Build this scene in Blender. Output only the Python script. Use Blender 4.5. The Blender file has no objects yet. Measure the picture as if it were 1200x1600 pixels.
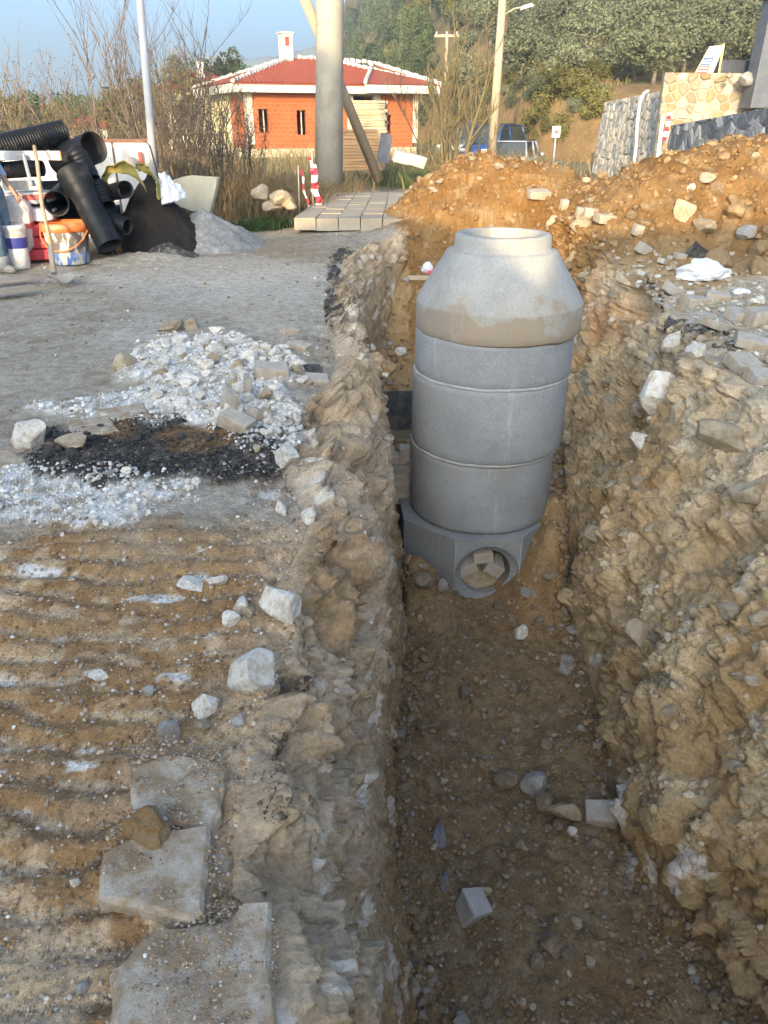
import bpy, bmesh, math, random
import numpy as np
from mathutils import Vector, Matrix, Euler, Quaternion
random.seed(7)
R_ = math.radians
scene = bpy.context.scene
COL = scene.collection

# ------------------------------------------------------------------ camera
CAM_H = 1.6
PITCH = R_(26.9)
FPX = 1200.0
cam_d = bpy.data.cameras.new('camera')
cam_d.sensor_fit = 'VERTICAL'
cam_d.sensor_height = 24.0
cam_d.lens = 24.0 * FPX / 1600.0
cam_d.clip_start = 0.05
cam_d.clip_end = 9000
cam = bpy.data.objects.new('camera', cam_d)
COL.objects.link(cam)
cam.location = (0, 0, CAM_H)
cam.rotation_euler = (math.pi / 2 - PITCH, 0, 0)
scene.camera = cam

# ------------------------------------------------------------------ sky and sun
SUN_EL, SUN_AZ = R_(13.0), R_(12.0)     # light travels forward (+Y) and SUN_AZ to the right
world = bpy.data.worlds.new('World')
scene.world = world
world.use_nodes = True
wn = world.node_tree
bg = wn.nodes['Background']
sky = wn.nodes.new('ShaderNodeTexSky')
sky.sky_type = 'NISHITA'
sky.sun_disc = False
sky.sun_elevation = SUN_EL
sky.sun_rotation = math.pi + SUN_AZ
sky.altitude = 50
sky.air_density = 0.5
sky.dust_density = 5.7
sky.ozone_density = 3.3
wn.links.new(sky.outputs[0], bg.inputs[0])
bg.inputs[1].default_value = 0.15
sun_d = bpy.data.lights.new('sun', 'SUN')
sun_d.energy = 2.0
sun_d.angle = R_(0.5)
sun_d.color = (.92, .69, .45)
sun = bpy.data.objects.new('sun', sun_d)
COL.objects.link(sun)
ldir = Vector((math.sin(SUN_AZ) * math.cos(SUN_EL), math.cos(SUN_AZ) * math.cos(SUN_EL), -math.sin(SUN_EL)))
sun.rotation_euler = ldir.to_track_quat('-Z', 'Y').to_euler()
sun.location = (-5, -30, 20)
vs = scene.view_settings
vs.view_transform = 'Standard'
vs.look = 'None'
vs.gamma = 1.0
vs.use_curve_mapping = False
vs.exposure = 2.25
vs.use_white_balance = True          # the photograph is balanced for the open shade
vs.white_balance_temperature = 7500
vs.white_balance_tint = 2.0
scene.cycles.use_denoising = True
scene.cycles.max_bounces = 6
scene.cycles.diffuse_bounces = 4
scene.cycles.transparent_max_bounces = 8

# ------------------------------------------------------------------ picture <-> place
SP, CP = math.sin(PITCH), math.cos(PITCH)
def ray(px, py):
    a = (px - 600) / FPX
    b = (800 - py) / FPX
    return Vector((a, CP + b * SP, -SP + b * CP))
def at_z(px, py, z=0.0):
    d = ray(px, py)
    t = (z - CAM_H) / d.z
    return Vector((d.x * t, d.y * t, z))
def at_y(px, py, y):
    d = ray(px, py)
    t = y / d.y
    return Vector((d.x * t, y, CAM_H + d.z * t))
def proj(P):
    """world points (n,3) -> picture x, y, depth"""
    x, y, z = P[:, 0], P[:, 1], P[:, 2] - CAM_H
    zc = y * CP - z * SP
    up = y * SP + z * CP
    zs = np.where(zc > 0.05, zc, 0.05)
    px = np.where(zc > 0.05, 600 + FPX * x / zs, -9999)
    py = np.where(zc > 0.05, 800 - FPX * up / zs, -9999)
    return px, py, zc

# ------------------------------------------------------------------ noise
def _h(ix, iy, iz, seed):
    with np.errstate(over='ignore'):
        n = ix.astype(np.uint32) * np.uint32(374761393) + iy.astype(np.uint32) * np.uint32(668265263) + iz.astype(np.uint32) * np.uint32(2147483647) + np.uint32((seed * 1274126177) & 0xffffffff)
        n = (n ^ (n >> np.uint32(13))) * np.uint32(1274126177)
        n = (n ^ (n >> np.uint32(16))) * np.uint32(2246822519)
        n = n ^ (n >> np.uint32(15))
    return n.astype(np.float32) / np.float32(4294967295.0)
def vnoise(P, seed=0):
    P = np.asarray(P, dtype=np.float32)
    f = np.floor(P)
    i = f.astype(np.int32)
    t = P - f
    t = t * t * t * (t * (t * 6 - 15) + 10)
    r = 0
    for dx in (0, 1):
        wx = t[:, 0] if dx else 1 - t[:, 0]
        for dy in (0, 1):
            wy = t[:, 1] if dy else 1 - t[:, 1]
            for dz in (0, 1):
                wz = t[:, 2] if dz else 1 - t[:, 2]
                r = r + wx * wy * wz * _h(i[:, 0] + dx, i[:, 1] + dy, i[:, 2] + dz, seed)
    return r * 2 - 1
def fbm(P, scale, octaves=4, seed=0, gain=0.5, ridged=False):
    P = np.asarray(P, dtype=np.float32) * scale
    a, s, tot = 1.0, 0, 0
    c, sn = 0.8, 0.6
    for o in range(octaves):
        n = vnoise(P + 17.3 * o, seed + o)
        if ridged:
            n = 1 - 2 * np.abs(n)
        s = s + a * n
        tot += a
        a *= gain
        P = np.stack([c * P[:, 0] - sn * P[:, 1], sn * P[:, 0] + c * P[:, 1], P[:, 2]], 1) * 2.03
    return s / tot
def worley(P, scale, seed=0):
    """3D cellular: (distance to nearest point, its random id)"""
    P = np.asarray(P, dtype=np.float32) * scale
    i = np.floor(P).astype(np.int32)
    best = np.full(len(P), 9.0, dtype=np.float32)
    rid = np.zeros(len(P), dtype=np.float32)
    for dx in (-1, 0, 1):
        for dy in (-1, 0, 1):
            for dz in (-1, 0, 1):
                cx, cy, cz = i[:, 0] + dx, i[:, 1] + dy, i[:, 2] + dz
                jx = cx + 0.1 + 0.8 * _h(cx, cy, cz, seed)
                jy = cy + 0.1 + 0.8 * _h(cx, cy, cz, seed + 11)
                jz = cz + 0.1 + 0.8 * _h(cx, cy, cz, seed + 23)
                d = np.sqrt((P[:, 0] - jx) ** 2 + (P[:, 1] - jy) ** 2 + (P[:, 2] - jz) ** 2)
                m = d < best
                best = np.where(m, d, best)
                rid = np.where(m, _h(cx, cy, cz, seed + 31), rid)
    return best, rid
def sstep(a, b, x):
    t = np.clip((x - a) / (b - a), 0, 1)
    return t * t * (3 - 2 * t)

# ------------------------------------------------------------------ scene bookkeeping
def link(o, parent=None):
    COL.objects.link(o)
    if parent is not None:
        o.parent = parent
    return o
def tag(o, label=None, cat=None, group=None, kind=None):
    if label: o['label'] = label
    if cat: o['category'] = cat
    if group: o['group'] = group
    if kind: o['kind'] = kind
    return o
def empty(name, loc=(0, 0, 0), rot=(0, 0, 0)):
    o = bpy.data.objects.new(name, None)
    o.empty_display_size = 0.1
    o.location = loc
    o.rotation_euler = rot
    return link(o)
def np_mesh(name, V, F, smooth=True, mat=None, col=None):
    """V (n,3), F (m,3|4) -> mesh data; col (n,3) goes to the colour attribute 'col'"""
    V = np.ascontiguousarray(V, dtype=np.float32)
    F = np.ascontiguousarray(F, dtype=np.int32)
    k = F.shape[1]
    me = bpy.data.meshes.new(name)
    me.vertices.add(len(V))
    me.vertices.foreach_set('co', V.ravel())
    me.loops.add(F.size)
    me.loops.foreach_set('vertex_index', F.ravel())
    me.polygons.add(len(F))
    me.polygons.foreach_set('loop_start', np.arange(0, F.size, k, dtype=np.int32))
    me.update(calc_edges=True)
    me.polygons.foreach_set('use_smooth', np.full(len(F), smooth, dtype=bool))
    if col is not None:
        ca = me.color_attributes.new('col', 'FLOAT_COLOR', 'POINT')
        c4 = np.ones((len(V), 4), dtype=np.float32)
        c4[:, :3] = col
        ca.data.foreach_set('color', c4.ravel())
    if mat: me.materials.append(mat)
    return me
def mobj(name, me, parent=None, loc=None, rot=None, scale=None):
    o = bpy.data.objects.new(name, me)
    if loc is not None: o.location = loc
    if rot is not None: o.rotation_euler = rot
    if scale is not None: o.scale = scale
    return link(o, parent)

class MB:
    """collects shapes into one mesh"""
    def __init__(s):
        s.v, s.f, s.sm = [], [], []
    def add(s, vs, fs, smooth=False):
        n = len(s.v)
        s.v += [tuple(v) for v in vs]
        s.f += [tuple(i + n for i in f) for f in fs]
        s.sm += [smooth] * len(fs)
        return s
    def box(s, c, size, rot=None, taper=1.0, jit=0.0):
        hx, hy, hz = size[0] / 2, size[1] / 2, size[2] / 2
        M = Euler(rot).to_matrix() if rot is not None else Matrix.Identity(3)
        vs = []
        for z in (-1, 1):
            k = taper if z > 0 else 1
            for x, y in ((-1, -1), (1, -1), (1, 1), (-1, 1)):
                p = Vector((x * hx * k, y * hy * k, z * hz))
                if jit: p += Vector((random.uniform(-jit, jit), random.uniform(-jit, jit), random.uniform(-jit, jit)))
                vs.append(Vector(c) + M @ p)
        return s.add(vs, [(3, 2, 1, 0), (4, 5, 6, 7), (0, 1, 5, 4), (1, 2, 6, 5), (2, 3, 7, 6), (3, 0, 4, 7)])
    def ring_frame(s, d):
        d = Vector(d).normalized()
        u = d.cross(Vector((0, 0, 1)))
        if u.length < 1e-3: u = Vector((1, 0, 0))
        u.normalize()
        return u, u.cross(d).normalized() * -1
    def cyl(s, p0, p1, r0, r1=None, n=12, caps=True, smooth=True):
        if r1 is None: r1 = r0
        p0, p1 = Vector(p0), Vector(p1)
        u, w = s.ring_frame(p1 - p0)
        vs = []
        for p, r in ((p0, r0), (p1, r1)):
            for i in range(n):
                a = 2 * math.pi * i / n
                vs.append(p + (u * math.cos(a) + w * math.sin(a)) * r)
        s.add(vs, [(i, (i + 1) % n, n + (i + 1) % n, n + i) for i in range(n)], smooth)
        if caps:
            b = len(s.v) - 2 * n
            s.f += [tuple(b + i for i in reversed(range(n))), tuple(b + n + i for i in range(n))]
            s.sm += [False, False]
        return s
    def tube(s, pts, rs, n=6, caps=True, smooth=True):
        pts = [Vector(p) for p in pts]
        if not hasattr(rs, '__len__'): rs = [rs] * len(pts)
        vs = []
        u = None
        for i, p in enumerate(pts):
            d = (pts[min(i + 1, len(pts) - 1)] - pts[max(i - 1, 0)]).normalized()
            if u is None:
                u = s.ring_frame(d)[0]
            else:
                u = (u - d * u.dot(d)).normalized()
            w = d.cross(u)
            for k in range(n):
                a = 2 * math.pi * k / n
                vs.append(p + (u * math.cos(a) + w * math.sin(a)) * rs[i])
        fs = []
        for i in range(len(pts) - 1):
            for k in range(n):
                fs.append((i * n + k, i * n + (k + 1) % n, (i + 1) * n + (k + 1) % n, (i + 1) * n + k))
        s.add(vs, fs, smooth)
        if caps:
            b = len(s.v) - len(pts) * n
            s.f += [tuple(b + i for i in reversed(range(n))), tuple(b + (len(pts) - 1) * n + i for i in range(n))]
            s.sm += [False, False]
        return s
    def lathe(s, prof, n=48, smooth=True, M=None, closed=False):
        """profile of (r, z)"""
        vs = []
        for r, z in prof:
            for i in range(n):
                a = 2 * math.pi * i / n
                p = Vector((r * math.cos(a), r * math.sin(a), z))
                vs.append(M @ p if M else p)
        m = len(prof)
        fs = []
        for j in range(m if closed else m - 1):
            for i in range(n):
                a, b = j * n, ((j + 1) % m) * n
                fs.append((a + i, a + (i + 1) % n, b + (i + 1) % n, b + i))
        return s.add(vs, fs, smooth)
    def prism(s, poly, p_axis, smooth=False):
        """closed polygon (list of Vector) extruded by vector"""
        n = len(poly)
        a = Vector(p_axis)
        vs = [Vector(p) for p in poly] + [Vector(p) + a for p in poly]
        fs = [tuple(reversed(range(n))), tuple(n + i for i in range(n))] + [(i, (i + 1) % n, n + (i + 1) % n, n + i) for i in range(n)]
        return s.add(vs, fs, smooth)
    def mesh(s, name, mat=None):
        me = bpy.data.meshes.new(name)
        me.from_pydata(s.v, [], s.f)
        bm = bmesh.new()
        bm.from_mesh(me)
        bmesh.ops.recalc_face_normals(bm, faces=bm.faces)
        bm.to_mesh(me)
        bm.free()
        me.polygons.foreach_set('use_smooth', s.sm)
        if mat: me.materials.append(mat)
        return me
    def build(s, name, mat=None, parent=None, bevel=0, **kw):
        o = mobj(name, s.mesh(name, mat), parent, **kw)
        if bevel:
            b = o.modifiers.new('bevel', 'BEVEL')
            b.width = bevel
            b.segments = 2
            b.limit_method = 'ANGLE'
        return o

# ------------------------------------------------------------------ materials
def new_mat(name):
    m = bpy.data.materials.new(name)
    m.use_nodes = True
    nt = m.node_tree
    return m, nt, nt.nodes['Principled BSDF']
def N(nt, typ, **kw):
    n = nt.nodes.new(typ)
    for k, v in kw.items():
        if k.startswith('in_'):
            n.inputs[k[3:].replace('_', ' ')].default_value = v
        elif isinstance(k, str) and hasattr(n, k):
            setattr(n, k, v)
    return n
def ramp(nt, stops):
    r = nt.nodes.new('ShaderNodeValToRGB')
    e = r.color_ramp.elements
    while len(e) > 1: e.remove(e[-1])
    for i, (p, c) in enumerate(stops):
        x = e[0] if i == 0 else e.new(p)
        x.position = p
        x.color = (c[0], c[1], c[2], 1) if hasattr(c, '__len__') else (c, c, c, 1)
    return r
def mixc(nt, fac, a, b, mode='MIX'):
    m = nt.nodes.new('ShaderNodeMix')
    m.data_type = 'RGBA'
    m.blend_type = mode
    for sock, v in ((m.inputs[0], fac), (m.inputs[6], a), (m.inputs[7], b)):
        if hasattr(v, 'is_linked') or hasattr(v, 'links'):
            nt.links.new(v, sock)
        elif hasattr(v, '__len__'):
            sock.default_value = (v[0], v[1], v[2], 1)
        else:
            sock.default_value = v
    return m.outputs[2]
def noise_node(nt, scale, detail=5, rough=0.6, coord='Object', dist=0.0, stretch=None):
    tc = nt.nodes.new('ShaderNodeTexCoord')
    n = nt.nodes.new('ShaderNodeTexNoise')
    n.inputs['Scale'].default_value = scale
    n.inputs['Detail'].default_value = detail
    n.inputs['Roughness'].default_value = rough
    n.inputs['Distortion'].default_value = dist
    if stretch:
        mp = nt.nodes.new('ShaderNodeMapping')
        mp.inputs['Scale'].default_value = stretch
        nt.links.new(tc.outputs[coord], mp.inputs[0])
        nt.links.new(mp.outputs[0], n.inputs['Vector'])
    else:
        nt.links.new(tc.outputs[coord], n.inputs['Vector'])
    return n
def add_bump(nt, bsdf, height, strength=0.4, dist=0.01, prev=None):
    b = nt.nodes.new('ShaderNodeBump')
    b.inputs['Strength'].default_value = strength
    b.inputs['Distance'].default_value = dist
    nt.links.new(height, b.inputs['Height'])
    if prev is not None: nt.links.new(prev, b.inputs['Normal'])
    nt.links.new(b.outputs[0], bsdf.inputs['Normal'])
    return b.outputs[0]
def plain(name, c, c2=None, scale=8, rough=0.8, bump=0.3, bdist=0.01, metallic=0, dirt=None, dirt_amt=0.5, dscale=3, coord='Object', fine=None, vary=0.0, spec=0.5, stretch=None):
    """two-tone mottled surface, optional dirt patches, fine bump, optional per-object variation"""
    m, nt, b = new_mat(name)
    c2 = c2 or tuple(min(1, x * 1.35 + 0.01) for x in c)
    n = noise_node(nt, scale, 6, 0.65, coord, stretch=stretch)
    r = ramp(nt, [(0.32, 0.0), (0.68, 1.0)])
    nt.links.new(n.outputs[0], r.inputs[0])
    out = mixc(nt, r.outputs[0], c, c2)
    if dirt:
        n2 = noise_node(nt, dscale, 7, 0.7, coord, dist=0.4)
        r2 = ramp(nt, [(0.5 - 0.12 + (0.5 - dirt_amt) * 0.5, 0.0), (0.5 + 0.10 + (0.5 - dirt_amt) * 0.5, 1.0)])
        nt.links.new(n2.outputs[0], r2.inputs[0])
        out = mixc(nt, r2.outputs[0], out, dirt)
    if vary:
        oi = nt.nodes.new('ShaderNodeObjectInfo')
        hs = nt.nodes.new('ShaderNodeHueSaturation')
        mr = nt.nodes.new('ShaderNodeMapRange')
        mr.inputs[3].default_value = 1 - vary
        mr.inputs[4].default_value = 1 + vary
        nt.links.new(oi.outputs['Random'], mr.inputs[0])
        nt.links.new(mr.outputs[0], hs.inputs['Value'])
        nt.links.new(out, hs.inputs['Color'])
        out = hs.outputs[0]
    nt.links.new(out, b.inputs['Base Color'])
    b.inputs['Roughness'].default_value = rough
    b.inputs['Metallic'].default_value = metallic
    b.inputs['Specular IOR Level'].default_value = spec
    if bump:
        n3 = noise_node(nt, fine or scale * 5, 6, 0.7, coord)
        add_bump(nt, b, n3.outputs[0], bump, bdist)
    return m
def earth(name, fscale=60, bump=0.6, bdist=0.012, var=0.35, rough=0.95, vor=0.0):
    """surface whose colour is the mesh's 'col' attribute with grain and relief on top"""
    m, nt, b = new_mat(name)
    at = nt.nodes.new('ShaderNodeAttribute')
    at.attribute_name = 'col'
    n1 = noise_node(nt, fscale, 8, 0.72)
    n2 = noise_node(nt, fscale * 0.17, 6, 0.65)
    r1 = ramp(nt, [(0.25, 1 - var), (0.5, 1.0), (0.78, 1 + var)])
    nt.links.new(n1.outputs[0], r1.inputs[0])
    r2 = ramp(nt, [(0.3, 1 - var * 0.6), (0.7, 1 + var * 0.5)])
    nt.links.new(n2.outputs[0], r2.inputs[0])
    o = mixc(nt, 1.0, at.outputs[0], r1.outputs[0], 'MULTIPLY')
    o = mixc(nt, 1.0, o, r2.outputs[0], 'MULTIPLY')
    nt.links.new(o, b.inputs['Base Color'])
    b.inputs['Roughness'].default_value = rough
    b.inputs['Specular IOR Level'].default_value = 0.15
    p = add_bump(nt, b, n1.outputs[0], bump, bdist)
    p = add_bump(nt, b, n2.outputs[0], bump * 0.8, bdist * 3.5, p)
    if vor:
        tc = nt.nodes.new('ShaderNodeTexCoord')
        v = nt.nodes.new('ShaderNodeTexVoronoi')
        v.inputs['Scale'].default_value = vor
        nt.links.new(tc.outputs['Object'], v.inputs['Vector'])
        inv = nt.nodes.new('ShaderNodeMath')
        inv.operation = 'SUBTRACT'
        inv.inputs[0].default_value = 1.0
        nt.links.new(v.outputs['Distance'], inv.inputs[1])
        add_bump(nt, b, inv.outputs[0], 0.45, 0.012, p)
    return m

# ================================================================== TERRAIN: road, trench, spoil heaps
def knots(y, pts):
    a = np.array(pts, dtype=np.float64)
    return np.interp(y, a[:, 0], a[:, 1])
def rim_l(y): return knots(y, [(-4, -.3), (.5, -.26), (1.0, -.24), (1.12, -.25), (1.2, -.36), (1.5, -.40), (1.8, -.37), (2.2, -.29), (2.6, -.34), (3.0, -.31), (3.35, -.42), (3.6, -.5), (4.0, -.48), (4.4, -.52), (4.7, -.50), (5.1, -.38), (5.6, -.34), (6.3, -.44), (7, -.50), (8.5, -.53), (10.2, -.5), (11.2, -.2), (12.2, .25), (14, .6), (20, .6)])
def shou_l(y): return knots(y, [(-4, -.12), (.7, -.13), (1.5, -.16), (2.5, -.13), (3.2, -.05), (4, -.02), (5, -.02), (6, -.08), (7, -.2), (8, -.3), (10, -.3), (11.2, 0), (12.2, .4), (14, .8), (20, .8)])
def flo_l(y): return knots(y, [(-4, .15), (1.5, .14), (2, .125), (2.7, .05), (3.4, .0), (4, .09), (5.4, .14), (7, 0.06), (8.5, -.1), (10, -.05), (11.2, .2), (12.2, .6), (14, .9), (20, .9)])
def flo_r(y): return knots(y, [(-4, 1.6), (1.6, 1.66), (2.0, 1.64), (2.4, 1.52), (2.75, 1.35), (3.2, 1.36), (4, 1.44), (5.4, 1.50), (6.3, 1.66), (7.4, 1.86), (8.4, 1.9), (10, 1.9), (12, 1.8), (14, 1.6), (20, 1.6)])
def rim_r(y): return knots(y, [(-4, 2.3), (3, 2.42), (4.6, 2.5), (5.3, 2.55), (5.9, 2.42), (6.3, 2.5), (6.9, 2.66), (7.6, 2.72), (8.2, 2.78), (9.2, 2.72), (10.3, 2.6), (11.5, 2.45), (12.5, 2.4), (14, 2.2), (20, 2.2)])
def depth(y): return knots(y, [(-4, 0), (-3.4, 0), (-3.0, 1.7), (-2.5, 1.9), (5.2, 1.92), (5.9, 1.75), (6.6, 1.55), (8, 1.45), (9.3, 1.3), (10.2, 1.0), (11.2, .45), (12.2, 0.0), (20, 0)])

HEAPS = [  # cx, cy, rx, ry, height, which heap
    (1.25, 13.4, 1.0, 1.1, .88, 0), (1.9, 13.1, 1.0, 1.2, 1.0, 0), (.75, 13.0, .7, .9, .5, 0), (2.6, 12.6, .9, 1.1, .86, 0), (3.1, 11.9, .75, .9, .80, 1),
    (3.55, 10.9, 1.05, 1.15, .98, 1), (4.3, 11.2, 1.1, 1.35, 1.12, 1), (5.1, 11.0, 1.2, 1.5, 1.36, 1), (6.4, 10.8, 1.5, 1.6, 1.42, 1), (8.2, 10.8, 2.0, 1.9, 1.5, 1), (10.4, 10.8, 2.0, 1.9, 1.4, 1)]
def heap_h(x, y, wh=None):
    s = 0
    for cx, cy, rx, ry, H, k in HEAPS:
        if wh is not None and k != wh: continue
        r2 = ((x - cx) / rx) ** 2 + ((y - cy) / ry) ** 2
        s = s + (H * np.exp(-r2 ** 1.1)) ** 4
    return s ** 0.25
def top_h(x, y, detail=True):
    sh = x.shape
    P = np.stack([x.ravel(), y.ravel(), np.zeros(x.size)], 1)
    h = fbm(P, 0.5, 2, 5).reshape(sh) * 0.05
    hp = heap_h(x, y)
    h = h * sstep(0.6, 2.5, np.abs(y) + 0.3) + hp
    # the road rises a little towards the pavement beyond the trench
    h = h + 0.10 * sstep(7, 13, y) * (x < 20)
    return h

ny1 = 46
ys = np.concatenate([np.linspace(-4, 0.5, ny1, endpoint=False), 0.5 * np.exp(np.linspace(0, math.log(19.0 / 0.5), 640))])
NA, NB, NC, ND, NE = 300, 150, 170, 220, 170
NX = NA + NB + NC + ND + NE
def XL(y): return -(2.6 + 0.78 * np.maximum(y, 0))
def XR(y): return 4.6 + 0.62 * np.maximum(y, 0)
Yg = np.repeat(ys[:, None], NX, 1)
Xg = np.zeros_like(Yg); Zg = np.zeros_like(Yg); SEG = np.zeros(NX, dtype=int); TT = np.zeros_like(Yg)
# edges of the trench wander a little
wob = np.stack([ys * 1.0, ys * 0 + 3, ys * 0], 1)
wl = fbm(wob, 2.2, 4, 41) * 0.05
wr = fbm(wob, 1.8, 4, 43) * 0.09
act = sstep(0, .3, depth(ys))
rl, sl, fl, fr, rr = rim_l(ys) + wl * act, shou_l(ys) + fbm(wob, 1.6, 3, 44) * .04 * act, flo_l(ys), flo_r(ys), rim_r(ys) + wr * act
dp = depth(ys)
# A left ground
t = np.linspace(0, 1, NA) ** 1.0
tA = 1 - (1 - t) ** 1.9 if False else t
cA = (1 - np.linspace(0, 1, NA)) ** 1.9          # 1 .. 0 measured away from the rim
Xg[:, :NA] = rl[:, None] - (rl - XL(ys))[:, None] * cA[None, :]
SEG[:NA] = 0
s0, s1, s2, s3 = NA, NA + NB, NA + NB + NC, NA + NB + NC + ND
# E right ground
cE = np.linspace(0, 1, NE + 1)[1:] ** 1.6
Xg[:, s3:] = rr[:, None] + (XR(ys) - rr)[:, None] * cE[None, :]
SEG[s3:] = 4
# B left wall
tB = np.linspace(0, 1, NB + 1)[1:]
for j, tt in enumerate(tB):
    i = s0 + j
    Xg[:, i] = np.where(tt < .18, rl + (sl - rl) * (tt / .18) * .55, np.where(tt < .38, rl + (sl - rl) * (.55 + .45 * (tt - .18) / .20), sl + (fl - sl) * np.clip((tt - .38) / .62, 0, 1) ** 1.15))
    TT[:, i] = tt
SEG[s0:s1] = 1
zprofB = lambda tt: np.interp(tt, [0, .18, .38, .7, 1], [0, .10, .33, .68, 1.0])
# C floor
tC = np.linspace(0, 1, NC + 1)[1:]
Xg[:, s1:s2] = fl[:, None] + (fr - fl)[:, None] * tC[None, :]
TT[:, s1:s2] = tC[None, :]
SEG[s1:s2] = 2
# D right wall, floor to rim
tD = np.linspace(0, 1, ND + 1)[1:]
profx = lambda tt: np.interp(tt, [0, .25, .5, .75, .93, 1], [0, .14, .36, .66, .96, 1.0])
profz = lambda tt: np.interp(tt, [0, .25, .5, .75, .93, 1], [1, .74, .50, .26, .06, 0.0])
stx = lambda tt: np.interp(tt, [0, .25, .5, .75, .93, 1], [0, .34, .66, .86, .97, 1.0])
stz = lambda tt: np.interp(tt, [0, .25, .5, .75, .93, 1], [1, .82, .62, .34, .09, 0.0])
steep = sstep(5.0, 6.3, ys)[:, None]
Xg[:, s2:s3] = fr[:, None] + (rr - fr)[:, None] * (profx(tD)[None, :] * (1 - steep) + stx(tD)[None, :] * steep)
TT[:, s2:s3] = tD[None, :]
SEG[s2:s3] = 3
SEGG = np.repeat(SEG[None, :], len(ys), 0)
H = top_h(Xg, Yg)
D = dp[:, None]
frac = np.zeros_like(Yg)
frac[:, s0:s1] = zprofB(tB)[None, :]
frac[:, s1:s2] = 1
frac[:, s2:s3] = profz(tD)[None, :] * (1 - steep) + stz(tD)[None, :] * steep
flat = np.clip(1 - D / 0.9, 0, 1)
topB = H[:, s0 - 1][:, None]
topD = H[:, s3][:, None]
Zg = H.copy()
Zg[:, s0:s1] = topB * (1 - frac[:, s0:s1]) * (1 - flat) + H[:, s0:s1] * flat - D * frac[:, s0:s1]
Zg[:, s1:s2] = H[:, s1:s2] * flat - D
Zg[:, s2:s3] = topD * (1 - frac[:, s2:s3]) * (1 - flat) + H[:, s2:s3] * flat - D * frac[:, s2:s3]
# blend the rows of mounds into walls at the far end: soften with a few passes
P0 = np.stack([Xg, Yg, Zg], 2)
def normals(P):
    du = np.gradient(P, axis=1)
    dv = np.gradient(P, axis=0)
    n = np.cross(du, dv)
    l = np.linalg.norm(n, axis=2, keepdims=True)
    n = n / np.maximum(l, 1e-9)
    return np.where(n[:, :, 2:3] < -0.3, -n, n)
Nr = normals(P0)
flatP = P0.reshape(-1, 3)
seg = SEGG.ravel()
tt = TT.ravel()
px0, py0, zc0 = proj(flatP)
X0, Y0, Z0 = flatP[:, 0], flatP[:, 1], flatP[:, 2]
hp0 = heap_h(X0, Y0)
hp_a, hp_b = heap_h(X0, Y0, 0), heap_h(X0, Y0, 1)
dflat = np.repeat(dp[:, None], NX, 1).ravel()
inwall = sstep(0.05, .5, dflat)
disp = np.zeros(len(flatP), dtype=np.float32)
def dome(w, r):
    return np.sqrt(np.clip(1 - (w / r) ** 2, 0, 1)) * r * .6
def on(mask, fn):
    idx = np.nonzero(mask)[0]
    disp[idx] += fn(flatP[idx], idx)
def blob(cx, cy, rx, ry, w=0.25, seed=3):
    """soft-edged patch at a place seen at (cx, cy)"""
    n = NZ(seed)
    r = ((px0 - cx) / rx) ** 2 + ((py0 - cy) / ry) ** 2
    return sstep(1 + w, 1 - w, r + 0.9 * n)
_nz = {}
def NZ(seed, scale=5.0, octv=4):
    k = (seed, scale, octv)
    if k not in _nz: _nz[k] = fbm(flatP, scale, octv, seed)
    return _nz[k]

farrow = (Y0 > 11.0)
A, B_, C_, D_, E_ = (seg == 0), (seg == 1), (seg == 2), (seg == 3), (seg == 4)
# --- left ground: caterpillar track ridges near the camera, rougher rim, smooth dusty road farther away
track = sstep(3.15, 2.75, Y0 + 0.15 * NZ(3)) * A
ph = Y0 / 0.128 + 0.9 * NZ(51, 1.3, 2) + 0.42 * NZ(52, 5.0, 4) - X0 * 0.25
saw = ph - np.floor(ph)
ridge = np.where(saw < .62, np.sin(np.pi * saw / .62) ** 0.8, -0.35 * np.sin(np.pi * (saw - .62) / .38))
rimd = np.where(A, np.repeat(rl[:, None], NX, 1).ravel() - X0, 0)      # distance from the rim, left ground
ridge_amp = 0.017 * track * sstep(0.0, 0.30, rimd) * np.clip(.62 + 1.15 * NZ(53, 2.2, 4), .06, 1.25)
disp += (ridge * ridge_amp).astype(np.float32)
def fA(p, i):
    near = sstep(3.6, 2.8, p[:, 1])
    rim = sstep(.45, .0, rimd[i])
    d = fbm(p, 3.0, 3, 61) * (.008 + .018 * near)
    d += fbm(p, 16, 4, 62) * (.004 + .006 * near + .012 * rim)
    d += fbm(p, 70, 3, 63) * (.0018 + .0055 * near)
    d += fbm(p, 30, 4, 65, ridged=True) * .005 * near
    d -= .05 * rim ** 2 * (fbm(p, 4, 3, 64) * .5 + .5) * sstep(0, .3, dflat[i])
    return d
on(A, fA)
# loose heaps on the left ground: white rubble, asphalt crumbs
m_rub = np.maximum(blob(330, 590, 130, 62, .35, 7), blob(400, 650, 70, 60, .35, 7)) * A
m_rub2 = np.maximum(blob(110, 775, 190, 42, .35, 8), blob(250, 640, 170, 26, .3, 8)) * A
m_asp = np.maximum(np.maximum(blob(190, 705, 150, 48, .3, 9), blob(370, 715, 85, 38, .3, 9)), blob(100, 720, 60, 30, .3, 9)) * A
m_brn = np.maximum(blob(310, 690, 60, 22, .3, 10), blob(175, 672, 40, 18, .3, 10)) * A
disp += (m_rub * .04 + m_rub2 * .012 + m_asp * .02).astype(np.float32)
on(A & (m_rub + m_asp + m_rub2 > .05), lambda p, i: np.clip(m_rub[i] + m_asp[i] * .5 + m_rub2[i] * .5, 0, 1) * (fbm(p, 14, 3, 66, ridged=True) * .016))
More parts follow.
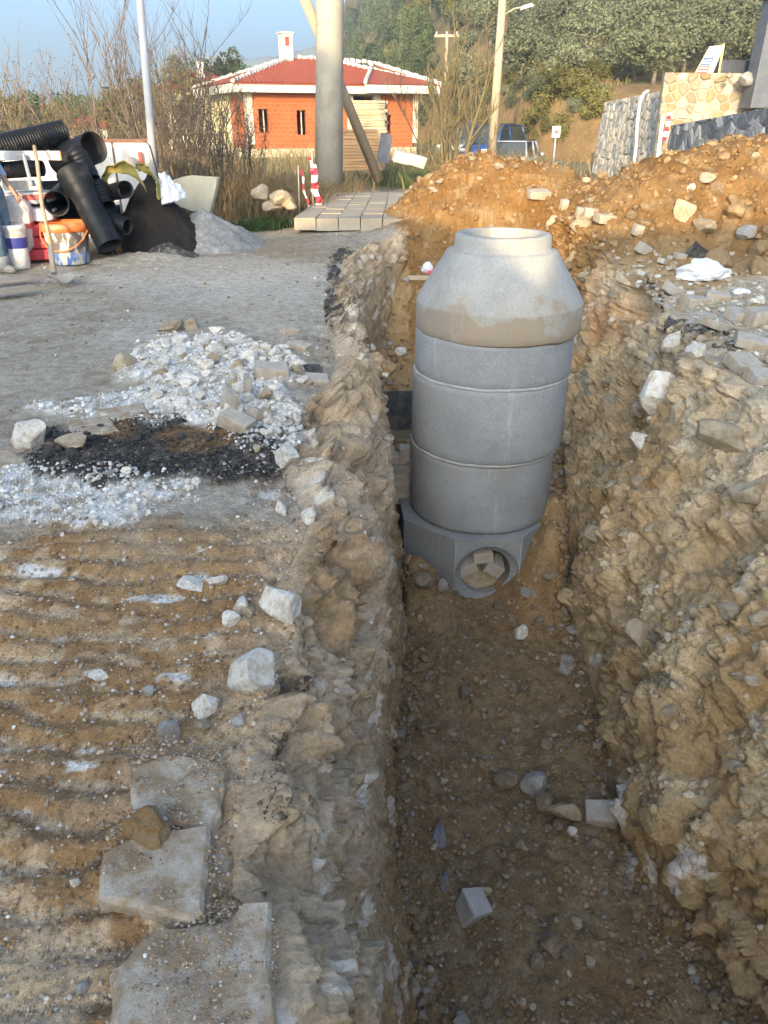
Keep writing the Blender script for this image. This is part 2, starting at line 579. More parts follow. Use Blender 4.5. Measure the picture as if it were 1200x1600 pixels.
# --- left wall: big lumps above the shoulder, scraped face below
def fB(p, i):
    t_ = tt[i]
    up = sstep(.5, .3, t_)
    q = p * np.array([1, 1, 0.6])
    wp = p + .05 * np.stack([fbm(p, 5, 3, 78), fbm(p, 5, 3, 79), fbm(p, 5, 3, 80)], 1)
    _, r1 = worley(wp * np.array([1, .8, 1.1]), 4.5, 76)
    _, r2 = worley(wp, 11, 86)
    d = (r1 - .5) * (.10 * up + .035) + (r2 - .5) * (.04 * up + .022)
    d += fbm(q, 1.3, 3, 87) * .09 * up
    d += fbm(q, 2.4, 4, 71, ridged=True) * (.065 * up + .045)
    d += fbm(p, 7, 4, 72, ridged=True) * (.028 + .022 * up)
    d += fbm(p, 26, 4, 73, ridged=True) * .011 + fbm(p, 60, 3, 77) * .005
    st = fbm(p * np.array([3.0, 3.0, 0.35]), 9, 3, 74)
    d += st * .012 * (1 - up)
    w, rid = worley(p, 9, 75)
    d += np.where(rid > .72, dome(w, .38) * .10, 0)
    d -= .10 * blob(485, 640, 30, 36, .4, 34)[i] + .07 * blob(520, 1140, 20, 50, .4, 34)[i] + .07 * blob(545, 960, 24, 50, .4, 34)[i]
    return d * inwall[i] * sstep(0, .05, t_ + .01) * sstep(1.0, .93, t_)
on(B_, fB)
# --- floor: trodden clods
def fC(p, i):
    d = fbm(p, 1.6, 3, 81) * .06 + fbm(p, 6, 4, 82) * .022 + fbm(p, 26, 4, 83) * .011
    w, rid = worley(p * np.array([1, 1, .2]), 11, 84)
    d += dome(w, .45) * .07 * (rid > .45)
    w, rid = worley(p * np.array([1, 1, .2]), 26, 85)
    d += dome(w, .45) * .03 * (rid > .4)
    e = np.minimum(tt[i], 1 - tt[i])
    for bx, by, am, rr2 in ((.22, 5.32, .42, .05), (.42, 5.22, .16, .03), (1.34, 5.45, .46, .05), (1.16, 5.22, .16, .03), (1.42, 5.9, .55, .12)):
        d += am * np.exp(-((p[:, 0] - bx) ** 2 + (p[:, 1] - by) ** 2) / rr2)
    return d * np.where(dflat[i] > .02, 1, .6) * sstep(0, .05, e)
on(C_, fC)
# --- right wall: lumpy weathered bank with buried stones
def fD(p, i):
    t_ = tt[i]
    wp = p + .06 * np.stack([fbm(p, 4, 3, 88), fbm(p, 4, 3, 89), fbm(p, 4, 3, 90)], 1)
    _, r1 = worley(wp * np.array([1, .8, .8]), 3.2, 99)
    _, r2 = worley(wp, 8, 100)
    _, r3 = worley(wp, 19, 105)
    d = (r1 - .5) * .13 + (r2 - .5) * .065 + (r3 - .5) * .026
    d += fbm(p * np.array([1, 1.2, .7]), 1.5, 4, 91, ridged=True) * .09
    d += fbm(p * np.array([1, 1, .55]), 4.5, 4, 92, ridged=True) * .055
    d += fbm(p, 14, 4, 93, ridged=True) * .024
    d += fbm(p, 45, 3, 97) * .007
    w, rid = worley(p, 4.2, 94)
    d += np.where(rid > .75, dome(w, .45) * .14, 0) * (.5 + .8 * t_)
    w, rid = worley(p, 10, 95)
    d += np.where(rid > .5, dome(w, .45) * .075, 0)
    strata = np.sin((p[:, 2] + .25 * p[:, 1] * .4 + fbm(p, 1.5, 3, 96) * .12) * 16)
    d += strata * .010 * (fbm(p, .9, 2, 98) + .4) * sstep(.0, .4, t_)
    d -= .16 * blob(1005, 478, 40, 32, .4, 33)[i] + .10 * blob(1120, 600, 40, 24, .4, 33)[i] + .10 * blob(985, 640, 24, 40, .4, 33)[i] + .12 * blob(1160, 860, 60, 30, .4, 33)[i]
    return d * inwall[i] * sstep(1.0, .94, t_ - .02) * sstep(0, .07, t_)
on(D_, fD)
# --- right ground: broken pavement, rubbly
def fE(p, i):
    d = fbm(p, 2, 3, 101) * .02 + fbm(p, 9, 4, 102) * .022 + fbm(p, 30, 3, 103) * .008
    w, rid = worley(p * np.array([1, 1, .3]), 5, 104)
    d += np.where(rid > .5, dome(w, .45) * .10, 0)
    return d
on(E_, fE)
# --- spoil heaps: clods and buried rock
hm = sstep(.1, .4, hp0)
def fH(p, i):
    d = fbm(p, 1.4, 3, 111) * .13 + fbm(p, 5, 4, 112) * .05 + fbm(p, 16, 4, 113) * .03
    w, rid = worley(p, 2.6, 114)
    d += np.where(rid > .6, dome(w, .5) * .20, 0)
    w, rid = worley(p, 7, 115)
    d += np.where(rid > .35, dome(w, .5) * .13, 0)
    return d * hm[i]
on(hm > 0.01, fH)
Pd = (flatP + Nr.reshape(-1, 3) * disp[:, None]).reshape(P0.shape)
Nd = normals(Pd)
TP = Pd.reshape(-1, 3)
TN = Nd.reshape(-1, 3)
pxT, pyT, zcT = proj(TP)

# ------------------------------------------------------------------ earth colours: soil tones, then brightness and warmth by zone
col = np.zeros((len(TP), 3), dtype=np.float32)
def lay(c, m):
    global col
    m = np.clip(m, 0, 1)[:, None].astype(np.float32)
    col = col * (1 - m) + np.array(c, dtype=np.float32)[None, :] * m
n1, n2, n3, n4 = NZ(201, 1.1, 4), NZ(202, 4.0, 4), NZ(203, 14.0, 4), NZ(204, 40.0, 3)
col[:] = (.33, .27, .205)
lay((.25, .19, .135), sstep(-.2, .5, n2) * .7)
# A: dusty grey road
lay((.37, .33, .275), A * 1.0)
lay((.30, .255, .20), A * sstep(-.05, .35, n2 + .4 * n3) * .8)
lay((.45, .42, .375), A * sstep(.05, .45, n1 + .3 * n3) * .7)
lay((.25, .20, .15), A * sstep(.25, .5, n3 + .5 * n2) * .5)
# strip of brown mud along the far road edge and near the pavement
lay((.30, .225, .15), A * np.clip(blob(300, 395, 240, 34, .4, 12), 0, 1) * .75)
lay((.52, .47, .41), A * blob(330, 425, 190, 26, .4, 13) * .6)
lay((.48, .43, .36), A * blob(430, 480, 110, 50, .4, 14) * .6)
# track ground: brown crests, pale chalky furrows
crest = np.clip(ridge, 0, 1)
furrow = np.clip(-ridge / .35, 0, 1)
tm = track
lay((.225, .145, .08), tm * sstep(-.55, .15, n1 + .4 * n2) * .95)
lay((.30, .215, .13), tm * sstep(-.1, .4, n2 + .5 * n3) * .7)
lay((.165, .10, .052), tm * sstep(.05, .4, -n2 + .5 * n3) * .55)
lay((.46, .40, .33), tm * sstep(.15, .5, n1 * .8 + .5 * n3 + .25 * furrow + .35 * sstep(1.5, .7, Y0)) * .7)
lay((.38, .35, .31), tm * furrow * sstep(.0, .4, n3) * .5)
lay((.66, .65, .63), tm * sstep(.44, .60, .5 * n2 + .7 * NZ(205, 9.0, 4) + .12 * furrow) * .7)
for (bx, by, rx, ry) in ((290, 968, 60, 5), (320, 995, 20, 9), (100, 1167, 55, 10), (270, 1062, 30, 6), (245, 935, 60, 5), (300, 905, 45, 8), (60, 890, 60, 6), (160, 1056, 30, 6), (420, 770, 22, 9), (110, 1200, 60, 9)):
    lay((.72, .71, .69), blob(bx, by, rx * .8, ry, .5, 15) * A * sstep(-.35, .2, n3) * .8)
# edge dust along the rim
lay((.42, .35, .28), A * sstep(.25, .02, rimd + .1 * n2) * .8 * sstep(4.5, 3, Y0))
# loose heaps
lay((.76, .75, .72), m_rub2 * sstep(-.35, .1, n3 + .3 * n2) * .9)
lay((.76, .74, .70), m_rub * sstep(-.4, .0, n3) * .95)
lay((.55, .47, .37), m_rub * sstep(.25, .5, n2) * .5)
lay((.035, .033, .033), m_asp * .95)
lay((.14, .12, .105), m_asp * sstep(.1, .4, n3) * .8)
lay((.21, .13, .068), m_brn * .95)
# B: left wall
lay((.29, .235, .18), B_)
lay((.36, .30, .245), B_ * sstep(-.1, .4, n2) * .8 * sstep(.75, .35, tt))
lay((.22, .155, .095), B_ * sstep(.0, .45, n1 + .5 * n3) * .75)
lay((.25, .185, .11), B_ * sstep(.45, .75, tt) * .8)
lay((.33, .30, .26), B_ * sstep(.2, .5, NZ(206, 3.0, 4)) * .6)
lay((.20, .09, .055), B_ * sstep(.35, .6, NZ(207, 3.6, 4)) * sstep(.5, .8, tt) * .5)
lay((.55, .53, .51), B_ * sstep(.36, .5, NZ(208, 7.0, 4) + .1 * (tt > .4)) * .6)
# black bitumen exposed under the crust
m_bit = B_ * sstep(.30, .15, np.abs(tt - .055) / .16) * sstep(.0, .3, NZ(209, 2.4, 3) + .15) * inwall
lay((.07, .066, .062), m_bit * sstep(.0, .25, n3 + .6 * n4) * .8)
for (bx, by, rx, ry) in ((535, 398, 14, 9), (522, 425, 8, 28), (516, 478, 10, 26), (490, 588, 14, 9), (640, 372, 12, 5), (1090, 520, 44, 9), (1140, 545, 26, 7), (1010, 448, 14, 12)):
    lay((.04, .039, .04), blob(bx, by, rx, ry, .5, 16) * (A | B_ | D_ | E_) * sstep(-.3, .1, n3) * .9)
# C: floor
lay((.225, .165, .10), C_)
lay((.165, .12, .075), C_ * sstep(-.1, .4, n2) * .8)
lay((.27, .215, .15), C_ * sstep(.1, .5, n3 + .3 * n1) * .7)
lay((.22, .125, .062), C_ * sstep(.15, .5, NZ(210, 2.0, 4)) * .6)
lay((.37, .25, .13), C_ * sstep(4.9, 6.4, Y0 + .4 * n2) * .9)
lay((.30, .20, .11), C_ * blob(850, 900, 45, 110, .3, 17) * .8)
# D: right wall
lay((.34, .265, .18), D_)
lay((.26, .185, .105), D_ * sstep(-.05, .45, n1 + .4 * n2) * .8)
lay((.40, .34, .25), D_ * sstep(.05, .5, n2 + .3 * NZ(211, 1.6, 3)) * .8)
lay((.27, .17, .085), D_ * sstep(.25, .55, NZ(212, 2.6, 4)) * .8)
lay((.24, .13, .07), D_ * blob(960, 480, 60, 55, .3, 18) * .6)
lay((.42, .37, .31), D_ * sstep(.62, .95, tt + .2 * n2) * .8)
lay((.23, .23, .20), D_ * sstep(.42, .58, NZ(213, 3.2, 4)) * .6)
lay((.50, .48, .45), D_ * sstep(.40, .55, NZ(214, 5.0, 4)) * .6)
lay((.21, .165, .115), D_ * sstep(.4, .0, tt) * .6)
for (bx, by, rx, ry) in ((1000, 1250, 14, 55), (985, 1330, 9, 50), (1085, 1340, 20, 30), (1110, 1350, 12, 20), (930, 1030, 12, 14), (1000, 1200, 10, 14), (1075, 1380, 10, 20), (1020, 1360, 9, 30), (885, 1040, 12, 18)):
    lay((.50, .49, .50), blob(bx, by, rx, ry, .35, 19) * (D_ | C_) * .75)
for (bx, by, rx, ry) in ((1045, 1010, 12, 16), (1060, 1075, 26, 12), (915, 520, 6, 40), (925, 600, 7, 30)):
    lay((.15, .16, .155), blob(bx, by, rx, ry, .35, 20) * D_ * .8)
# E: right ground, pale crushed paving near the rim, orange soil beyond
lay((.42, .36, .28), E_)
lay((.50, .46, .41), E_ * sstep(-.1, .4, n2) * .7)
lay((.33, .24, .15), E_ * sstep(.1, .5, n1 + .4 * n3) * .7)
lay((.36, .23, .105), E_ * blob(1050, 420, 120, 40, .4, 21) * .7)
lay((.24, .15, .10), E_ * blob(1030, 360, 36, 10, .4, 22) * .7)
# heaps and the far end of the trench: orange soil
org = np.maximum(sstep(.03, .22, hp0 + .05 * n2), sstep(9.2, 10.6, Y0 + .4 * n2 - .02 * X0) * (X0 > .3 + .25 * n2) * (X0 < 3.4))
lay((.25, .150, .067), org)
lay((.205, .113, .045), org * sstep(-.1, .4, n2) * .8)
lay((.30, .20, .105), org * sstep(.1, .5, n1 + .5 * n3) * .8)
lay((.39, .30, .19), org * sstep(.3, .5, NZ(215, 6, 3)) * .5)
lay((.30, .25, .19), A * (Y0 > 13.5) * .5)
gain = 1 + .12 * A + .22 * track + B_ * (.72 - .45 * sstep(.35, .8, tt)) + .62 * D_ + .12 * C_ + .08 * E_  # brightness gain per zone, falling towards the floor on the left wall
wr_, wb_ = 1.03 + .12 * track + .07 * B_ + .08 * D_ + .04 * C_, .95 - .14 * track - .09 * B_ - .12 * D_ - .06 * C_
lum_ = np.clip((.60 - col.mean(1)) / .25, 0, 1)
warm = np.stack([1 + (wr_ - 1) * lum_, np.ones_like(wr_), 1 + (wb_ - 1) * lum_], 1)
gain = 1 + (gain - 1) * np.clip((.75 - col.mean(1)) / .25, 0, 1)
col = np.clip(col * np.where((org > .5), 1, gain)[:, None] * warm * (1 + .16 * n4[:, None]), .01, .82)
m_tar = np.zeros(len(TP))
for (bx, by, rx, ry) in ((455, 690, 14, 34), (425, 1185, 12, 36), (400, 1225, 24, 12), (490, 885, 10, 12), (385, 1280, 8, 30), (470, 1060, 7, 40), (535, 398, 16, 10), (520, 430, 9, 30), (515, 480, 9, 26), (490, 588, 14, 9), (1090, 520, 50, 9), (1140, 545, 26, 8), (1012, 450, 16, 14), (640, 372, 14, 6)):
    m_tar = np.maximum(m_tar, blob(bx, by, rx, ry, .5, 16))

M_ground = earth('road_dust', 75, .8, .010, .48)
M_wall = earth('cut_earth', 48, .9, .014, .40)
M_floor = earth('trench_earth', 60, .9, .012, .45)
M_spoil = earth('orange_soil', 16, .8, .03, .30)
ny = len(ys)
gi = np.arange(ny * NX).reshape(ny, NX)
quads = np.stack([gi[:-1, :-1], gi[:-1, 1:], gi[1:, 1:], gi[1:, :-1]], 2).reshape(-1, 4)
qseg = SEGG[:-1, 1:].reshape(-1)
qhp = hp0[quads[:, 0]]
which = np.where(qhp > .16, np.where(hp_a[quads[:, 0]] > hp_b[quads[:, 0]], 5, 6), qseg)
def piece(name, k, mat, kind='structure'):
    q = quads[which == k]
    used, inv = np.unique(q.ravel(), return_inverse=True)
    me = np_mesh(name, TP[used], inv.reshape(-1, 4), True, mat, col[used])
    o = mobj(name, me)
    if kind: o['kind'] = kind
    return o
piece('ground', 0, M_ground)
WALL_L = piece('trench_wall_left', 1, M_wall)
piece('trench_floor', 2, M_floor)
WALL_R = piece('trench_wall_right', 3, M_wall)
piece('ground_right', 4, M_ground)
HEAP_F = tag(piece('spoil_heap', 5, M_spoil, None), 'heap of orange excavated soil at the far end of the trench, right behind the manhole', 'soil heap', 'heaps of excavated soil')
HEAP_R = tag(piece('spoil_heap', 6, M_spoil, None), 'long rocky heap of orange soil along the right side below the stone walls', 'soil heap', 'heaps of excavated soil')

# the wide ground round that patch, out to the horizon
def ringed():
    yy = ys
    L = TP.reshape(ny, NX, 3)
    V, F, Cc = [], [], []
    def strip(edge, outx):
        n0 = len(V)
        for i in range(0, len(edge)):
            e = edge[i]
            for k, f in enumerate((0, .15, .5, 1)):
                V.append((e[0] + (outx - e[0]) * f, e[1], e[2] * (1 - min(1, f * 6))))
        m = len(edge)
        for i in range(m - 1):
            for k in range(3):
                q = (n0 + i * 4 + k, n0 + i * 4 + k + 1, n0 + (i + 1) * 4 + k + 1, n0 + (i + 1) * 4 + k)
                F.append(q if outx > 0 else q[::-1])
    sub = list(range(0, ny, 6)) + ([ny - 1] if (ny - 1) % 6 else [])
    strip([L[i, 0] for i in sub], -700)
    strip([L[i, -1] for i in sub], 700)
    def cap(row, ysteps, flip):
        n0 = len(V)
        xs = [(-700.0, 0.0), (-300, 0), (-80, 0)] + [(row[j, 0], row[j, 2]) for j in range(0, NX, 10)] + [(row[-1, 0], row[-1, 2]), (80, 0), (300, 0), (700.0, 0.0)]
        m = len(xs)
        for k, (yv, f) in enumerate(ysteps):
            for x, z in xs:
                V.append((x, yv, z * f))
        for k in range(len(ysteps) - 1):
            for i in range(m - 1):
                q = (n0 + k * m + i, n0 + k * m + i + 1, n0 + (k + 1) * m + i + 1, n0 + (k + 1) * m + i)
                F.append(q[::-1] if flip else q)
    cap(L[-1], [(19.0, 1), (20.5, .6), (23, .2), (30, 0), (45, -.1), (60, -.2), (90, -.2), (200, -.3), (700, -.5), (3000, -1)], False)
    cap(L[0], [(-4, 1), (-5, .3), (-10, 0), (-30, 0), (-300, 0)], True)
    V2 = np.array(V, dtype=np.float32)
    c = np.zeros((len(V2), 3), dtype=np.float32)
    c[:] = (.30, .255, .20)
    far = V2[:, 1] > 21
    c[far] = (.23, .20, .12)
    me = np_mesh('ground_far', V2, np.array(F), True, earth('dry_ground', 1.5, .5, .05, .35), c)
    o = mobj('ground_far', me)
    o['kind'] = 'structure'
ringed()

# ------------------------------------------------------------------ finding the earth's surface under things
def hit(px, py, rad=5.0):
    """the terrain point seen at that place of the photograph"""
    d2 = (pxT - px) ** 2 + (pyT - py) ** 2
    r = rad
    for _ in range(5):
        idx = np.nonzero((d2 < r * r) & (zcT > .3))[0]
        if len(idx): break
        r *= 2
    if not len(idx):
        return at_z(px, py, 0.0), Vector((0, 0, 1))
    near = zcT[idx].min()
    k = idx[(zcT[idx] < near * 1.06 + .05)]
    k = k[np.argmin(d2[k])]
    n = Vector(TN[k].tolist())
    if n.z < 0: n = -n
    return Vector(TP[k].tolist()), n
def ground_at(x, y):
    k = np.argmin((TP[:, 0] - x) ** 2 + (TP[:, 1] - y) ** 2)
    return float(TP[k, 2])
def mpp(p):
    """metres per photograph pixel at a world point"""
    return (p.y * CP - (p.z - CAM_H) * SP) / FPX

# ================================================================== STONES
def rock_mesh(name, seed, sub=2, cuts=7, rough=.06, mat=None, lo=.62, hi=.86):
    rng = np.random.RandomState(seed)
    bm = bmesh.new()
    bmesh.ops.create_icosphere(bm, subdivisions=sub, radius=1.0)
    V = np.array([v.co[:] for v in bm.verts])
    for k in range(cuts):
        n = rng.normal(size=3); n /= np.linalg.norm(n)
        c = rng.uniform(lo, hi)
        d = V @ n
        V = V - np.outer(np.clip(d - c, 0, None), n)
    V = V * (1 + rough * fbm(V + seed * 3.1, 1.6, 4, seed)[:, None] * 2.2)
    V = V / np.abs(V).max(0)
    for v, c in zip(bm.verts, V): v.co = c
    me = bpy.data.meshes.new(name)
    bm.to_mesh(me)
    bm.free()
    me.polygons.foreach_set('use_smooth', [sub > 2] * len(me.polygons))
    if mat: me.materials.append(mat)
    return me
M_white = plain('white_limestone', (.72, .68, .61), (.84, .82, .77), 6, .9, .5, .02, dirt=(.50, .39, .27), dirt_amt=.38, dscale=2.6, fine=14, vary=.12)
M_tan = plain('tan_stone', (.42, .34, .23), (.55, .46, .34), 3, .9, .5, .03, dirt=(.30, .21, .12), dirt_amt=.4, dscale=1.5, fine=9, vary=.18)
M_orange = plain('orange_clod', (.27, .165, .075), (.35, .235, .12), 3, .95, .6, .03, dirt=(.36, .28, .18), dirt_amt=.35, dscale=1.3, fine=8, vary=.18)
M_brown = plain('brown_stone', (.19, .135, .085), (.29, .22, .15), 3, .93, .6, .03, dirt=(.34, .27, .19), dirt_amt=.35, dscale=1.5, fine=9, vary=.22)
M_ochre = plain('ochre_rock', (.30, .165, .06), (.42, .26, .11), 4, .93, .7, .04, dirt=(.40, .33, .23), dirt_amt=.30, dscale=2, fine=9)
M_grey = plain('grey_stone', (.30, .29, .28), (.44, .43, .42), 4, .9, .5, .03, dirt=(.33, .25, .17), dirt_amt=.35, dscale=1.5, fine=10, vary=.2)
M_conc = plain('dusty_concrete', (.44, .405, .35), (.56, .525, .47), 9, .92, .5, .006, dirt=(.38, .29, .20), dirt_amt=.48, dscale=5, fine=70, vary=.10)
M_paver = plain('paving_concrete', (.38, .365, .345), (.49, .475, .45), 14, .9, .45, .004, dirt=(.42, .34, .25), dirt_amt=.46, dscale=7, fine=120, vary=.14)
M_asph = plain('asphalt', (.035, .034, .035), (.075, .073, .072), 30, .85, .8, .012, dirt=(.25, .21, .17), dirt_amt=.30, dscale=9, fine=60)
ROCKS = {}
for key, mat, cuts, rough, lo in (('white', M_white, 15, .05, .42), ('tan', M_tan, 13, .06, .45), ('orange', M_orange, 9, .08, .55), ('brown', M_brown, 9, .08, .55), ('grey', M_grey, 14, .05, .42)):
    ROCKS[key] = [rock_mesh(key + '_stone', 100 + 13 * i + hash(key[0]) * 0 + ord(key[0]), 2, cuts, rough, mat, lo) for i in range(7)]
BIG = {}
def big_rock(key, seed):
    mat = dict(ochre=M_ochre, white=M_white, tan=M_tan, orange=M_orange, brown=M_brown, grey=M_grey)[key]
    return rock_mesh(key + '_boulder', seed, 4, 17 if key != 'ochre' else 11, .055 if key != 'ochre' else .16, mat, .40, .80)
def put_rock(px, py, w, h, key, label, cat='stone', name='stone', group=None, seed=None, big=False, deep=.25, dy=.8):
    p, n = hit(px, py + h * .28)
    s = mpp(p)
    me = big_rock(key, seed or int(px * 7 + py)) if big else random.choice(ROCKS[key])
    a, c = w * s / 2, h * s / 2
    o = mobj(name, me, scale=(a, (a + c) / 2 * dy, c), rot=(random.uniform(-.15, .15), random.uniform(-.15, .15), random.uniform(-.5, .5) if big else random.uniform(0, 6.28)))
    if not big:
        o.scale = (a, a * random.uniform(.75, 1.0), c * .95)
    o.location = p + Vector((0, 0, 1)) * c * (1 - 2 * deep)
    return tag(o, label, cat, group)
def scatter_idx(weight, n, seed):
    rng = np.random.RandomState(seed)
    w = np.clip(weight, 0, None).astype(np.float64)
    return rng.choice(len(w), n, replace=False, p=w / w.sum())
# weight by the ground area that a terrain vertex stands for
_du = np.linalg.norm(np.gradient(Pd, axis=1), axis=2); _dv = np.linalg.norm(np.gradient(Pd, axis=0), axis=2)
AREA = (_du * _dv).ravel()
inview = (pxT > -80) & (pxT < 1280) & (pyT > 100) & (pyT < 1700)
scr = AREA / np.maximum(zcT, .8) ** 2 * inview          # roughly picture area
ICO = bmesh.new(); bmesh.ops.create_icosphere(ICO, subdivisions=1, radius=1.0)
IV = np.array([v.co[:] for v in ICO.verts]); IF = np.array([[v.index for v in f.verts] for f in ICO.faces]); ICO.free()
def pebbles(name, weight, n, smin, smax, cols, label, seed, mat, sink=.25, flat_=.65, cat='gravel', lift=0.0):
    """countless small stones: one joined object"""
    rng = np.random.RandomState(seed)
    idx = scatter_idx(weight, n, seed)
    c = TP[idx] + np.array([0, 0, lift])
    u = rng.uniform(size=n)
    size = smin * (smax / smin) ** (u ** 2.2) * np.clip(zcT[idx] / 3.0, .5, 3.0) ** .8
    tmpl = []
    for k in range(10):
        V = IV.copy()
        for q in range(5):
            nn = rng.normal(size=3); nn /= np.linalg.norm(nn)
            V = V - np.outer(np.clip(V @ nn - rng.uniform(.45, .8), 0, None), nn)
        tmpl.append(V * (1 + rng.uniform(-.12, .12, size=(len(V), 1))))
    tmpl = np.array(tmpl)
    V = tmpl[rng.randint(0, 10, n)]
    V = V * rng.uniform(.65, 1.0, size=(n, 1, 3))
    V[:, :, 2] *= flat_
    a = rng.uniform(0, 6.283, n); ca, sa = np.cos(a), np.sin(a)
    x = V[:, :, 0] * ca[:, None] - V[:, :, 1] * sa[:, None]
    y = V[:, :, 0] * sa[:, None] + V[:, :, 1] * ca[:, None]
    V = np.stack([x, y, V[:, :, 2]], 2)
    # tilt to the surface
    nn = TN[idx]
    t1 = np.cross(nn, np.tile([[0, 1.0, 0.01]], (n, 1))); t1 /= np.linalg.norm(t1, axis=1, keepdims=True)
    t2 = np.cross(nn, t1)
    V = V[:, :, 0:1] * t1[:, None] + V[:, :, 1:2] * t2[:, None] + V[:, :, 2:3] * nn[:, None]
    V = V * size[:, None, None] + c[:, None] + nn[:, None] * (size * flat_ * (1 - 2 * sink))[:, None, None]
    F = IF[None] + (np.arange(n) * len(IV))[:, None, None]
    cols = np.array(cols)
    k = rng.randint(0, len(cols), n)
    cc = cols[k] * rng.uniform(.75, 1.2, size=(n, 1))
    # crumbs share the tone of the earth they lie in
    mixf = rng.uniform(.0, .6, size=(n, 1))
    cc = cc * (1 - mixf) + col[idx] * mixf
    cc = np.repeat(cc[:, None], len(IV), 1).reshape(-1, 3)
    me = np_mesh(name, V.reshape(-1, 3), F.reshape(-1, 3), False, mat, cc)
    return tag(mobj(name, me), label, cat, kind='stuff')
M_peb = earth('pebble_stone', 90, .3, .003, .25)
pale = [(.62, .58, .51), (.50, .455, .39), (.36, .32, .27), (.70, .67, .61)]
browns = [(.25, .155, .08), (.34, .225, .13), (.19, .12, .07), (.36, .28, .20), (.27, .24, .22)]
oranges = [(.285, .172, .075), (.24, .135, .055), (.35, .235, .12), (.38, .29, .19)]
wA = scr * A
pebbles('gravel', wA * (track * (.45 + furrow) + .02), 17000, .0018, .015, pale + browns * 2, 'grey and brown gravel lying in the furrows of the track marks', 1, M_peb)
pebbles('gravel', wA * (rimd < .35) * (Y0 < 7) * sstep(-.2, .4, n2), 1500, .003, .016, pale + browns, 'loose gravel along the broken left rim of the trench', 12, M_peb)
m_slab = np.maximum(np.maximum(blob(285, 1230, 70, 55, .3, 31), blob(255, 1360, 90, 75, .3, 31)), blob(330, 1540, 110, 130, .3, 31)) * A
pebbles('gravel', wA * m_slab, 5200, .0018, .012, pale + browns * 2 + [(.30, .21, .13)] * 3, 'gravel strewn over the broken slabs at the lower left', 14, M_peb, lift=.050)
pebbles('gravel', wA * (Y0 > 3.4) * (m_rub < .3) * (m_asp < .3), 2600, .002, .010, pale + browns + [(.3, .28, .25)] * 3, 'fine grit scattered over the dusty road', 13, M_peb)
pebbles('asphalt_crumbs', scr * m_tar * (A | B_ | D_ | E_), 1500, .004, .022, [(.035, .035, .036), (.05, .048, .046), (.09, .085, .08)], 'black asphalt crumbs clinging along the broken edges of the trench', 22, M_peb, cat='asphalt')
pebbles('asphalt_crumbs', wA * m_asp, 3200, .004, .015, [(.04, .04, .042), (.06, .058, .056), (.09, .085, .08), (.20, .18, .16), (.03, .03, .03)], 'black asphalt crumbs in a patch on the left bank', 2, M_peb, cat='asphalt')
pebbles('rubble_chips', wA * (m_rub * 1.6 + m_rub2), 6000, .004, .019, [(.76, .75, .73), (.68, .66, .63), (.80, .79, .78), (.55, .50, .44)], 'white limestone chips round the rubble patches', 3, M_peb, cat='rubble')
pebbles('soil_crumbs', scr * C_ * (dflat > .2), 12000, .0025, .020, browns + browns + [(.28, .20, .12), (.40, .35, .29)], 'brown soil crumbs and small stones on the trench floor', 4, M_peb, cat='soil')
edge = np.minimum(tt, 1 - tt)
pebbles('soil_crumbs', scr * C_ * (dflat > .2) * sstep(.14, .0, edge), 1800, .006, .035, browns + [(.28, .20, .12), (.40, .37, .34)], 'crumbled soil fallen along the foot of the trench walls', 41, M_peb, cat='soil')
pebbles('wall_stones', scr * D_ * inwall * (tt > .15) * sstep(-.1, .5, n2), 2400, .005, .034, [(.48, .38, .25), (.42, .31, .19), (.58, .49, .37), (.36, .26, .15)], 'stones bedded in the right wall of the trench', 5, M_peb, sink=.42, flat_=.8, cat='stones')
pebbles('wall_stones', scr * B_ * inwall * sstep(-.1, .5, n2), 1500, .003, .020, [(.44, .36, .27), (.34, .26, .18), (.58, .53, .45), (.28, .21, .14)], 'stones bedded in the left wall of the trench', 51, M_peb, sink=.42, flat_=.8, cat='stones')
pebbles('rubble_chips', scr * E_ * (hp0 < .2), 2600, .005, .026, [(.52, .48, .42), (.45, .38, .29), (.62, .60, .56), (.38, .27, .15)], 'pale chips and grit on the broken pavement to the right', 6, M_peb, cat='rubble')
pebbles('soil_clods', scr * sstep(.12, .4, hp0), 3000, .005, .028, oranges, 'clods and small stones over the orange soil heaps', 7, M_peb, sink=.35, flat_=.8, cat='soil')
pebbles('soil_clods', scr * org * (hp0 < .3) * (C_ | D_ | B_), 900, .006, .03, oranges, 'orange clods on the far end of the trench', 71, M_peb, sink=.35, flat_=.8, cat='soil')

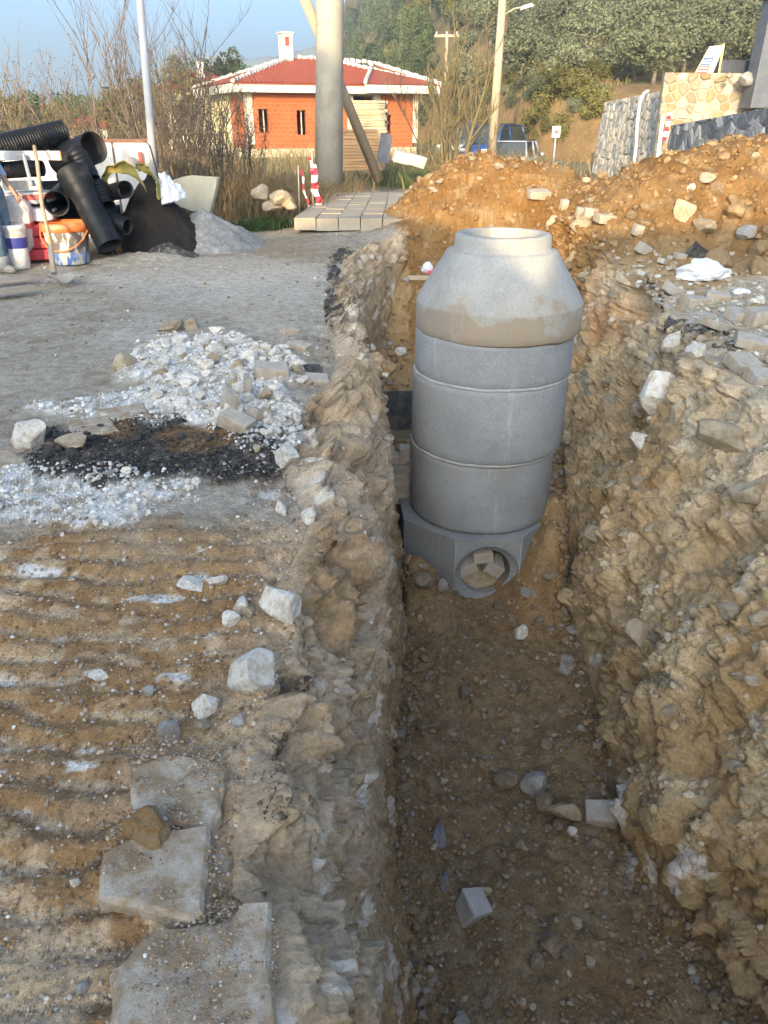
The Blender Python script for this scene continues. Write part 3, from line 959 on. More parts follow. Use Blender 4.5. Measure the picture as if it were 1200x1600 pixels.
# --- single stones that stand out
for a in [
    (402, 1040, 100, 112, 'white', 'big pale square limestone block with a brown smear, on the track marks', True),
    (322, 1098, 54, 56, 'white', 'pale lumpy stone just below left of the big square block', True),
    (228, 1308, 90, 76, 'ochre', 'ochre jagged rock lying across the broken kerb slab', True),
    (436, 938, 62, 88, 'white', 'tall pale boulder standing on the trench rim above the square block', True),
    (47, 680, 54, 54, 'white', 'lone white stone left of the black asphalt crumbs', True),
    (193, 565, 46, 32, 'tan', 'beige wedge-shaped stone left of the white rubble heap', False),
    (266, 507, 58, 24, 'tan', 'flat tan stone lying on the dusty road above the rubble', False),
    (301, 506, 28, 24, 'tan', 'small tan stone touching the flat stone on the road', False),
    (376, 945, 34, 34, 'white', 'small pale stone left of the tall rim boulder', False),
    (358, 970, 36, 28, 'white', 'small chalky stone above the big square block', False),
    (390, 955, 30, 26, 'tan', 'sandy fragment beside the tall rim boulder', False),
    (338, 905, 34, 24, 'white', 'flat chalky fragment in the upper track furrows', False),
    (300, 912, 50, 18, 'white', 'long chalky flake in the upper track furrows', False),
    (235, 1077, 22, 30, 'grey', 'upright grey pebble in the middle of the track marks', False),
    (263, 1140, 42, 58, 'grey', 'pale grey stone half sunk in the tracks below the lumpy stone', False),
    (155, 1057, 28, 20, 'white', 'white and grey pebble at the left of the tracks', False),
    (372, 1123, 26, 18, 'grey', 'flat grey chip right below the lumpy stone', False),
    (318, 1130, 26, 24, 'tan', 'small tan chip under the lumpy stone', False),
    (172, 1352, 22, 24, 'orange', 'rusty pebble below left of the ochre rock', False),
    (120, 1378, 18, 26, 'white', 'pale pebble near the lower left of the tracks', False),
    (132, 1540, 22, 24, 'grey', 'grey pebble near the bottom of the picture', False),
    (330, 1548, 34, 28, 'tan', 'tan stone on the lowest broken slab', False),
    (360, 1452, 18, 16, 'white', 'small white chip on the lowest broken slab', False),
    (448, 715, 48, 56, 'white', 'pale chunk capped with brown soil on the rim beside the asphalt crumbs', True),
    (484, 808, 34, 40, 'white', 'pale chunk sticking out of the rim below the asphalt crumbs', True),
    (440, 795, 26, 32, 'white', 'chalky chip on the rim left of the sticking-out chunk', False),
    (108, 690, 60, 34, 'tan', 'brown-black lump of earth at the left end of the asphalt crumbs', False),
    (1020, 606, 78, 86, 'white', 'large pale boulder in the top of the right trench wall', True),
    (1056, 536, 52, 40, 'white', 'pale block under the black asphalt edge on the right wall', True),
    (1086, 550, 36, 32, 'white', 'smaller pale block under the black asphalt edge on the right wall', True),
    (1062, 640, 60, 50, 'tan', 'tan boulder below the large pale boulder on the right wall', True),
    (1006, 690, 46, 50, 'white', 'pale lump jutting out left of the tan boulder on the right wall', True),
    (1130, 680, 80, 60, 'tan', 'broad tan boulder high on the right trench wall', True),
    (1170, 770, 70, 60, 'tan', 'tan boulder at the right edge of the trench wall', True),
    (1000, 985, 56, 70, 'tan', 'smooth tan lump halfway down the right trench wall', True),
    (1128, 408, 56, 44, 'orange', 'round brown boulder beside the white plastic bag', True),
    (1188, 414, 46, 42, 'orange', 'ochre boulder right of the round brown boulder', True),
    (1066, 332, 38, 40, 'tan', 'long pale slab-like rock leaning on the right soil heap', True),
    (1098, 352, 38, 24, 'tan', 'pale flat rock at the foot of the right soil heap', False),
    (1165, 365, 32, 28, 'grey', 'grey-white rock at the right foot of the soil heap', False),
    (1150, 332, 34, 30, 'orange', 'rounded orange rock low on the right soil heap', False),
    (1120, 300, 30, 28, 'orange', 'rounded tan rock in the shaded part of the right soil heap', False),
    (1180, 385, 40, 34, 'orange', 'orange boulder at the right edge below the heap', False),
    (1076, 293, 14, 16, 'white', 'small pale stone high on the right soil heap', False),
    (1110, 275, 36, 18, 'tan', 'flat pale rock near the crest of the right soil heap', False),
    (790, 1214, 46, 28, 'brown', 'brown elongated stone in the middle of the trench floor', False),
    (848, 1250, 40, 36, 'brown', 'reddish brown stone left of the faceted tan stone in the trench', False),
    (878, 1264, 56, 48, 'tan', 'faceted tan stone in the trench left of the broken block', True),
    (836, 1218, 50, 40, 'grey', 'grey-brown stone above the reddish stone in the trench', False),
    (892, 1296, 18, 22, 'white', 'small pale pebble under the faceted tan stone', False),
    (858, 1468, 54, 42, 'brown', 'largest brown boulder near the bottom of the trench', True),
    (838, 1500, 30, 26, 'brown', 'round brown stone touching the largest trench boulder', False),
    (885, 1488, 22, 18, 'brown', 'small brown stone right of the largest trench boulder', False),
    (1158, 1558, 26, 32, 'tan', 'tan cobble at the lower right end of the trench floor', False),
    (1116, 1556, 28, 26, 'brown', 'brown cobble beside the tan cobble at the lower right', False),
    (812, 985, 24, 30, 'white', 'pale stone standing on the floor before the manhole', False),
    (726, 1079, 26, 24, 'brown', 'round brown stone on the trench floor below the manhole', False),
    (718, 1590, 36, 40, 'grey', 'dark grey stone at the bottom edge of the trench floor', False),
    (608, 576, 30, 30, 'orange', 'ochre cobble on the left bank beside the manhole rings', False),
    (628, 548, 26, 16, 'white', 'pale flat stone on the left bank beside the manhole', False),
    (660, 905, 40, 34, 'brown', 'earth-covered stone at the left foot of the manhole base', False),
    (690, 918, 20, 36, 'grey', 'grey shard leaning at the left foot of the manhole base', False),
    (855, 900, 26, 24, 'brown', 'reddish stone at the right foot of the manhole base', False),
    (886, 660, 22, 36, 'tan', 'pale stone in the sand right of the upper manhole rings', False),
    (884, 690, 22, 20, 'tan', 'tan stone in the sand right of the middle manhole ring', False),
    (820, 922, 24, 18, 'grey', 'grey chip at the right corner of the manhole base', False),
]:
    put_rock(*a[:5], a[5], big=a[6], deep=-.05 if a[4] == 'ochre' else .25)

def where(p, zone):
    a, b, _ = proj(np.array([p[:]]))
    a, b = float(a[0]), float(b[0])
    if zone == 'rubble':
        v = 'far' if b < 560 else 'middle' if b < 620 else 'near'
        return 'in the %s %s of the rubble heap' % (v, 'left' if a < 280 else 'centre' if a < 370 else 'right')
    if zone == 'track':
        return 'at its left end' if a < 110 else 'left of its middle' if a < 200 else 'right of its middle' if a < 300 else 'at its right end'
    if zone == 'floor':
        v = 'just before the manhole' if b < 1050 else 'in the upper part' if b < 1180 else 'level with the broken block' if b < 1330 else 'in the lower part' if b < 1480 else 'at the bottom edge'
        return '%s of the trench floor, %s' % (v.replace('just before the manhole', 'before the manhole on the far end'), 'left side' if a < 740 else 'middle' if a < 880 else 'right side')
    return 'near the rim' if a < 1040 else 'left of the plastic bag' if a < 1080 else 'in front of the plastic bag' if b > 430 else 'behind the plastic bag'
def stones_on(weight, n, seed, key, wmin, wmax, label, group, name='stone', cat='stone', deep=.3, hk=.8, under=None, zone=None):
    idx = scatter_idx(weight, n, seed)
    rng = random.Random(seed)
    for i in idx:
        p = Vector(TP[i].tolist())
        w = rng.uniform(wmin, wmax) * mpp(p) / 2
        k = key if isinstance(key, str) else rng.choice(key)
        o = mobj(name, rng.choice(ROCKS[k]), rot=(rng.uniform(-.4, .4), rng.uniform(-.4, .4), rng.uniform(0, 6.28)), scale=(w, w * rng.uniform(.7, 1), w * hk * rng.uniform(.7, 1)))
        nn = Vector(TN[i].tolist())
        o.location = p + nn * w * hk * (1 - 2 * deep)
        if under is None: tag(o, label % where(p, zone), cat, group)
        else: o.parent = under
stones_on(wA * m_rub, 150, 21, ['white', 'white', 'white', 'white', 'white', 'white', 'white', 'tan'], 9, 30, 'white limestone lump %s', 'lumps of the white rubble heap', zone='rubble', hk=.75, deep=.2)
stones_on(wA * m_rub2 * (Y0 < 3.5), 34, 22, 'white', 9, 20, 'small white lump in the chalky strip, %s', 'white lumps along the track edge', zone='track', hk=.9, deep=.2)
stones_on(scr * sstep(.3, .6, hp_b), 40, 23, ['orange', 'orange', 'tan'], 9, 26, 'orange-tan rock on the long soil heap to the right', 'rocks on the right soil heap', under=HEAP_R)
stones_on(scr * sstep(.3, .6, hp_a), 24, 24, ['orange', 'orange', 'tan'], 8, 20, 'orange-tan rock on the soil heap behind the manhole', 'rocks on the far soil heap', under=HEAP_F)
stones_on(scr * C_ * (dflat > 1.5) * (Y0 < 5.2), 50, 25, ['brown', 'brown', 'brown', 'tan'], 10, 24, 'brown stone lying %s', 'stones on the trench floor', zone='floor')
stones_on(scr * D_ * inwall * (tt > .3) * (Y0 > 2.2), 60, 26, ['tan'], 14, 44, 'tan stone bedded in the right trench wall', 'stones bedded in the right wall', deep=.42, under=WALL_R)
stones_on(scr * E_ * (hp0 < .3) * (pxT < 1200), 30, 27, ['white', 'tan', 'orange'], 10, 26, 'stone lying on the broken right pavement %s', 'stones on the right pavement', zone='right')
stones_on(scr * B_ * inwall * (Y0 > 5.5) * (tt > .1), 40, 28, ['tan', 'white', 'brown'], 8, 18, 'stone bedded in the far left trench wall beside the manhole', 'stones bedded in the far left wall', deep=.42, under=WALL_L)

ROCKS['black'] = [rock_mesh('asphalt_lump', 900 + i, 2, 8, .12, M_asph, .5) for i in range(4)]
stones_on(wA * m_asp, 26, 29, 'black', 9, 24, 'black asphalt lump in the crumb patch, %s', 'asphalt lumps of the crumb patch', zone='track', name='asphalt_lump', cat='asphalt', deep=.3)
# --- broken slabs of kerb and paving
M_slab = plain('dirty_slab', (.56, .49, .40), (.70, .63, .54), 22, .95, .8, .010, dirt=(.38, .27, .165), dirt_amt=.56, dscale=11, fine=90)
def rough_slab(name, pix, ztop, thick, label, cat='slab', mat=None, jit=.006, tilt=None, step=.03, group=None):
    pts = [at_z(x, y, ztop) for x, y in pix]
    c = sum(pts, Vector()) / len(pts)
    out = []
    for i, p in enumerate(pts):
        q = pts[(i + 1) % len(pts)]
        m = max(1, int((q - p).length / step))
        for k in range(m):
            r = p.lerp(q, k / m)
            out.append(r + Vector((random.uniform(-jit, jit), random.uniform(-jit, jit), 0)) - c)
    mb = MB()
    n = len(out)
    inner = [p * (1 - .012 / max(p.length, .03)) for p in out]
    vs = [Vector((p.x, p.y, 0)) for p in inner] + [Vector((p.x, p.y, -.012 + random.uniform(-.004, .004))) for p in out] + [Vector((p.x * .97, p.y * .97, -thick)) for p in out]
    fs = [tuple(range(n))]
    for a in (0, n):
        fs += [(a + i, a + n + i, a + n + (i + 1) % n, a + (i + 1) % n) for i in range(n)]
    fs.append(tuple(2 * n + i for i in reversed(range(n))))
    mb.add(vs, fs)
    o = mb.build(name, mat or M_slab, loc=c, rot=tilt)
    return tag(o, label, cat, group)
rough_slab('kerb_slab', [(205, 1200), (262, 1178), (318, 1180), (350, 1200), (346, 1262), (330, 1292), (240, 1280), (205, 1265)], .040, .12, 'dusty broken concrete slab on the rim above the ochre rock', tilt=(.02, .03, 0))
rough_slab('kerb_slab', [(216, 1300), (328, 1286), (326, 1340), (318, 1424), (300, 1434), (205, 1412), (150, 1400), (160, 1330)], .045, .13, 'straight-edged concrete slab under the ochre rock', jit=.003)
rough_slab('kerb_slab', [(330, 1440), (362, 1432), (385, 1404), (424, 1402), (426, 1500), (432, 1600), (440, 1700), (180, 1700), (170, 1520), (240, 1450)], .040, .12, 'gravel-strewn broken slab corner at the bottom of the picture', jit=.004)
rough_slab('slab_fragment', [(335, 1320), (380, 1330), (392, 1385), (360, 1425), (330, 1420)], -.03, .07, 'grey slab fragment tilted down between the two broken slabs', tilt=(.05, .12, 0))
rough_slab('paving_slab', [(-30, 705), (38, 700), (42, 735), (-30, 745)], .012, .05, 'dusty paving slab at the left edge, farther of the two beside the asphalt')
rough_slab('paving_slab', [(-30, 752), (38, 742), (62, 768), (40, 795), (-30, 798)], .012, .05, 'dusty paving slab at the left edge, nearer of the two beside the asphalt')
rough_slab('paving_slab', [(105, 655), (170, 648), (186, 672), (110, 684)], .03, .06, 'pale paving slab at the upper left of the asphalt crumbs')
rough_slab('paving_slab', [(150, 640), (225, 628), (236, 650), (176, 655)], .03, .06, 'pale paving slab left of the white rubble, behind another slab')
M_joint = M_conc
# upright and leaning pieces round the rubble
def block(name, px, py, size, rot, label, cat='paving block', mat=None, up=.35, group=None, bevel=.006, rough=.09):
    p, n = hit(px, py)
    mb = MB().box((0, 0, 0), size, jit=min(size) * rough)
    o = mb.build(name, mat or M_paver, loc=p + Vector((0, 0, size[2] * up)), rot=rot, bevel=bevel)
    return tag(o, label, cat, group)
for a in [
    (358, 640, (.05, .16, .14), (.1, .2, .5), 'grey paving piece standing on edge in the rubble heap'),
    (388, 618, (.04, .16, .15), (0, .1, .25), 'thin grey slab piece standing right of the rubble heap'),
    (425, 590, (.22, .14, .10), (.1, .1, .3), 'dusty block at the right end of the white rubble'),
    (372, 668, (.18, .10, .08), (.1, .3, -.4), 'paving piece leaning near the asphalt crumbs'),
    (408, 655, (.16, .09, .06), (0, .4, .9), 'oblong tan paving piece sloping towards the trench'),
    (470, 545, (.18, .09, .06), (.1, .1, -.5), 'flat paving piece near the rim above the rubble'),
    (455, 520, (.14, .10, .07), (.1, .2, .3), 'small paving piece near the rim, farther from the rubble'),
    (495, 600, (.16, .12, .07), (.2, .1, .2), 'pale piece with tar on the left rim'),
]:
    block('paving_block', *a, mat=M_conc)
for a in [
    (1050, 458, (.20, .13, .10), (.2, .5, .5), M_paver, 'light paving block tipped up on the right rim'),
    (1086, 476, (.26, .18, .09), (.1, .12, .3), M_conc, 'dusty paving block beside the tipped-up block'),
    (1120, 468, (.22, .16, .09), (.1, .1, -.3), M_conc, 'dusty paving block right of the white plastic bag front'),
    (1006, 396, (.16, .12, .11), (.2, .4, .4), M_paver, 'light paving block standing in soil near the right rim'),
    (1034, 410, (.16, .09, .06), (.2, .2, .9), M_paver, 'light flat paving block between rim and plastic bag'),
    (1062, 404, (.14, .08, .06), (.1, .1, .2), M_paver, 'small grey paving block left of the plastic bag'),
    (994, 366, (.12, .09, .12), (.1, .2, .1), M_conc, 'small dusty block on the far right rim'),
    (1120, 515, (.26, .18, .07), (.1, .3, .6), M_conc, 'angular slab piece above the black asphalt edge'),
    (1152, 498, (.20, .16, .10), (.2, .1, .4), M_paver, 'light block behind the angular slab piece'),
    (1185, 505, (.22, .20, .14), (.1, .1, .2), M_conc, 'big dusty block at the right edge of the picture'),
    (1172, 540, (.24, .16, .08), (.1, .2, -.3), M_conc, 'flat dusty piece in front of the big block'),
    (1160, 575, (.22, .20, .08), (.3, .1, .3), M_conc, 'pale slab piece lying below the black asphalt edge'),
    (1195, 600, (.26, .18, .10), (.2, .1, .1), M_conc, 'dusty slab piece at the right edge under the big block'),
    (905, 338, (.10, .10, .14), (.1, .1, .2), M_conc, 'sunlit kerb piece at the far right rim'),
    (922, 340, (.18, .12, .14), (0, .1, .1), M_conc, 'sunlit block next to the kerb piece on the far rim'),
    (945, 346, (.24, .16, .10), (.1, .1, .3), M_conc, 'pale block at the near end of the far right kerb'),
    (880, 325, (.10, .10, .14), (.1, 0, .2), M_conc, 'sunlit kerb piece farthest along the right rim'),
    (840, 308, (.3, .2, .12), (.1, 0, .2), M_conc, 'pale slab lump on the far soil slope'),
]:
    block('paving_block', a[0], a[1], a[2], a[3], a[5], mat=a[4])
def crust(pix, ztop, thick, label):
    return rough_slab('asphalt_crust', pix, ztop, thick, label, 'asphalt', M_asph, .02, step=.05)
crust([(1040, 503), (1075, 510), (1120, 535), (1150, 548), (1155, 540), (1120, 518), (1080, 500), (1045, 492)], -.02, .06, 'black asphalt crust overhanging the right trench wall')
crust([(1000, 432), (1030, 462), (1036, 476), (1046, 470), (1036, 448), (1012, 428)], -.01, .05, 'thin asphalt crust along the farther right rim')
block('asphalt_chunk', 1086, 400, (.16, .14, .16), (.3, .5, .2), 'black asphalt chunk behind the white plastic bag', 'asphalt', M_asph)
block('asphalt_chunk', 524, 428, (.08, .16, .07), (.2, .2, -.3), 'black asphalt chunk on the left rim near the pavement', 'asphalt', M_asph)
block('asphalt_chunk', 536, 400, (.16, .09, .07), (.1, .2, .3), 'black asphalt chunk at the far bend of the left rim', 'asphalt', M_asph)
block('asphalt_chunk', 514, 478, (.07, .12, .06), (.1, .3, .2), 'black asphalt chunk on the left rim above the rubble', 'asphalt', M_asph)
block('asphalt_chunk', 488, 586, (.12, .09, .07), (.1, .1, .4), 'lump of tar on the pale piece of the left rim', 'asphalt', M_asph)

# blocks lying in the trench
block('broken_block', 938, 1278, (.17, .12, .10), (.25, -.15, -.2), 'broken light concrete block lying on the trench floor', 'block', M_conc, up=.3, bevel=.012, rough=.16)
block('broken_block', 738, 1425, (.13, .13, .12), (.3, .2, .5), 'small grey concrete cube on the trench floor', 'block', M_grey, up=.3, bevel=.014, rough=.18)
def shard(px, py, w, h, label, c):
    p, n = hit(px, py)
    s = mpp(p)
    bm = bmesh.new()
    bmesh.ops.create_icosphere(bm, subdivisions=3, radius=1.0)
    V = np.array([v.co[:] for v in bm.verts])
    V = V * (1 + .5 * fbm(V + px, 1.6, 4, 3, ridged=True))[:, None] * np.array([w * s * .45, .02, h * s * .5])
    V[:, 0] *= np.clip(1 - V[:, 2] / (h * s), .2, 1.2)
    for v, q in zip(bm.verts, V): v.co = q
    me = bpy.data.meshes.new('plastic_shard'); bm.to_mesh(me); bm.free()
    me.materials.append(plain('shard_plastic', c, None, 20, .4, .4, dirt=(.20, .15, .10), dirt_amt=.4, dscale=20))
    tag(mobj('plastic_shard', me, loc=p, rot=(-1.0, .2, 0)), label, 'scrap')
shard(686, 1312, 26, 50, 'blue-grey pointed plastic scrap on the left of the trench floor', (.13, .14, .165))
shard(696, 1380, 16, 30, 'small blue-grey plastic scrap below the pointed scrap', (.11, .12, .15))

# ================================================================== MANHOLE
def mconc(name, base, wet, stain=None, zlo=0, zhi=0):
    m, nt, b = new_mat(name)
    n = noise_node(nt, 2.2, 6, .6)
    r = ramp(nt, [(.35, 0), (.65, 1)])
    nt.links.new(n.outputs[0], r.inputs[0])
    o = mixc(nt, r.outputs[0], base, wet)
    n2 = noise_node(nt, 9, 7, .75, stretch=(1, 1, .25))
    r2 = ramp(nt, [(.55, 0), (.75, 1)])
    nt.links.new(n2.outputs[0], r2.inputs[0])
    f = nt.nodes.new('ShaderNodeMath'); f.operation = 'MULTIPLY'; f.inputs[1].default_value = .45
    nt.links.new(r2.outputs[0], f.inputs[0])
    o = mixc(nt, f.outputs[0], o, tuple(x * 1.35 for x in base))
    n4 = noise_node(nt, 60, 3, .6)
    r4 = ramp(nt, [(.28, .82), (.5, 1.0), (.75, 1.1)])
    nt.links.new(n4.outputs[0], r4.inputs[0])
    o = mixc(nt, 1.0, o, r4.outputs[0], 'MULTIPLY')
    # scratches
    tc = nt.nodes.new('ShaderNodeTexCoord')
    n5 = noise_node(nt, 5, 3, .5, dist=2.5, stretch=(1, 1, 2.2))
    r5 = ramp(nt, [(.492, 0), (.5, 1), (.508, 0)])
    nt.links.new(n5.outputs[0], r5.inputs[0])
    n6 = noise_node(nt, 3.1, 2, .5)
    r6 = ramp(nt, [(.52, 0), (.62, .7)])
    nt.links.new(n6.outputs[0], r6.inputs[0])
    f2 = nt.nodes.new('ShaderNodeMath'); f2.operation = 'MULTIPLY'
    nt.links.new(r5.outputs[0], f2.inputs[0]); nt.links.new(r6.outputs[0], f2.inputs[1])
    o = mixc(nt, f2.outputs[0], o, (.62, .62, .62))
    if stain:
        sx = nt.nodes.new('ShaderNodeSeparateXYZ')
        nt.links.new(tc.outputs['Object'], sx.inputs[0])
        n3 = noise_node(nt, 2.6, 4, .55)
        ad = nt.nodes.new('ShaderNodeMath'); ad.operation = 'MULTIPLY_ADD'
        nt.links.new(n3.outputs[0], ad.inputs[0]); ad.inputs[1].default_value = .85
        nt.links.new(sx.outputs[2], ad.inputs[2])
        mr = nt.nodes.new('ShaderNodeMapRange')
        mr.inputs[1].default_value = zhi; mr.inputs[2].default_value = zlo
        nt.links.new(ad.outputs[0], mr.inputs[0])
        rr_ = ramp(nt, [(0, 0), (.35, .35), (.42, .85), (1, .9)])
        nt.links.new(mr.outputs[0], rr_.inputs[0])
        o = mixc(nt, rr_.outputs[0], o, stain)

        nt2 = noise_node(nt, 4, 5, .7, stretch=(1, 1, .3))
        rs = ramp(nt, [(.58, 0), (.72, .55)])
        nt.links.new(nt2.outputs[0], rs.inputs[0])
        o = mixc(nt, rs.outputs[0], o, (.40, .33, .24))
    # mud splashes, chalky runs and pin holes
    for sc, st, lo_, hi_, amt, cc in ((3.2, (1, 1, .5), .56, .70, .55, (.36, .28, .20)), (6.0, (1, 1, .12), .60, .72, .5, (.56, .56, .55)), (26.0, (1, 1, 1), .66, .70, .6, (.10, .10, .10)), (1.4, (1, 1, .6), .45, .62, .35, (.20, .205, .215))):
        nx = noise_node(nt, sc, 6, .72, stretch=st)
        rx_ = ramp(nt, [(lo_, 0), (hi_, amt)])
        nt.links.new(nx.outputs[0], rx_.inputs[0])
        o = mixc(nt, rx_.outputs[0], o, cc)
    nt.links.new(o, b.inputs['Base Color'])
    b.inputs['Roughness'].default_value = .85
    b.inputs['Specular IOR Level'].default_value = .3
    p = add_bump(nt, b, n4.outputs[0], .25, .004)
    add_bump(nt, b, n2.outputs[0], .25, .008, p)
    return m
M_ring = mconc('ring_concrete', (.265, .27, .275), (.345, .35, .355))
M_cone = mconc('cone_concrete', (.40, .39, .365), (.46, .45, .42), (.37, .285, .20), 2.44, 2.80)
M_base = mconc('base_concrete', (.24, .245, .25), (.30, .305, .31))
M_mort = plain('mortar', (.34, .335, .32), (.46, .45, .43), 12, .95, .6, .01)
MHX, MHY = .84, 5.95
mh = empty('concrete_manhole', (MHX, MHY, -1.82))
tag(mh, 'grey precast concrete manhole of stacked rings with a cone top, standing in the trench', 'manhole')
def ragged_lathe(prof, n, rag, seed):
    """lathe whose first or last rows wander up and down"""
    rng = np.random.RandomState(seed)
    mb = MB()
    vs = []
    for r, z, k in prof:
        w = fbm(np.stack([np.cos(np.arange(n) * 6.2832 / n) * 3, np.sin(np.arange(n) * 6.2832 / n) * 3, np.full(n, seed)], 1), 1.6, 4, seed) * k + rng.uniform(-.3, .3, n) * k * .5
        for i in range(n):
            a = 6.2832 * i / n
            vs.append((r * math.cos(a), r * math.sin(a), z + w[i]))
    fs = []
    for j in range(len(prof) - 1):
        for i in range(n):
            fs.append((j * n + i, j * n + (i + 1) % n, (j + 1) * n + (i + 1) % n, (j + 1) * n + i))
    mb.add(vs, fs, True)
    return mb
ZB = -1.82
def ringpart(name, dx, r, z0, z1, mat, seed, rag=.008):
    prof = [(r - .09, z0 - ZB, 0), (r - .012, z0 - ZB, rag), (r, z0 + .014 - ZB, rag), (r, z0 + .06 - ZB, 0), (r, (z0 + z1) / 2 - ZB, 0), (r, z1 - .05 - ZB, 0), (r, z1 - .012 - ZB, rag * .5), (r - .012, z1 - ZB, rag * .3), (r - .09, z1 - ZB, 0), (r - .09, z0 - ZB, 0)]
    o = ragged_lathe(prof, 96, rag, seed).build(name, mat, mh, loc=(dx, 0, 0))
    return o
ringpart('ring', -.025, .588, -1.325, -.735, M_ring, 3)
ringpart('ring', .0, .612, -.722, -.140, M_ring, 5)
ringpart('ring', .015, .610, -.128, .20, M_ring, 7)
def mortar(dx, r, z, seed):
    prof = [(r - .05, z - .012 - ZB, 0), (r - .002, z - .014 - ZB, .012), (r + .010, z - .002 - ZB, .010), (r + .002, z + .012 - ZB, .008), (r - .05, z + .012 - ZB, 0)]
    ragged_lathe(prof, 120, .01, seed).build('mortar_joint', M_mort, mh, loc=(dx, 0, 0))
mortar(-.012, .600, -.728, 11)
mortar(.008, .606, -.134, 12)
# cone with its neck
cz = lambda z: z - ZB
prof = [(.54, cz(.20), .0), (.615, cz(.185), .014), (.628, cz(.20), .014), (.630, cz(.26), 0), (.630, cz(.392), 0), (.630, cz(.400), 0), (.626, cz(.410), 0), (.620, cz(.420), 0), (.56, cz(.52), 0), (.48, cz(.645), 0), (.412, cz(.752), .002), (.405, cz(.762), .003), (.395, cz(.766), .003), (.364, cz(.772), .003), (.360, cz(.776), .003), (.356, cz(.79), 0), (.352, cz(.865), .003), (.335, cz(.878), .003), (.285, cz(.878), .002), (.275, cz(.86), 0), (.275, cz(.70), 0), (.50, cz(.42), 0), (.54, cz(.20), 0)]
ragged_lathe(prof, 112, .01, 21).build('cone', M_cone, mh, loc=(.035, 0, 0))
# eight-sided base with a round socket
def base_mesh():
    mb = MB()
    ap, top, bot = .64, cz(-1.335), cz(-2.05)
    rad = ap / math.cos(math.pi / 8)
    rot0 = R_(3)
    ang = [-math.pi / 2 + math.pi / 8 + i * math.pi / 4 for i in range(8)]      # corner angles; face between corner 7 and 0 looks to -Y
    P8 = [(rad * math.cos(a), rad * math.sin(a)) for a in ang]
    vs = [Vector((x, y, top)) for x, y in P8] + [Vector((x, y, bot)) for x, y in P8]
    fs = [tuple(range(8)), tuple(reversed(range(8, 16)))]
    for i in range(7):
        fs.append((i, 8 + i, 8 + (i + 1) % 8, (i + 1) % 8))
    mb.add(vs, fs)
    xl, xr = P8[7][0], P8[0][0]
    yf = P8[0][1]
    cx, czc, r1, r2 = 0.0, cz(-1.665), .262, .205
    n = 48
    def rim(r, y, k=0):
        return [Vector((cx + r * math.cos(2 * math.pi * i / n), y, czc + r * math.sin(2 * math.pi * i / n))) for i in range(n)]
    outer = []
    for i in range(n):
        a = 2 * math.pi * i / n
        c, s = math.cos(a), math.sin(a)
        tx = (xr - cx) / c if c > 1e-6 else ((xl - cx) / c if c < -1e-6 else 1e9)
        tz = (top - czc) / s if s > 1e-6 else ((bot - czc) / s if s < -1e-6 else 1e9)
        t_ = min(tx, tz)
        outer.append(Vector((cx + c * t_, yf, czc + s * t_)))
    rows = [outer, rim(r1, yf), rim(r1 - .006, yf + .012), rim(r2 + .01, yf + .05), rim(r2, yf + .055), rim(r2, yf + .40)]
    vs = [v for r in rows for v in r]
    fs = [(j * n + i, j * n + (i + 1) % n, (j + 1) * n + (i + 1) % n, (j + 1) * n + i) for j in range(5) for i in range(n)]
    fs.append(tuple(5 * n + i for i in range(n)))
    mb.add(vs, fs)
    return mb
ob = base_mesh().build('base', M_base, mh, loc=(-.055, 0, 0), rot=(0, 0, R_(4)), bevel=0)
# worn pale edges of the base
for sx in (-1, 1):
    MB().cyl((sx * .265, -.641, cz(-1.34)), (sx * .265, -.641, cz(-1.86)), .005, n=6).build('worn_edge', M_mort, ob)
# earth packed into the socket and blocks closing it
fy = MHY - .64
ed = rock_mesh('earth_plug', 5, 3, 2, .06, M_tan)
tag(mobj('earth_plug', ed, loc=(.785, fy + .20, -1.79), scale=(.19, .12, .11)), 'brown earth filling the bottom of the manhole socket', 'soil')
for (dx, dz, r, lab) in ((0.015, -1.545, .10, 'paving block wedged at the top of the manhole socket'), (-.105, -1.655, .42, 'paving block wedged at the left of the manhole socket'), (.115, -1.655, -.50, 'paving block wedged at the right of the manhole socket')):
    o = MB().box((0, 0, 0), (.155, .20, .10), jit=.003).build('paving_block', M_paver, loc=(.785 + dx, fy + .17, dz), rot=(.12, -r, .05), bevel=.005)
    tag(o, lab, 'paving block')
# blocks and black board left of the manhole
bx0 = at_y(620, 760, 6.2)
gy = 6.2
for i, (px, py, w, h, rz, lab) in enumerate([
    (616, 716, .20, .085, .05, 'paving block lying on the left in the top row of the small stack'),
    (632, 708, .09, .14, .0, 'paving block standing upright on the small stack left of the manhole'),
    (622, 731, .20, .07, -.04, 'paving block second from the top in the stack left of the manhole'),
    (621, 744, .19, .075, .06, 'paving block third from the top in the stack left of the manhole'),
    (623, 757, .20, .075, -.05, 'paving block fourth from the top in the stack left of the manhole'),
    (626, 775, .16, .11, .12, 'dusty block at the bottom of the stack left of the manhole')]):
    p = at_y(px, py, gy - .02 * i)
    o = MB().box((0, 0, 0), (w, .10, h), jit=.003).build('paving_block', M_paver, loc=p, rot=(.06, 0, rz), bevel=.005)
    tag(o, lab, 'paving block')
p = at_y(620, 648, 6.75)
bo = empty('formwork_board', p, (R_(-12), 0, .1))
tag(bo, 'black coated plywood board leaning on the left bank beside the manhole', 'board')
MB().box((0, 0, .0), (.30, .02, .44)).build('panel', plain('black_film', (.022, .026, .034), (.05, .058, .07), 14, .45, .25, .003, dirt=(.16, .14, .11), dirt_amt=.35, dscale=6), bo, bevel=.002)
MB().box((0, -.003, -.185), (.296, .024, .08)).build('dirt_band', plain('caked_dirt', (.22, .19, .14), (.30, .26, .20), 16, .95, .6), bo)
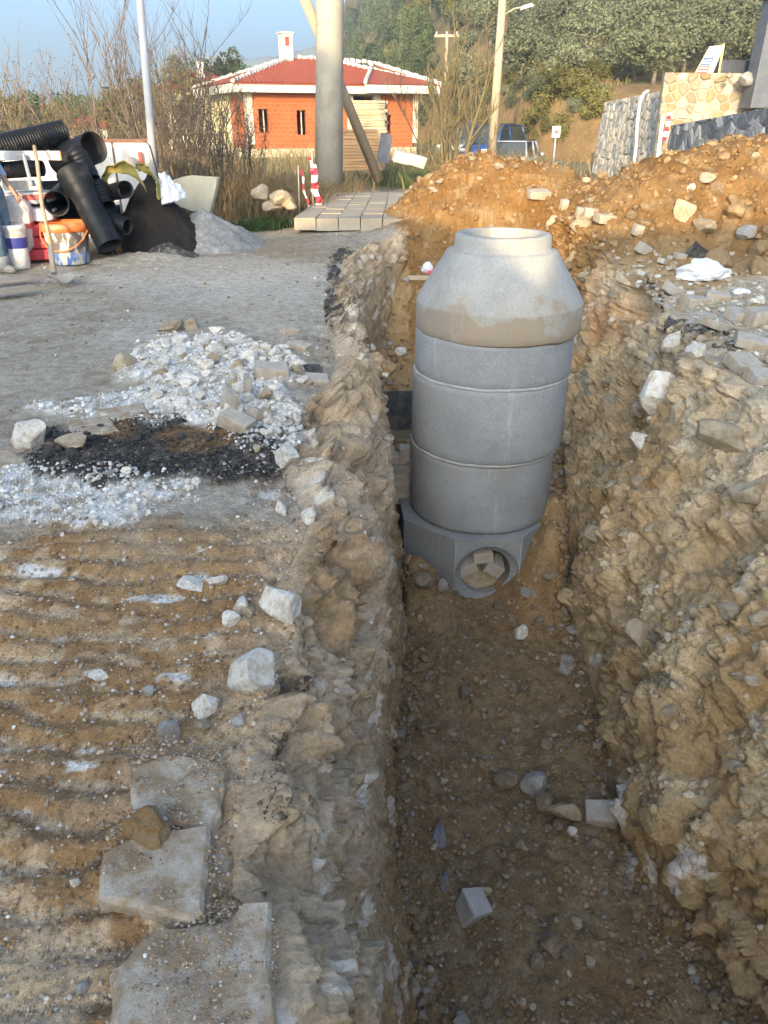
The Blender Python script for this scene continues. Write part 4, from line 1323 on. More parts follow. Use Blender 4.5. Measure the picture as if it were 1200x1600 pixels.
# plank end and crumpled wrapper on the left bank by the cone
p = at_y(657, 434, 7.0)
tag(MB().box((0, 0, 0), (.20, .06, .03), rot=(0, .05, .2)).build('plank', plain('pale_wood', (.46, .35, .22), (.58, .46, .32), 6, .8, .3, stretch=(1, 12, 12)), loc=p), 'short plank poking out behind the cone of the manhole', 'plank')
M_wrap = plain('wrapper_white', (.66, .64, .68), (.75, .74, .78), 10, .5, .3)
wr_ = empty('wrapper', at_y(668, 420, 7.05))
tag(wr_, 'crumpled white and red wrapper above the short plank', 'litter')
mobj('paper', rock_mesh('wrapper_paper', 9, 2, 5, .2, M_wrap), wr_, scale=(.055, .03, .065), rot=(0, .3, 0))
mobj('print', rock_mesh('wrapper_print', 10, 2, 5, .2, plain('wrapper_red', (.62, .10, .14), None, 10, .5, .2)), wr_, loc=(.03, -.012, -.02), scale=(.04, .025, .03))
# white plastic bag on the right bank
def crumple(name, size, seed, mat, sub=4, amp=.45):
    bm = bmesh.new()
    bmesh.ops.create_icosphere(bm, subdivisions=sub, radius=1.0)
    V = np.array([v.co[:] for v in bm.verts])
    d = fbm(V + seed, 1.5, 5, seed, ridged=True) * amp + fbm(V + seed, 4, 3, seed + 5, ridged=True) * amp * .4
    V = V * (1 + d)[:, None]
    V[:, 2] = np.where(V[:, 2] < -.35, -.35 + (V[:, 2] + .35) * .1, V[:, 2])
    V = V * np.array(size)
    for v, c in zip(bm.verts, V): v.co = c
    me = bpy.data.meshes.new(name)
    bm.to_mesh(me); bm.free()
    me.polygons.foreach_set('use_smooth', [False] * len(me.polygons))
    me.materials.append(mat)
    return me
M_bag = plain('white_plastic', (.70, .73, .78), (.82, .84, .87), 6, .45, .3, .01)
p, n = hit(1098, 432)
tag(mobj('plastic_bag', crumple('plastic_bag', (.24, .16, .12), 4, M_bag), loc=p + Vector((0, 0, .04))), 'crumpled white plastic bag on the soil right of the trench', 'bag')
p, n = hit(1158, 456)
tag(mobj('plastic_scrap', crumple('plastic_scrap', (.07, .05, .03), 6, M_bag), loc=p + Vector((0, 0, .01))), 'small pale plastic scrap right of the crumpled bag', 'litter')

# ================================================================== LEFT SIDE: pipes, bags, tools, person
M_black = plain('black_polyethylene', (.007, .008, .010), (.012, .014, .017), 5, .5, .15, .004, dirt=(.10, .095, .085), dirt_amt=.16, dscale=4, spec=.3)
M_blackin = plain('pipe_inside', (.010, .010, .011), None, 5, .6, 0)
def axis_frame(p0, p1):
    d = (p1 - p0)
    q = d.to_track_quat('Z', 'Y')
    return q.to_euler(), d.length
def pipe(name, p0, p1, r, label, kind='plain', group='black drainage pipes', n=32):
    e, L = axis_frame(Vector(p0), Vector(p1))
    t = empty(name, p0, e)
    tag(t, label, 'pipe', group)
    prof = []
    if kind == 'ribbed':
        pitch = .034
        m = int(L / pitch)
        for i in range(m):
            z = i * L / m
            s = L / m
            prof += [(r * .90, z), (r * .90, z + s * .22), (r, z + s * .36), (r, z + s * .80), (r * .90, z + s * .94)]
        prof.append((r * .90, L))
    elif kind == 'socket':
        prof = [(r * 1.22, 0), (r * 1.24, .03), (r * 1.20, .05), (r * 1.20, L * .18), (r * 1.12, L * .22), (r * 1.02, L * .25), (r, L * .4), (r * 1.01, L * .41), (r * 1.01, L * .42), (r, L * .43), (r, L * .62), (r * 1.01, L * .63), (r, L * .65), (r, L * .97), (r * 1.02, L)]
    elif kind == 'coupling':
        prof = [(r * .93, 0), (r * .95, L * .1)]
        for k in range(5):
            z = L * (.12 + .15 * k)
            prof += [(r * .95, z), (r * 1.06, z + L * .02), (r * 1.06, z + L * .07), (r * .95, z + L * .10)]
        prof += [(r, L * .88), (r, L)]
    else:
        prof = [(r * 1.02, 0), (r, .02), (r, L * .5), (r * 1.005, L * .52), (r, L * .54), (r, L)]
    MB().lathe(prof, n).build('shell', M_black, t)
    inner = [(prof[0][0], 0), (prof[0][0] - .012, .002), (r * .86, .05), (r * .86, L - .05), (prof[-1][0] - .012, L - .002), (prof[-1][0], L)]
    MB().lathe(inner, n).build('bore', M_blackin, t)
    return t
pipe('drainage_pipe', at_y(-40, 240, 10.2), at_y(101, 207, 10.9), .150, 'large corrugated black pipe on top of the pile', 'ribbed')
pipe('drainage_pipe', at_y(96, 252, 10.9), at_y(147, 230, 10.5), .185, 'short smooth black pipe right of the large corrugated pipe', 'plain')
pipe('pipe_coupling', at_y(118, 238, 10.35), at_y(142, 284, 10.15), .125, 'ribbed black coupling dusted white in the middle of the pile', 'coupling')
pipe('drainage_pipe', at_y(112, 268, 9.95), at_y(172, 384, 9.62), .155, 'long smooth black pipe with a socket sloping down behind the orange bucket', 'socket')
pipe('drainage_pipe', at_y(88, 318, 9.75), at_y(104, 300, 10.7), .14, 'black pipe whose dark open end faces us above the orange bucket', 'plain')
pipe('pipe_coupling', at_y(150, 288, 10.2), at_y(166, 324, 10.02), .115, 'ribbed black coupling leaning against the dark soil', 'coupling')
pipe('drainage_pipe', at_y(172, 346, 9.95), at_y(200, 354, 9.85), .105, 'corrugated black stub at the foot of the dark soil', 'ribbed')
pipe('drainage_pipe', at_y(-20, 268, 10.55), at_y(66, 262, 10.5), .10, 'thin corrugated black pipe behind the aluminium frame', 'ribbed')
pipe('drainage_pipe', at_y(40, 305, 10.5), at_y(170, 300, 10.9), .16, 'black pipe buried in the middle of the pile', 'plain')
pipe('drainage_pipe', at_y(30, 345, 10.4), at_y(190, 340, 10.8), .16, 'black pipe at the bottom of the pile', 'plain')
pipe('drainage_pipe', at_y(176, 300, 10.5), at_y(196, 296, 10.0), .10, 'black pipe end half buried in the dark soil', 'plain')

# aluminium frame
M_alu = plain('aluminium', (.55, .55, .55), (.68, .68, .67), 20, .38, .1, .002, metallic=.7, dirt=(.45, .38, .30), dirt_amt=.3, dscale=8)
fr_ = empty('aluminium_frame', at_y(40, 300, 9.9))
tag(fr_, 'silvery aluminium frame of two bars and a strut lying on the bags', 'frame')
def bar(name, a, b, w, h, mat, parent, origin):
    a, b = Vector(a) - origin, Vector(b) - origin
    e = (b - a).to_track_quat('X', 'Z').to_euler()
    MB().box((0, 0, 0), ((b - a).length, w, h)).build(name, mat, parent, loc=(a + b) / 2, rot=e, bevel=.004)
og = fr_.location.copy()
bar('rail', at_y(-40, 243, 9.85), at_y(94, 243, 9.95), .05, .10, M_alu, fr_, og)
bar('rail', at_y(-40, 291, 9.75), at_y(66, 289, 9.85), .05, .11, M_alu, fr_, og)
bar('strut', at_y(36, 240, 9.82), at_y(49, 290, 9.76), .03, .05, M_alu, fr_, og)
bar('end_cap', at_y(93, 243, 9.95), at_y(96, 243, 9.955), .052, .102, plain('orange_plastic', (.62, .20, .08), None, 10, .5, .1), fr_, og)

# sacks
def sack_mesh(name, size, seed, mat):
    bm = bmesh.new()
    bmesh.ops.create_cube(bm, size=2)
    bmesh.ops.subdivide_edges(bm, edges=bm.edges, cuts=9, use_grid_fill=True)
    V = np.array([v.co[:] for v in bm.verts])
    k = 1 - .30 * (np.abs(V[:, 0]) ** 4) - .22 * (np.abs(V[:, 1]) ** 4)
    V[:, 2] *= k
    V[:, 0] *= 1 - .05 * np.abs(V[:, 1]) ** 6
    V = V * (1 + .05 * fbm(V + seed, 1.2, 4, seed)[:, None])
    V[:, 2] += .08 * fbm(V + seed * 2, 2.5, 3, seed + 1)
    V = V * np.array(size) / 2
    for v, c in zip(bm.verts, V): v.co = c
    me = bpy.data.meshes.new(name)
    bm.to_mesh(me); bm.free()
    me.polygons.foreach_set('use_smooth', [True] * len(me.polygons))
    me.materials.append(mat)
    return me
def sack_mat(name, c1, c2, axis, lo, hi):
    """printed sack: a band of a second colour with broken bars of print"""
    m, nt, b = new_mat(name)
    tc = nt.nodes.new('ShaderNodeTexCoord')
    sx = nt.nodes.new('ShaderNodeSeparateXYZ')
    nt.links.new(tc.outputs['Object'], sx.inputs[0])
    r = ramp(nt, [(0, 0), (.001, 0)])
    mr = nt.nodes.new('ShaderNodeMapRange')
    mr.inputs[1].default_value = lo; mr.inputs[2].default_value = hi
    nt.links.new(sx.outputs[axis], mr.inputs[0])
    rr2 = ramp(nt, [(.0, 0), (.02, 1), (.98, 1), (1.0, 0)])
    nt.links.new(mr.outputs[0], rr2.inputs[0])
    o = mixc(nt, rr2.outputs[0], c1, c2)
    n = noise_node(nt, 9, 6, .7)
    r3 = ramp(nt, [(.3, .75), (.7, 1.1)])
    nt.links.new(n.outputs[0], r3.inputs[0])
    o = mixc(nt, 1.0, o, r3.outputs[0], 'MULTIPLY')
    nt.links.new(o, b.inputs['Base Color'])
    b.inputs['Roughness'].default_value = .6
    add_bump(nt, b, n.outputs[0], .4, .01)
    return m
M_sackr = sack_mat('red_sack', (.52, .045, .07), (.62, .55, .57), 0, -.5, -.05)
M_sackw = sack_mat('white_sack', (.60, .57, .66), (.55, .10, .11), 1, .06, .3)
M_sackp = sack_mat('pale_sack', (.66, .63, .62), (.56, .12, .10), 2, -.02, .045)
def sack(px, py, y, size, rot, mat, label):
    tag(mobj('cement_sack', sack_mesh('cement_sack', size, int(px + py), mat), loc=at_y(px, py, y), rot=rot), label, 'sack', 'sacks beside the orange bucket')
sack(56, 395, 9.9, (.62, .42, .15), (0, 0, .3), M_sackr, 'red printed sack at the bottom of the stack')
sack(54, 377, 9.9, (.60, .42, .14), (0, 0, .1), M_sackr, 'red printed sack second from the bottom of the stack')
sack(52, 358, 9.9, (.60, .42, .15), (0, 0, .4), M_sackr, 'red printed sack third from the bottom of the stack')
sack(46, 333, 9.95, (.62, .44, .17), (0, .05, .2), M_sackw, 'white sack with a red band near the top of the stack')
sack(40, 309, 10.0, (.62, .44, .15), (0, -.05, .1), M_sackp, 'pale sack with a red stripe on top of the stack')
sack(24, 350, 9.7, (.40, .20, .62), (.1, .1, .1), M_sackp, 'white sack with a red top standing upright by the person')
# print on the upright sack and the red sacks: flat pale bars of lettering
M_print = plain('sack_print', (.70, .68, .68), None, 20, .6, 0)

# orange-rimmed bucket
def lathe_part(prof, name, mat, parent, n=40, loc=None):
    return MB().lathe(prof, n).build(name, mat, parent, loc=loc)
def splat_mat():
    m, nt, b = new_mat('splattered_plastic')
    tc = nt.nodes.new('ShaderNodeTexCoord')
    sx = nt.nodes.new('ShaderNodeSeparateXYZ')
    nt.links.new(tc.outputs['Object'], sx.inputs[0])
    mr = nt.nodes.new('ShaderNodeMapRange')
    mr.inputs[1].default_value = .0; mr.inputs[2].default_value = .40
    nt.links.new(sx.outputs[2], mr.inputs[0])
    r = ramp(nt, [(0, (.10, .20, .52)), (.36, (.14, .26, .60)), (.40, (.20, .20, .22)), (.62, (.16, .14, .13)), (1, (.20, .15, .12))])
    nt.links.new(mr.outputs[0], r.inputs[0])
    n = noise_node(nt, 16, 4, .6, stretch=(1, 1, .28))
    r2 = ramp(nt, [(.50, 0), (.56, 1)])
    nt.links.new(n.outputs[0], r2.inputs[0])
    o = mixc(nt, r2.outputs[0], r.outputs[0], (.72, .70, .66))
    nt.links.new(o, b.inputs['Base Color'])
    b.inputs['Roughness'].default_value = .55
    return m
M_orangep = plain('orange_rim_plastic', (.72, .17, .04), (.80, .24, .07), 8, .45, .15, .003, dirt=(.55, .36, .24), dirt_amt=.25, dscale=9)
pb = at_z(112, 412, ground_at(-3.35, 9.9))
bk = empty('bucket', pb)
tag(bk, 'large paint-splattered bucket with an orange rim and handle', 'bucket', 'buckets')
lathe_part([(0.0, .01), (.205, .01), (.215, .02), (.262, .40), (.262, .41)], 'body', splat_mat(), bk)
lathe_part([(.262, .385), (.284, .390), (.288, .43), (.284, .475), (.268, .485), (.258, .475), (.250, .40), (.20, .03), (0, .03)], 'rim', M_orangep, bk)
hp_ = [Vector((.288 * math.cos(a), -.03 - .30 * math.sin(a) * .25, .44 - .30 * math.sin(a))) for a in [math.pi * k / 20 for k in range(21)]]
hp_ = [Vector((.290 * math.cos(math.pi * k / 20), -.29 * math.sin(math.pi * k / 20), .45 - .27 * math.sin(math.pi * k / 20))) for k in range(21)]
MB().tube(hp_, .010, 8).build('handle', M_orangep, bk)
# white bucket with a blue band
pb = at_z(34, 420, ground_at(-4.6, 9.6))
bk = empty('bucket', pb)
tag(bk, 'small white bucket with a dark blue band between the person and the shovel', 'bucket', 'buckets')
M_whitep = plain('white_bucket_plastic', (.68, .67, .66), (.76, .76, .75), 10, .45, .1, .003, dirt=(.40, .33, .26), dirt_amt=.3, dscale=9)
lathe_part([(0, .005), (.10, .005), (.105, .02), (.115, .24)], 'body', M_whitep, bk)
lathe_part([(.1165, .24), (.122, .36)], 'band', plain('blue_band', (.03, .04, .22), None, 10, .4, .1), bk)
lathe_part([(.122, .36), (.128, .44), (.136, .445), (.137, .48), (.128, .50), (.12, .47), (.10, .05), (0, .05)], 'rim', M_whitep, bk)

# shovel leaning on the sacks
M_ash = plain('shovel_wood', (.40, .27, .16), (.52, .38, .25), 5, .7, .3, .004, stretch=(10, 10, .8))
p0, p1 = at_y(52.5, 228, 9.72), at_z(84, 424, 0.09 + ground_at(-4.0, 9.4))
sh = empty('shovel', p1)
tag(sh, 'wooden-handled shovel leaning beside the orange bucket', 'shovel')
d = p0 - p1
MB().tube([d * (k / 8) + Vector((.012 * math.sin(k * 1.1), 0, 0)) for k in range(9)], [.026, .024, .022, .021, .021, .021, .021, .022, .020], 10).build('handle', M_ash, sh)
MB().cyl(d * .0 - Vector((0, 0, .02)), d * .20, .034, .026, 12).build('socket', plain('worn_steel', (.34, .30, .26), (.46, .42, .37), 12, .6, .3, .004, metallic=.3), sh)
def blade():
    mb = MB()
    vs, fs = [], []
    nu, nv = 9, 8
    for k in range(2):
        for i in range(nu):
            for j in range(nv):
                u = i / (nu - 1) * 2 - 1
                v = j / (nv - 1)
                w = .15 * (1 - .55 * max(0, v - .55) ** 1.3 * 2.2)
                vs.append((-.02 + u * w + .03, -.03 - v * .26, -.055 + .05 * u * u - .035 * v + (.004 if k else 0)))
    for k in range(2):
        b = k * nu * nv
        for i in range(nu - 1):
            for j in range(nv - 1):
                q = (b + i * nv + j, b + (i + 1) * nv + j, b + (i + 1) * nv + j + 1, b + i * nv + j + 1)
                fs.append(q if k else q[::-1])
    mb.add(vs, fs, True)
    return mb
blade().build('blade', plain('dusty_steel', (.40, .35, .29), (.50, .45, .38), 12, .65, .3, .004), sh, rot=(0, .1, .7))

# boards lying at the left edge
M_wood = plain('weathered_wood', (.30, .25, .20), (.42, .36, .29), 6, .85, .4, .006, stretch=(1, 9, 9), vary=.15)
for (a, b, z, lab) in (((-60, 446), (46, 434), .05, 'weathered board on the ground at the left edge, farther one'), ((-60, 462), (52, 448), .05, 'weathered board on the ground at the left edge, nearer one')):
    P0_, P1_ = at_z(*a, z + .03), at_z(*b, z + .03)
    o = MB().box((0, 0, 0), ((P1_ - P0_).length, .17, .035), jit=.006).build('board', M_wood, loc=(P0_ + P1_) / 2, rot=(P1_ - P0_).to_track_quat('X', 'Z').to_euler())
    tag(o, lab, 'board')

# heaps
def heap(name, c, rx, ry, h, seed, base, alt, label, rough=.05, n=90, sharp=1.0, speck=None):
    th = np.linspace(0, 2 * math.pi, n, endpoint=False)
    rr_ = np.linspace(0, 1, 46) ** .8
    T, R = np.meshgrid(th, rr_)
    x, y = rx * R * np.cos(T), ry * R * np.sin(T)
    P = np.stack([x.ravel() + c[0], y.ravel() + c[1], np.full(x.size, float(seed))], 1)
    out = 1 + .25 * fbm(np.stack([np.cos(T).ravel(), np.sin(T).ravel(), np.full(x.size, seed * 1.7)], 1), 1.3, 3, seed)
    x, y = x * out.reshape(x.shape), y * out.reshape(x.shape)
    z = h * (1 - R) ** sharp
    nz = fbm(P, 5, 5, seed).reshape(x.shape) * rough * 2.2 + fbm(P, 22, 4, seed + 3).reshape(x.shape) * rough * .8
    z = z + nz * (1 - R ** 6) - .03 * R
    V = np.stack([x.ravel(), y.ravel(), z.ravel()], 1)
    m = len(rr_)
    F = [(j * n + i, j * n + (i + 1) % n, (j + 1) * n + (i + 1) % n, (j + 1) * n + i) for j in range(m - 1) for i in range(n)]
    mixv = (fbm(P, 3.5, 4, seed + 9) * .5 + .5)[:, None]
    cc = np.array(base)[None] * (1 - mixv) + np.array(alt)[None] * mixv
    if speck is not None:
        sp = (fbm(P, 28, 3, seed + 12) > .25)[:, None] * .6
        cc = cc * (1 - sp) + np.array(speck)[None] * sp
    me = np_mesh(name, V, np.array(F), True, M_heapm, cc)
    o = mobj(name, me, loc=c)
    tag(o, label, 'heap')
    return o
M_heapm = earth('heap_soil', 45, .8, .02, .4)
zc_ = ground_at(-3.05, 10.6)
heap('dark_soil_heap', (-3.02, 10.75, zc_), .80, .62, .95, 3, (.028, .023, .020), (.055, .045, .037), 'heap of dark soil behind the black pipes, under the yellow cloth', .04, sharp=.95)
heap('dark_soil_heap', (-2.72, 10.2, ground_at(-2.72, 10.2)), .42, .35, .16, 8, (.05, .043, .037), (.13, .115, .10), 'low spill of dark soil at the foot of the gravel heap', .03, speck=(.3, .28, .25))
heap('gravel_heap', (-2.45, 11.1, ground_at(-2.45, 11.1)), .85, .85, .50, 5, (.30, .285, .265), (.40, .38, .355), 'heap of fine grey gravel right of the white bag', .02, sharp=.95, speck=(.5, .48, .46))
heap('gravel_heap', (-3.0, 9.95, ground_at(-3.0, 9.95)), .75, .40, .10, 6, (.42, .36, .28), (.52, .46, .38), 'low spread of sandy gravel right of the orange bucket', .015, speck=(.5, .44, .36))

# cloth over the dark heap
def cloth(name, pts, width, label, mat, seed, cat='cloth'):
    """strip along a path of world points with folds"""
    nu, nv = 40, 12
    P = [Vector(p) for p in pts]
    vs = []
    for i in range(nu):
        t_ = i / (nu - 1) * (len(P) - 1)
        k = min(int(t_), len(P) - 2)
        c = P[k].lerp(P[k + 1], t_ - k)
        w = width[k] + (width[k + 1] - width[k]) * (t_ - k)
        for j in range(nv):
            v = j / (nv - 1) - .5
            vs.append((c.x, c.y - v * w * .75, c.z + v * w * .8 - abs(v) * w * .25))
    V = np.array(vs)
    V += np.stack([fbm(V + seed, 4, 3, seed), fbm(V + seed, 5, 3, seed + 2), fbm(V + seed, 6, 3, seed + 4, ridged=True)], 1) * .05
    F = [(i * nv + j, (i + 1) * nv + j, (i + 1) * nv + j + 1, i * nv + j + 1) for i in range(nu - 1) for j in range(nv - 1)]
    o = mobj(name, np_mesh(name, V, np.array(F), True, mat))
    so = o.modifiers.new('thickness', 'SOLIDIFY'); so.thickness = .006
    return tag(o, label, cat)
M_yel = plain('olive_yellow_cloth', (.30, .26, .07), (.42, .36, .12), 7, .85, .4, .01)
cloth('cloth', [at_y(160, 284, 10.45), at_y(175, 264, 10.4), at_y(200, 262, 10.35), at_y(216, 276, 10.25), at_y(224, 300, 10.2)], [.10, .16, .20, .16, .05], 'crumpled olive-yellow cloth draped over the dark soil heap', M_yel, 3)
cloth('cloth', [at_y(212, 262, 10.5), at_y(232, 268, 10.5), at_y(246, 284, 10.4), at_y(247, 308, 10.35)], [.12, .14, .16, .08], 'smaller piece of olive-yellow cloth beside the white bag', M_yel, 7)
tag(mobj('plastic_bag', crumple('plastic_bag', (.10, .08, .20), 8, M_bag), loc=at_y(264, 306, 10.5), rot=(0, -.25, 0)), 'white plastic bag hanging between the dark soil and the gravel', 'bag')
tag(mobj('plastic_bag', crumple('plastic_bag', (.09, .07, .10), 12, M_bag), loc=at_y(277, 304, 10.6)), 'smaller white bag lying on the gravel heap', 'bag')
tag(mobj('stone', rock_mesh('grey_block', 77, 3, 8, .05, M_grey, .55), loc=at_y(205, 256, 10.8), scale=(.11, .09, .085)), 'grey stone on top of the dark soil heap', 'stone')
tag(mobj('plastic_scrap', crumple('plastic_scrap', (.055, .04, .045), 15, plain('lilac_plastic', (.50, .46, .72), None, 8, .5, .2)), loc=at_z(348, 330, .18)), 'small lilac plastic scrap right of the gravel heap', 'litter')
# broken concrete slab leaning behind the gravel
def slab_poly(name, pix, y, thick, label, mat, cat='slab'):
    pts = [at_y(a, b, y) for a, b in pix]
    c = sum(pts, Vector()) / len(pts)
    o = MB().prism([p - c for p in pts], (0.02, thick, .01)).build(name, mat, loc=c, rot=(-.12, 0, 0), bevel=.01)
    return tag(o, label, cat)
slab_poly('concrete_slab', [(262, 284), (285, 276), (297, 274), (340, 277), (336, 300), (328, 334), (300, 330), (268, 318)], 11.6, .10, 'broken beige concrete slab leaning behind the gravel heap', plain('beige_concrete', (.40, .36, .27), (.50, .45, .35), 5, .9, .35, .01))

# low white wall with a brown coping, and the pole at its end
M_wallw = plain('white_render', (.62, .60, .57), (.70, .69, .66), 4, .9, .25, .006, dirt=(.45, .40, .34), dirt_amt=.28, dscale=2.5)
M_rust = plain('rusty_brown', (.16, .08, .055), (.25, .13, .09), 8, .8, .4)
yw = 12.3
zt = at_y(200, 222, yw).z
lw = empty('garden_wall', (at_y(120, 290, yw).x, yw, 0))
tag(lw, 'low white panel wall with a brown coping behind the pipes', 'wall')
xs = [at_y(p, 260, yw).x for p in (-260, -60, 60, 182, 240)]
for a, b in zip(xs[:-1], xs[1:]):
    MB().box(((a + b) / 2 - lw.location.x, 0, zt / 2), (b - a - .03, .10, zt)).build('panel', M_wallw, lw, bevel=.006)
MB().box(((xs[0] + xs[-1]) / 2 - lw.location.x, .0, zt + .022), (xs[-1] - xs[0] + .04, .16, .04)).build('coping', M_rust, lw)
for a in xs[1:-1]:
    MB().box((a - lw.location.x, .02, zt / 2), (.026, .10, zt - .01)).build('joint', M_rust, lw)
pl = empty('white_pole', (at_y(239, 285, 12.2).x, 12.2, 0))
tag(pl, 'slim white metal pole with a cable at the end of the low wall', 'pole')
tp = at_y(216, -30, 12.2)
M_wpole = plain('white_pole_paint', (.44, .44, .46), (.50, .50, .52), 5, .5, .1, .003, dirt=(.45, .42, .38), dirt_amt=.22, dscale=6)
off = Vector((tp.x - pl.location.x, 0, 0))
MB().cyl((0, 0, .05), off / 1.0 * (4.6 / tp.z) + Vector((0, 0, 4.6)), .058, .05, 16).build('shaft', M_wpole, pl)
MB().tube([(-.02, -.06, 1.36), (.04, -.08, 1.3), (.09, -.07, 1.0), (.12, -.05, .7), (.16, 0, .3)], .008, 6).build('cable', M_blackin, pl)
MB().box((-.13, -.02, 1.12), (.05, .04, .2)).build('red_clip', plain('red_paint', (.40, .05, .04), None, 8, .6, .1), pl)

# ------------------------------------------------------------------ person at the left edge
def skin_obj(name, joints, edges, mat, parent, sub=2):
    me = bpy.data.meshes.new(name)
    me.from_pydata([j[0] for j in joints], edges, [])
    o = bpy.data.objects.new(name, me)
    link(o, parent)
    md = o.modifiers.new('skin', 'SKIN')
    md.use_smooth_shade = True
    for i, j in enumerate(joints):
        r = j[1]
        me.skin_vertices[0].data[i].radius = r if hasattr(r, '__len__') else (r, r)
        me.skin_vertices[0].data[i].use_root = (i == 0)
    ss = o.modifiers.new('sub', 'SUBSURF'); ss.levels = sub; ss.render_levels = sub
    me.materials.append(mat)
    return o
pg = at_z(9, 424, ground_at(-4.6, 9.4))
per = empty('person', pg, (0, 0, R_(-12)))
tag(per, 'person in a light blue shirt and faded jeans standing at the left edge', 'person')
M_skin = plain('skin', (.42, .25, .17), (.48, .30, .21), 9, .55, .1, .003)
M_shirt = plain('light_blue_shirt', (.33, .42, .62), (.42, .52, .70), 5, .85, .4, .008)
M_jeans = plain('faded_jeans', (.06, .12, .19), (.13, .21, .29), 6, .9, .4, .006, dirt=(.34, .33, .30), dirt_amt=.30, dscale=5)
M_cuff = plain('pale_cuff', (.36, .38, .36), (.46, .47, .44), 8, .9, .3)
# faces +X; legs
hipz = .93
body = [((0, 0, .98), (.13, .15)), ((0, 0, 1.18), (.12, .15)), ((.01, 0, 1.38), (.12, .17)), ((.01, 0, 1.50), .07), ((.03, 0, 1.57), .055), ((.05, 0, 1.66), (.10, .085)), ((.05, 0, 1.745), (.085, .07)),
        ((.0, .19, 1.44), .055), ((-.04, .23, 1.16), .042), ((.10, .22, .93), .032), ((.16, .21, .86), (.028, .036)), ((.21, .205, .79), (.014, .03)),
        ((.0, -.19, 1.44), .055), ((-.05, -.24, 1.16), .042), ((.05, -.26, .92), .032), ((.10, -.26, .84), (.028, .036)), ((.13, -.255, .77), (.014, .03)),
        ((0, .09, hipz - .02), .085), ((.02, .10, .50), .058), ((-.02, .10, .10), .042), ((.10, .10, .04), .035),
        ((0, -.09, hipz - .02), .085), ((.05, -.11, .50), .058), ((.03, -.11, .10), .042), ((.15, -.11, .04), .035)]
be = [(0, 1), (1, 2), (2, 3), (3, 4), (4, 5), (5, 6), (2, 7), (7, 8), (8, 9), (9, 10), (10, 11), (2, 12), (12, 13), (13, 14), (14, 15), (15, 16), (0, 17), (17, 18), (18, 19), (19, 20), (0, 21), (21, 22), (22, 23), (23, 24)]
skin_obj('body', body, be, M_skin, per)
for sy, base in ((.205, (.21, .205, .79)), (-.255, (.13, -.255, .77))):
    for k, (dx, ln) in enumerate(((-.024, .070), (-.008, .082), (.008, .078), (.022, .062))):
        b0 = Vector(base) + Vector((dx * .4, dx, .02))
        MB().tube([b0, b0 + Vector((.01, 0, -ln * .5)), b0 + Vector((-.005, 0, -ln))], [.009, .0085, .006], 6).build('finger', M_skin, per)
    b0 = Vector(base) + Vector((.02, 0, .05))
    MB().tube([b0, b0 + Vector((.03, 0, -.03)), b0 + Vector((.03, 0, -.06))], [.011, .010, .007], 6).build('thumb', M_skin, per)
shirt = [((0, 0, .90), (.165, .185)), ((0, 0, 1.02), (.155, .175)), ((0, 0, 1.20), (.145, .17)), ((.0, 0, 1.38), (.14, .185)), ((.01, 0, 1.49), (.085, .10)),
         ((0, .20, 1.44), .075), ((-.04, .24, 1.16), .058), ((.07, .235, .98), .048), ((0, -.20, 1.44), .075), ((-.05, -.25, 1.16), .058), ((.03, -.265, .97), .048)]
skin_obj('shirt', shirt, [(0, 1), (1, 2), (2, 3), (3, 4), (3, 5), (5, 6), (6, 7), (3, 8), (8, 9), (9, 10)], M_shirt, per)
for sy, xk, xa in ((.09, .02, -.02), (-.09, .05, .03)):
    s_ = 1 if sy > 0 else -1
    skin_obj('trouser_leg', [((0, sy * .6, .97), (.13, .11)), ((.005, sy, .82), (.115, .105)), ((xk, sy + .015 * s_, .50), (.090, .085)), ((xa + .015, sy + .02 * s_, .24), (.085, .08)), ((xa, sy + .02 * s_, .12), (.088, .082))], [(0, 1), (1, 2), (2, 3), (3, 4)], M_jeans, per)
    MB().lathe([(.088, .055), (.094, .06), (.097, .17), (.09, .19), (.084, .18)], 24).build('cuff', M_cuff, per, loc=(xa, sy + .02 * s_, 0))
    shm = [((xa - .06, sy + .02 * s_, .05), (.045, .045)), ((xa + .03, sy + .02 * s_, .06), (.052, .05)), ((xa + .12, sy + .025 * s_, .045), (.045, .05)), ((xa + .20, sy + .03 * s_, .035), (.030, .040))]
    skin_obj('shoe', shm, [(0, 1), (1, 2), (2, 3)], plain('dusty_shoe', (.30, .26, .22), (.40, .35, .30), 10, .8, .3), per)
hair = rock_mesh('hair', 31, 3, 1, .05, plain('dark_hair', (.02, .015, .012), None, 20, .6, .3))
mobj('hair', hair, per, loc=(.015, 0, 1.735), scale=(.105, .092, .075))
for sy in (-1, 1):
    mobj('ear', rock_mesh('ear', 32, 2, 1, .03, M_skin), per, loc=(.04, sy * .082, 1.66), scale=(.022, .012, .032))
    mobj('eye', rock_mesh('eye', 33, 2, 0, .0, plain('eye_dark', (.03, .02, .015), None, 5, .3, 0)), per, loc=(.143, sy * .032, 1.675), scale=(.008, .012, .008))
mobj('nose', rock_mesh('nose', 34, 2, 1, .03, M_skin), per, loc=(.155, 0, 1.645), scale=(.020, .016, .026))
mobj('mouth', rock_mesh('mouth', 35, 2, 1, .03, plain('lips', (.36, .15, .12), None, 5, .5, 0)), per, loc=(.138, 0, 1.605), scale=(.010, .026, .008))

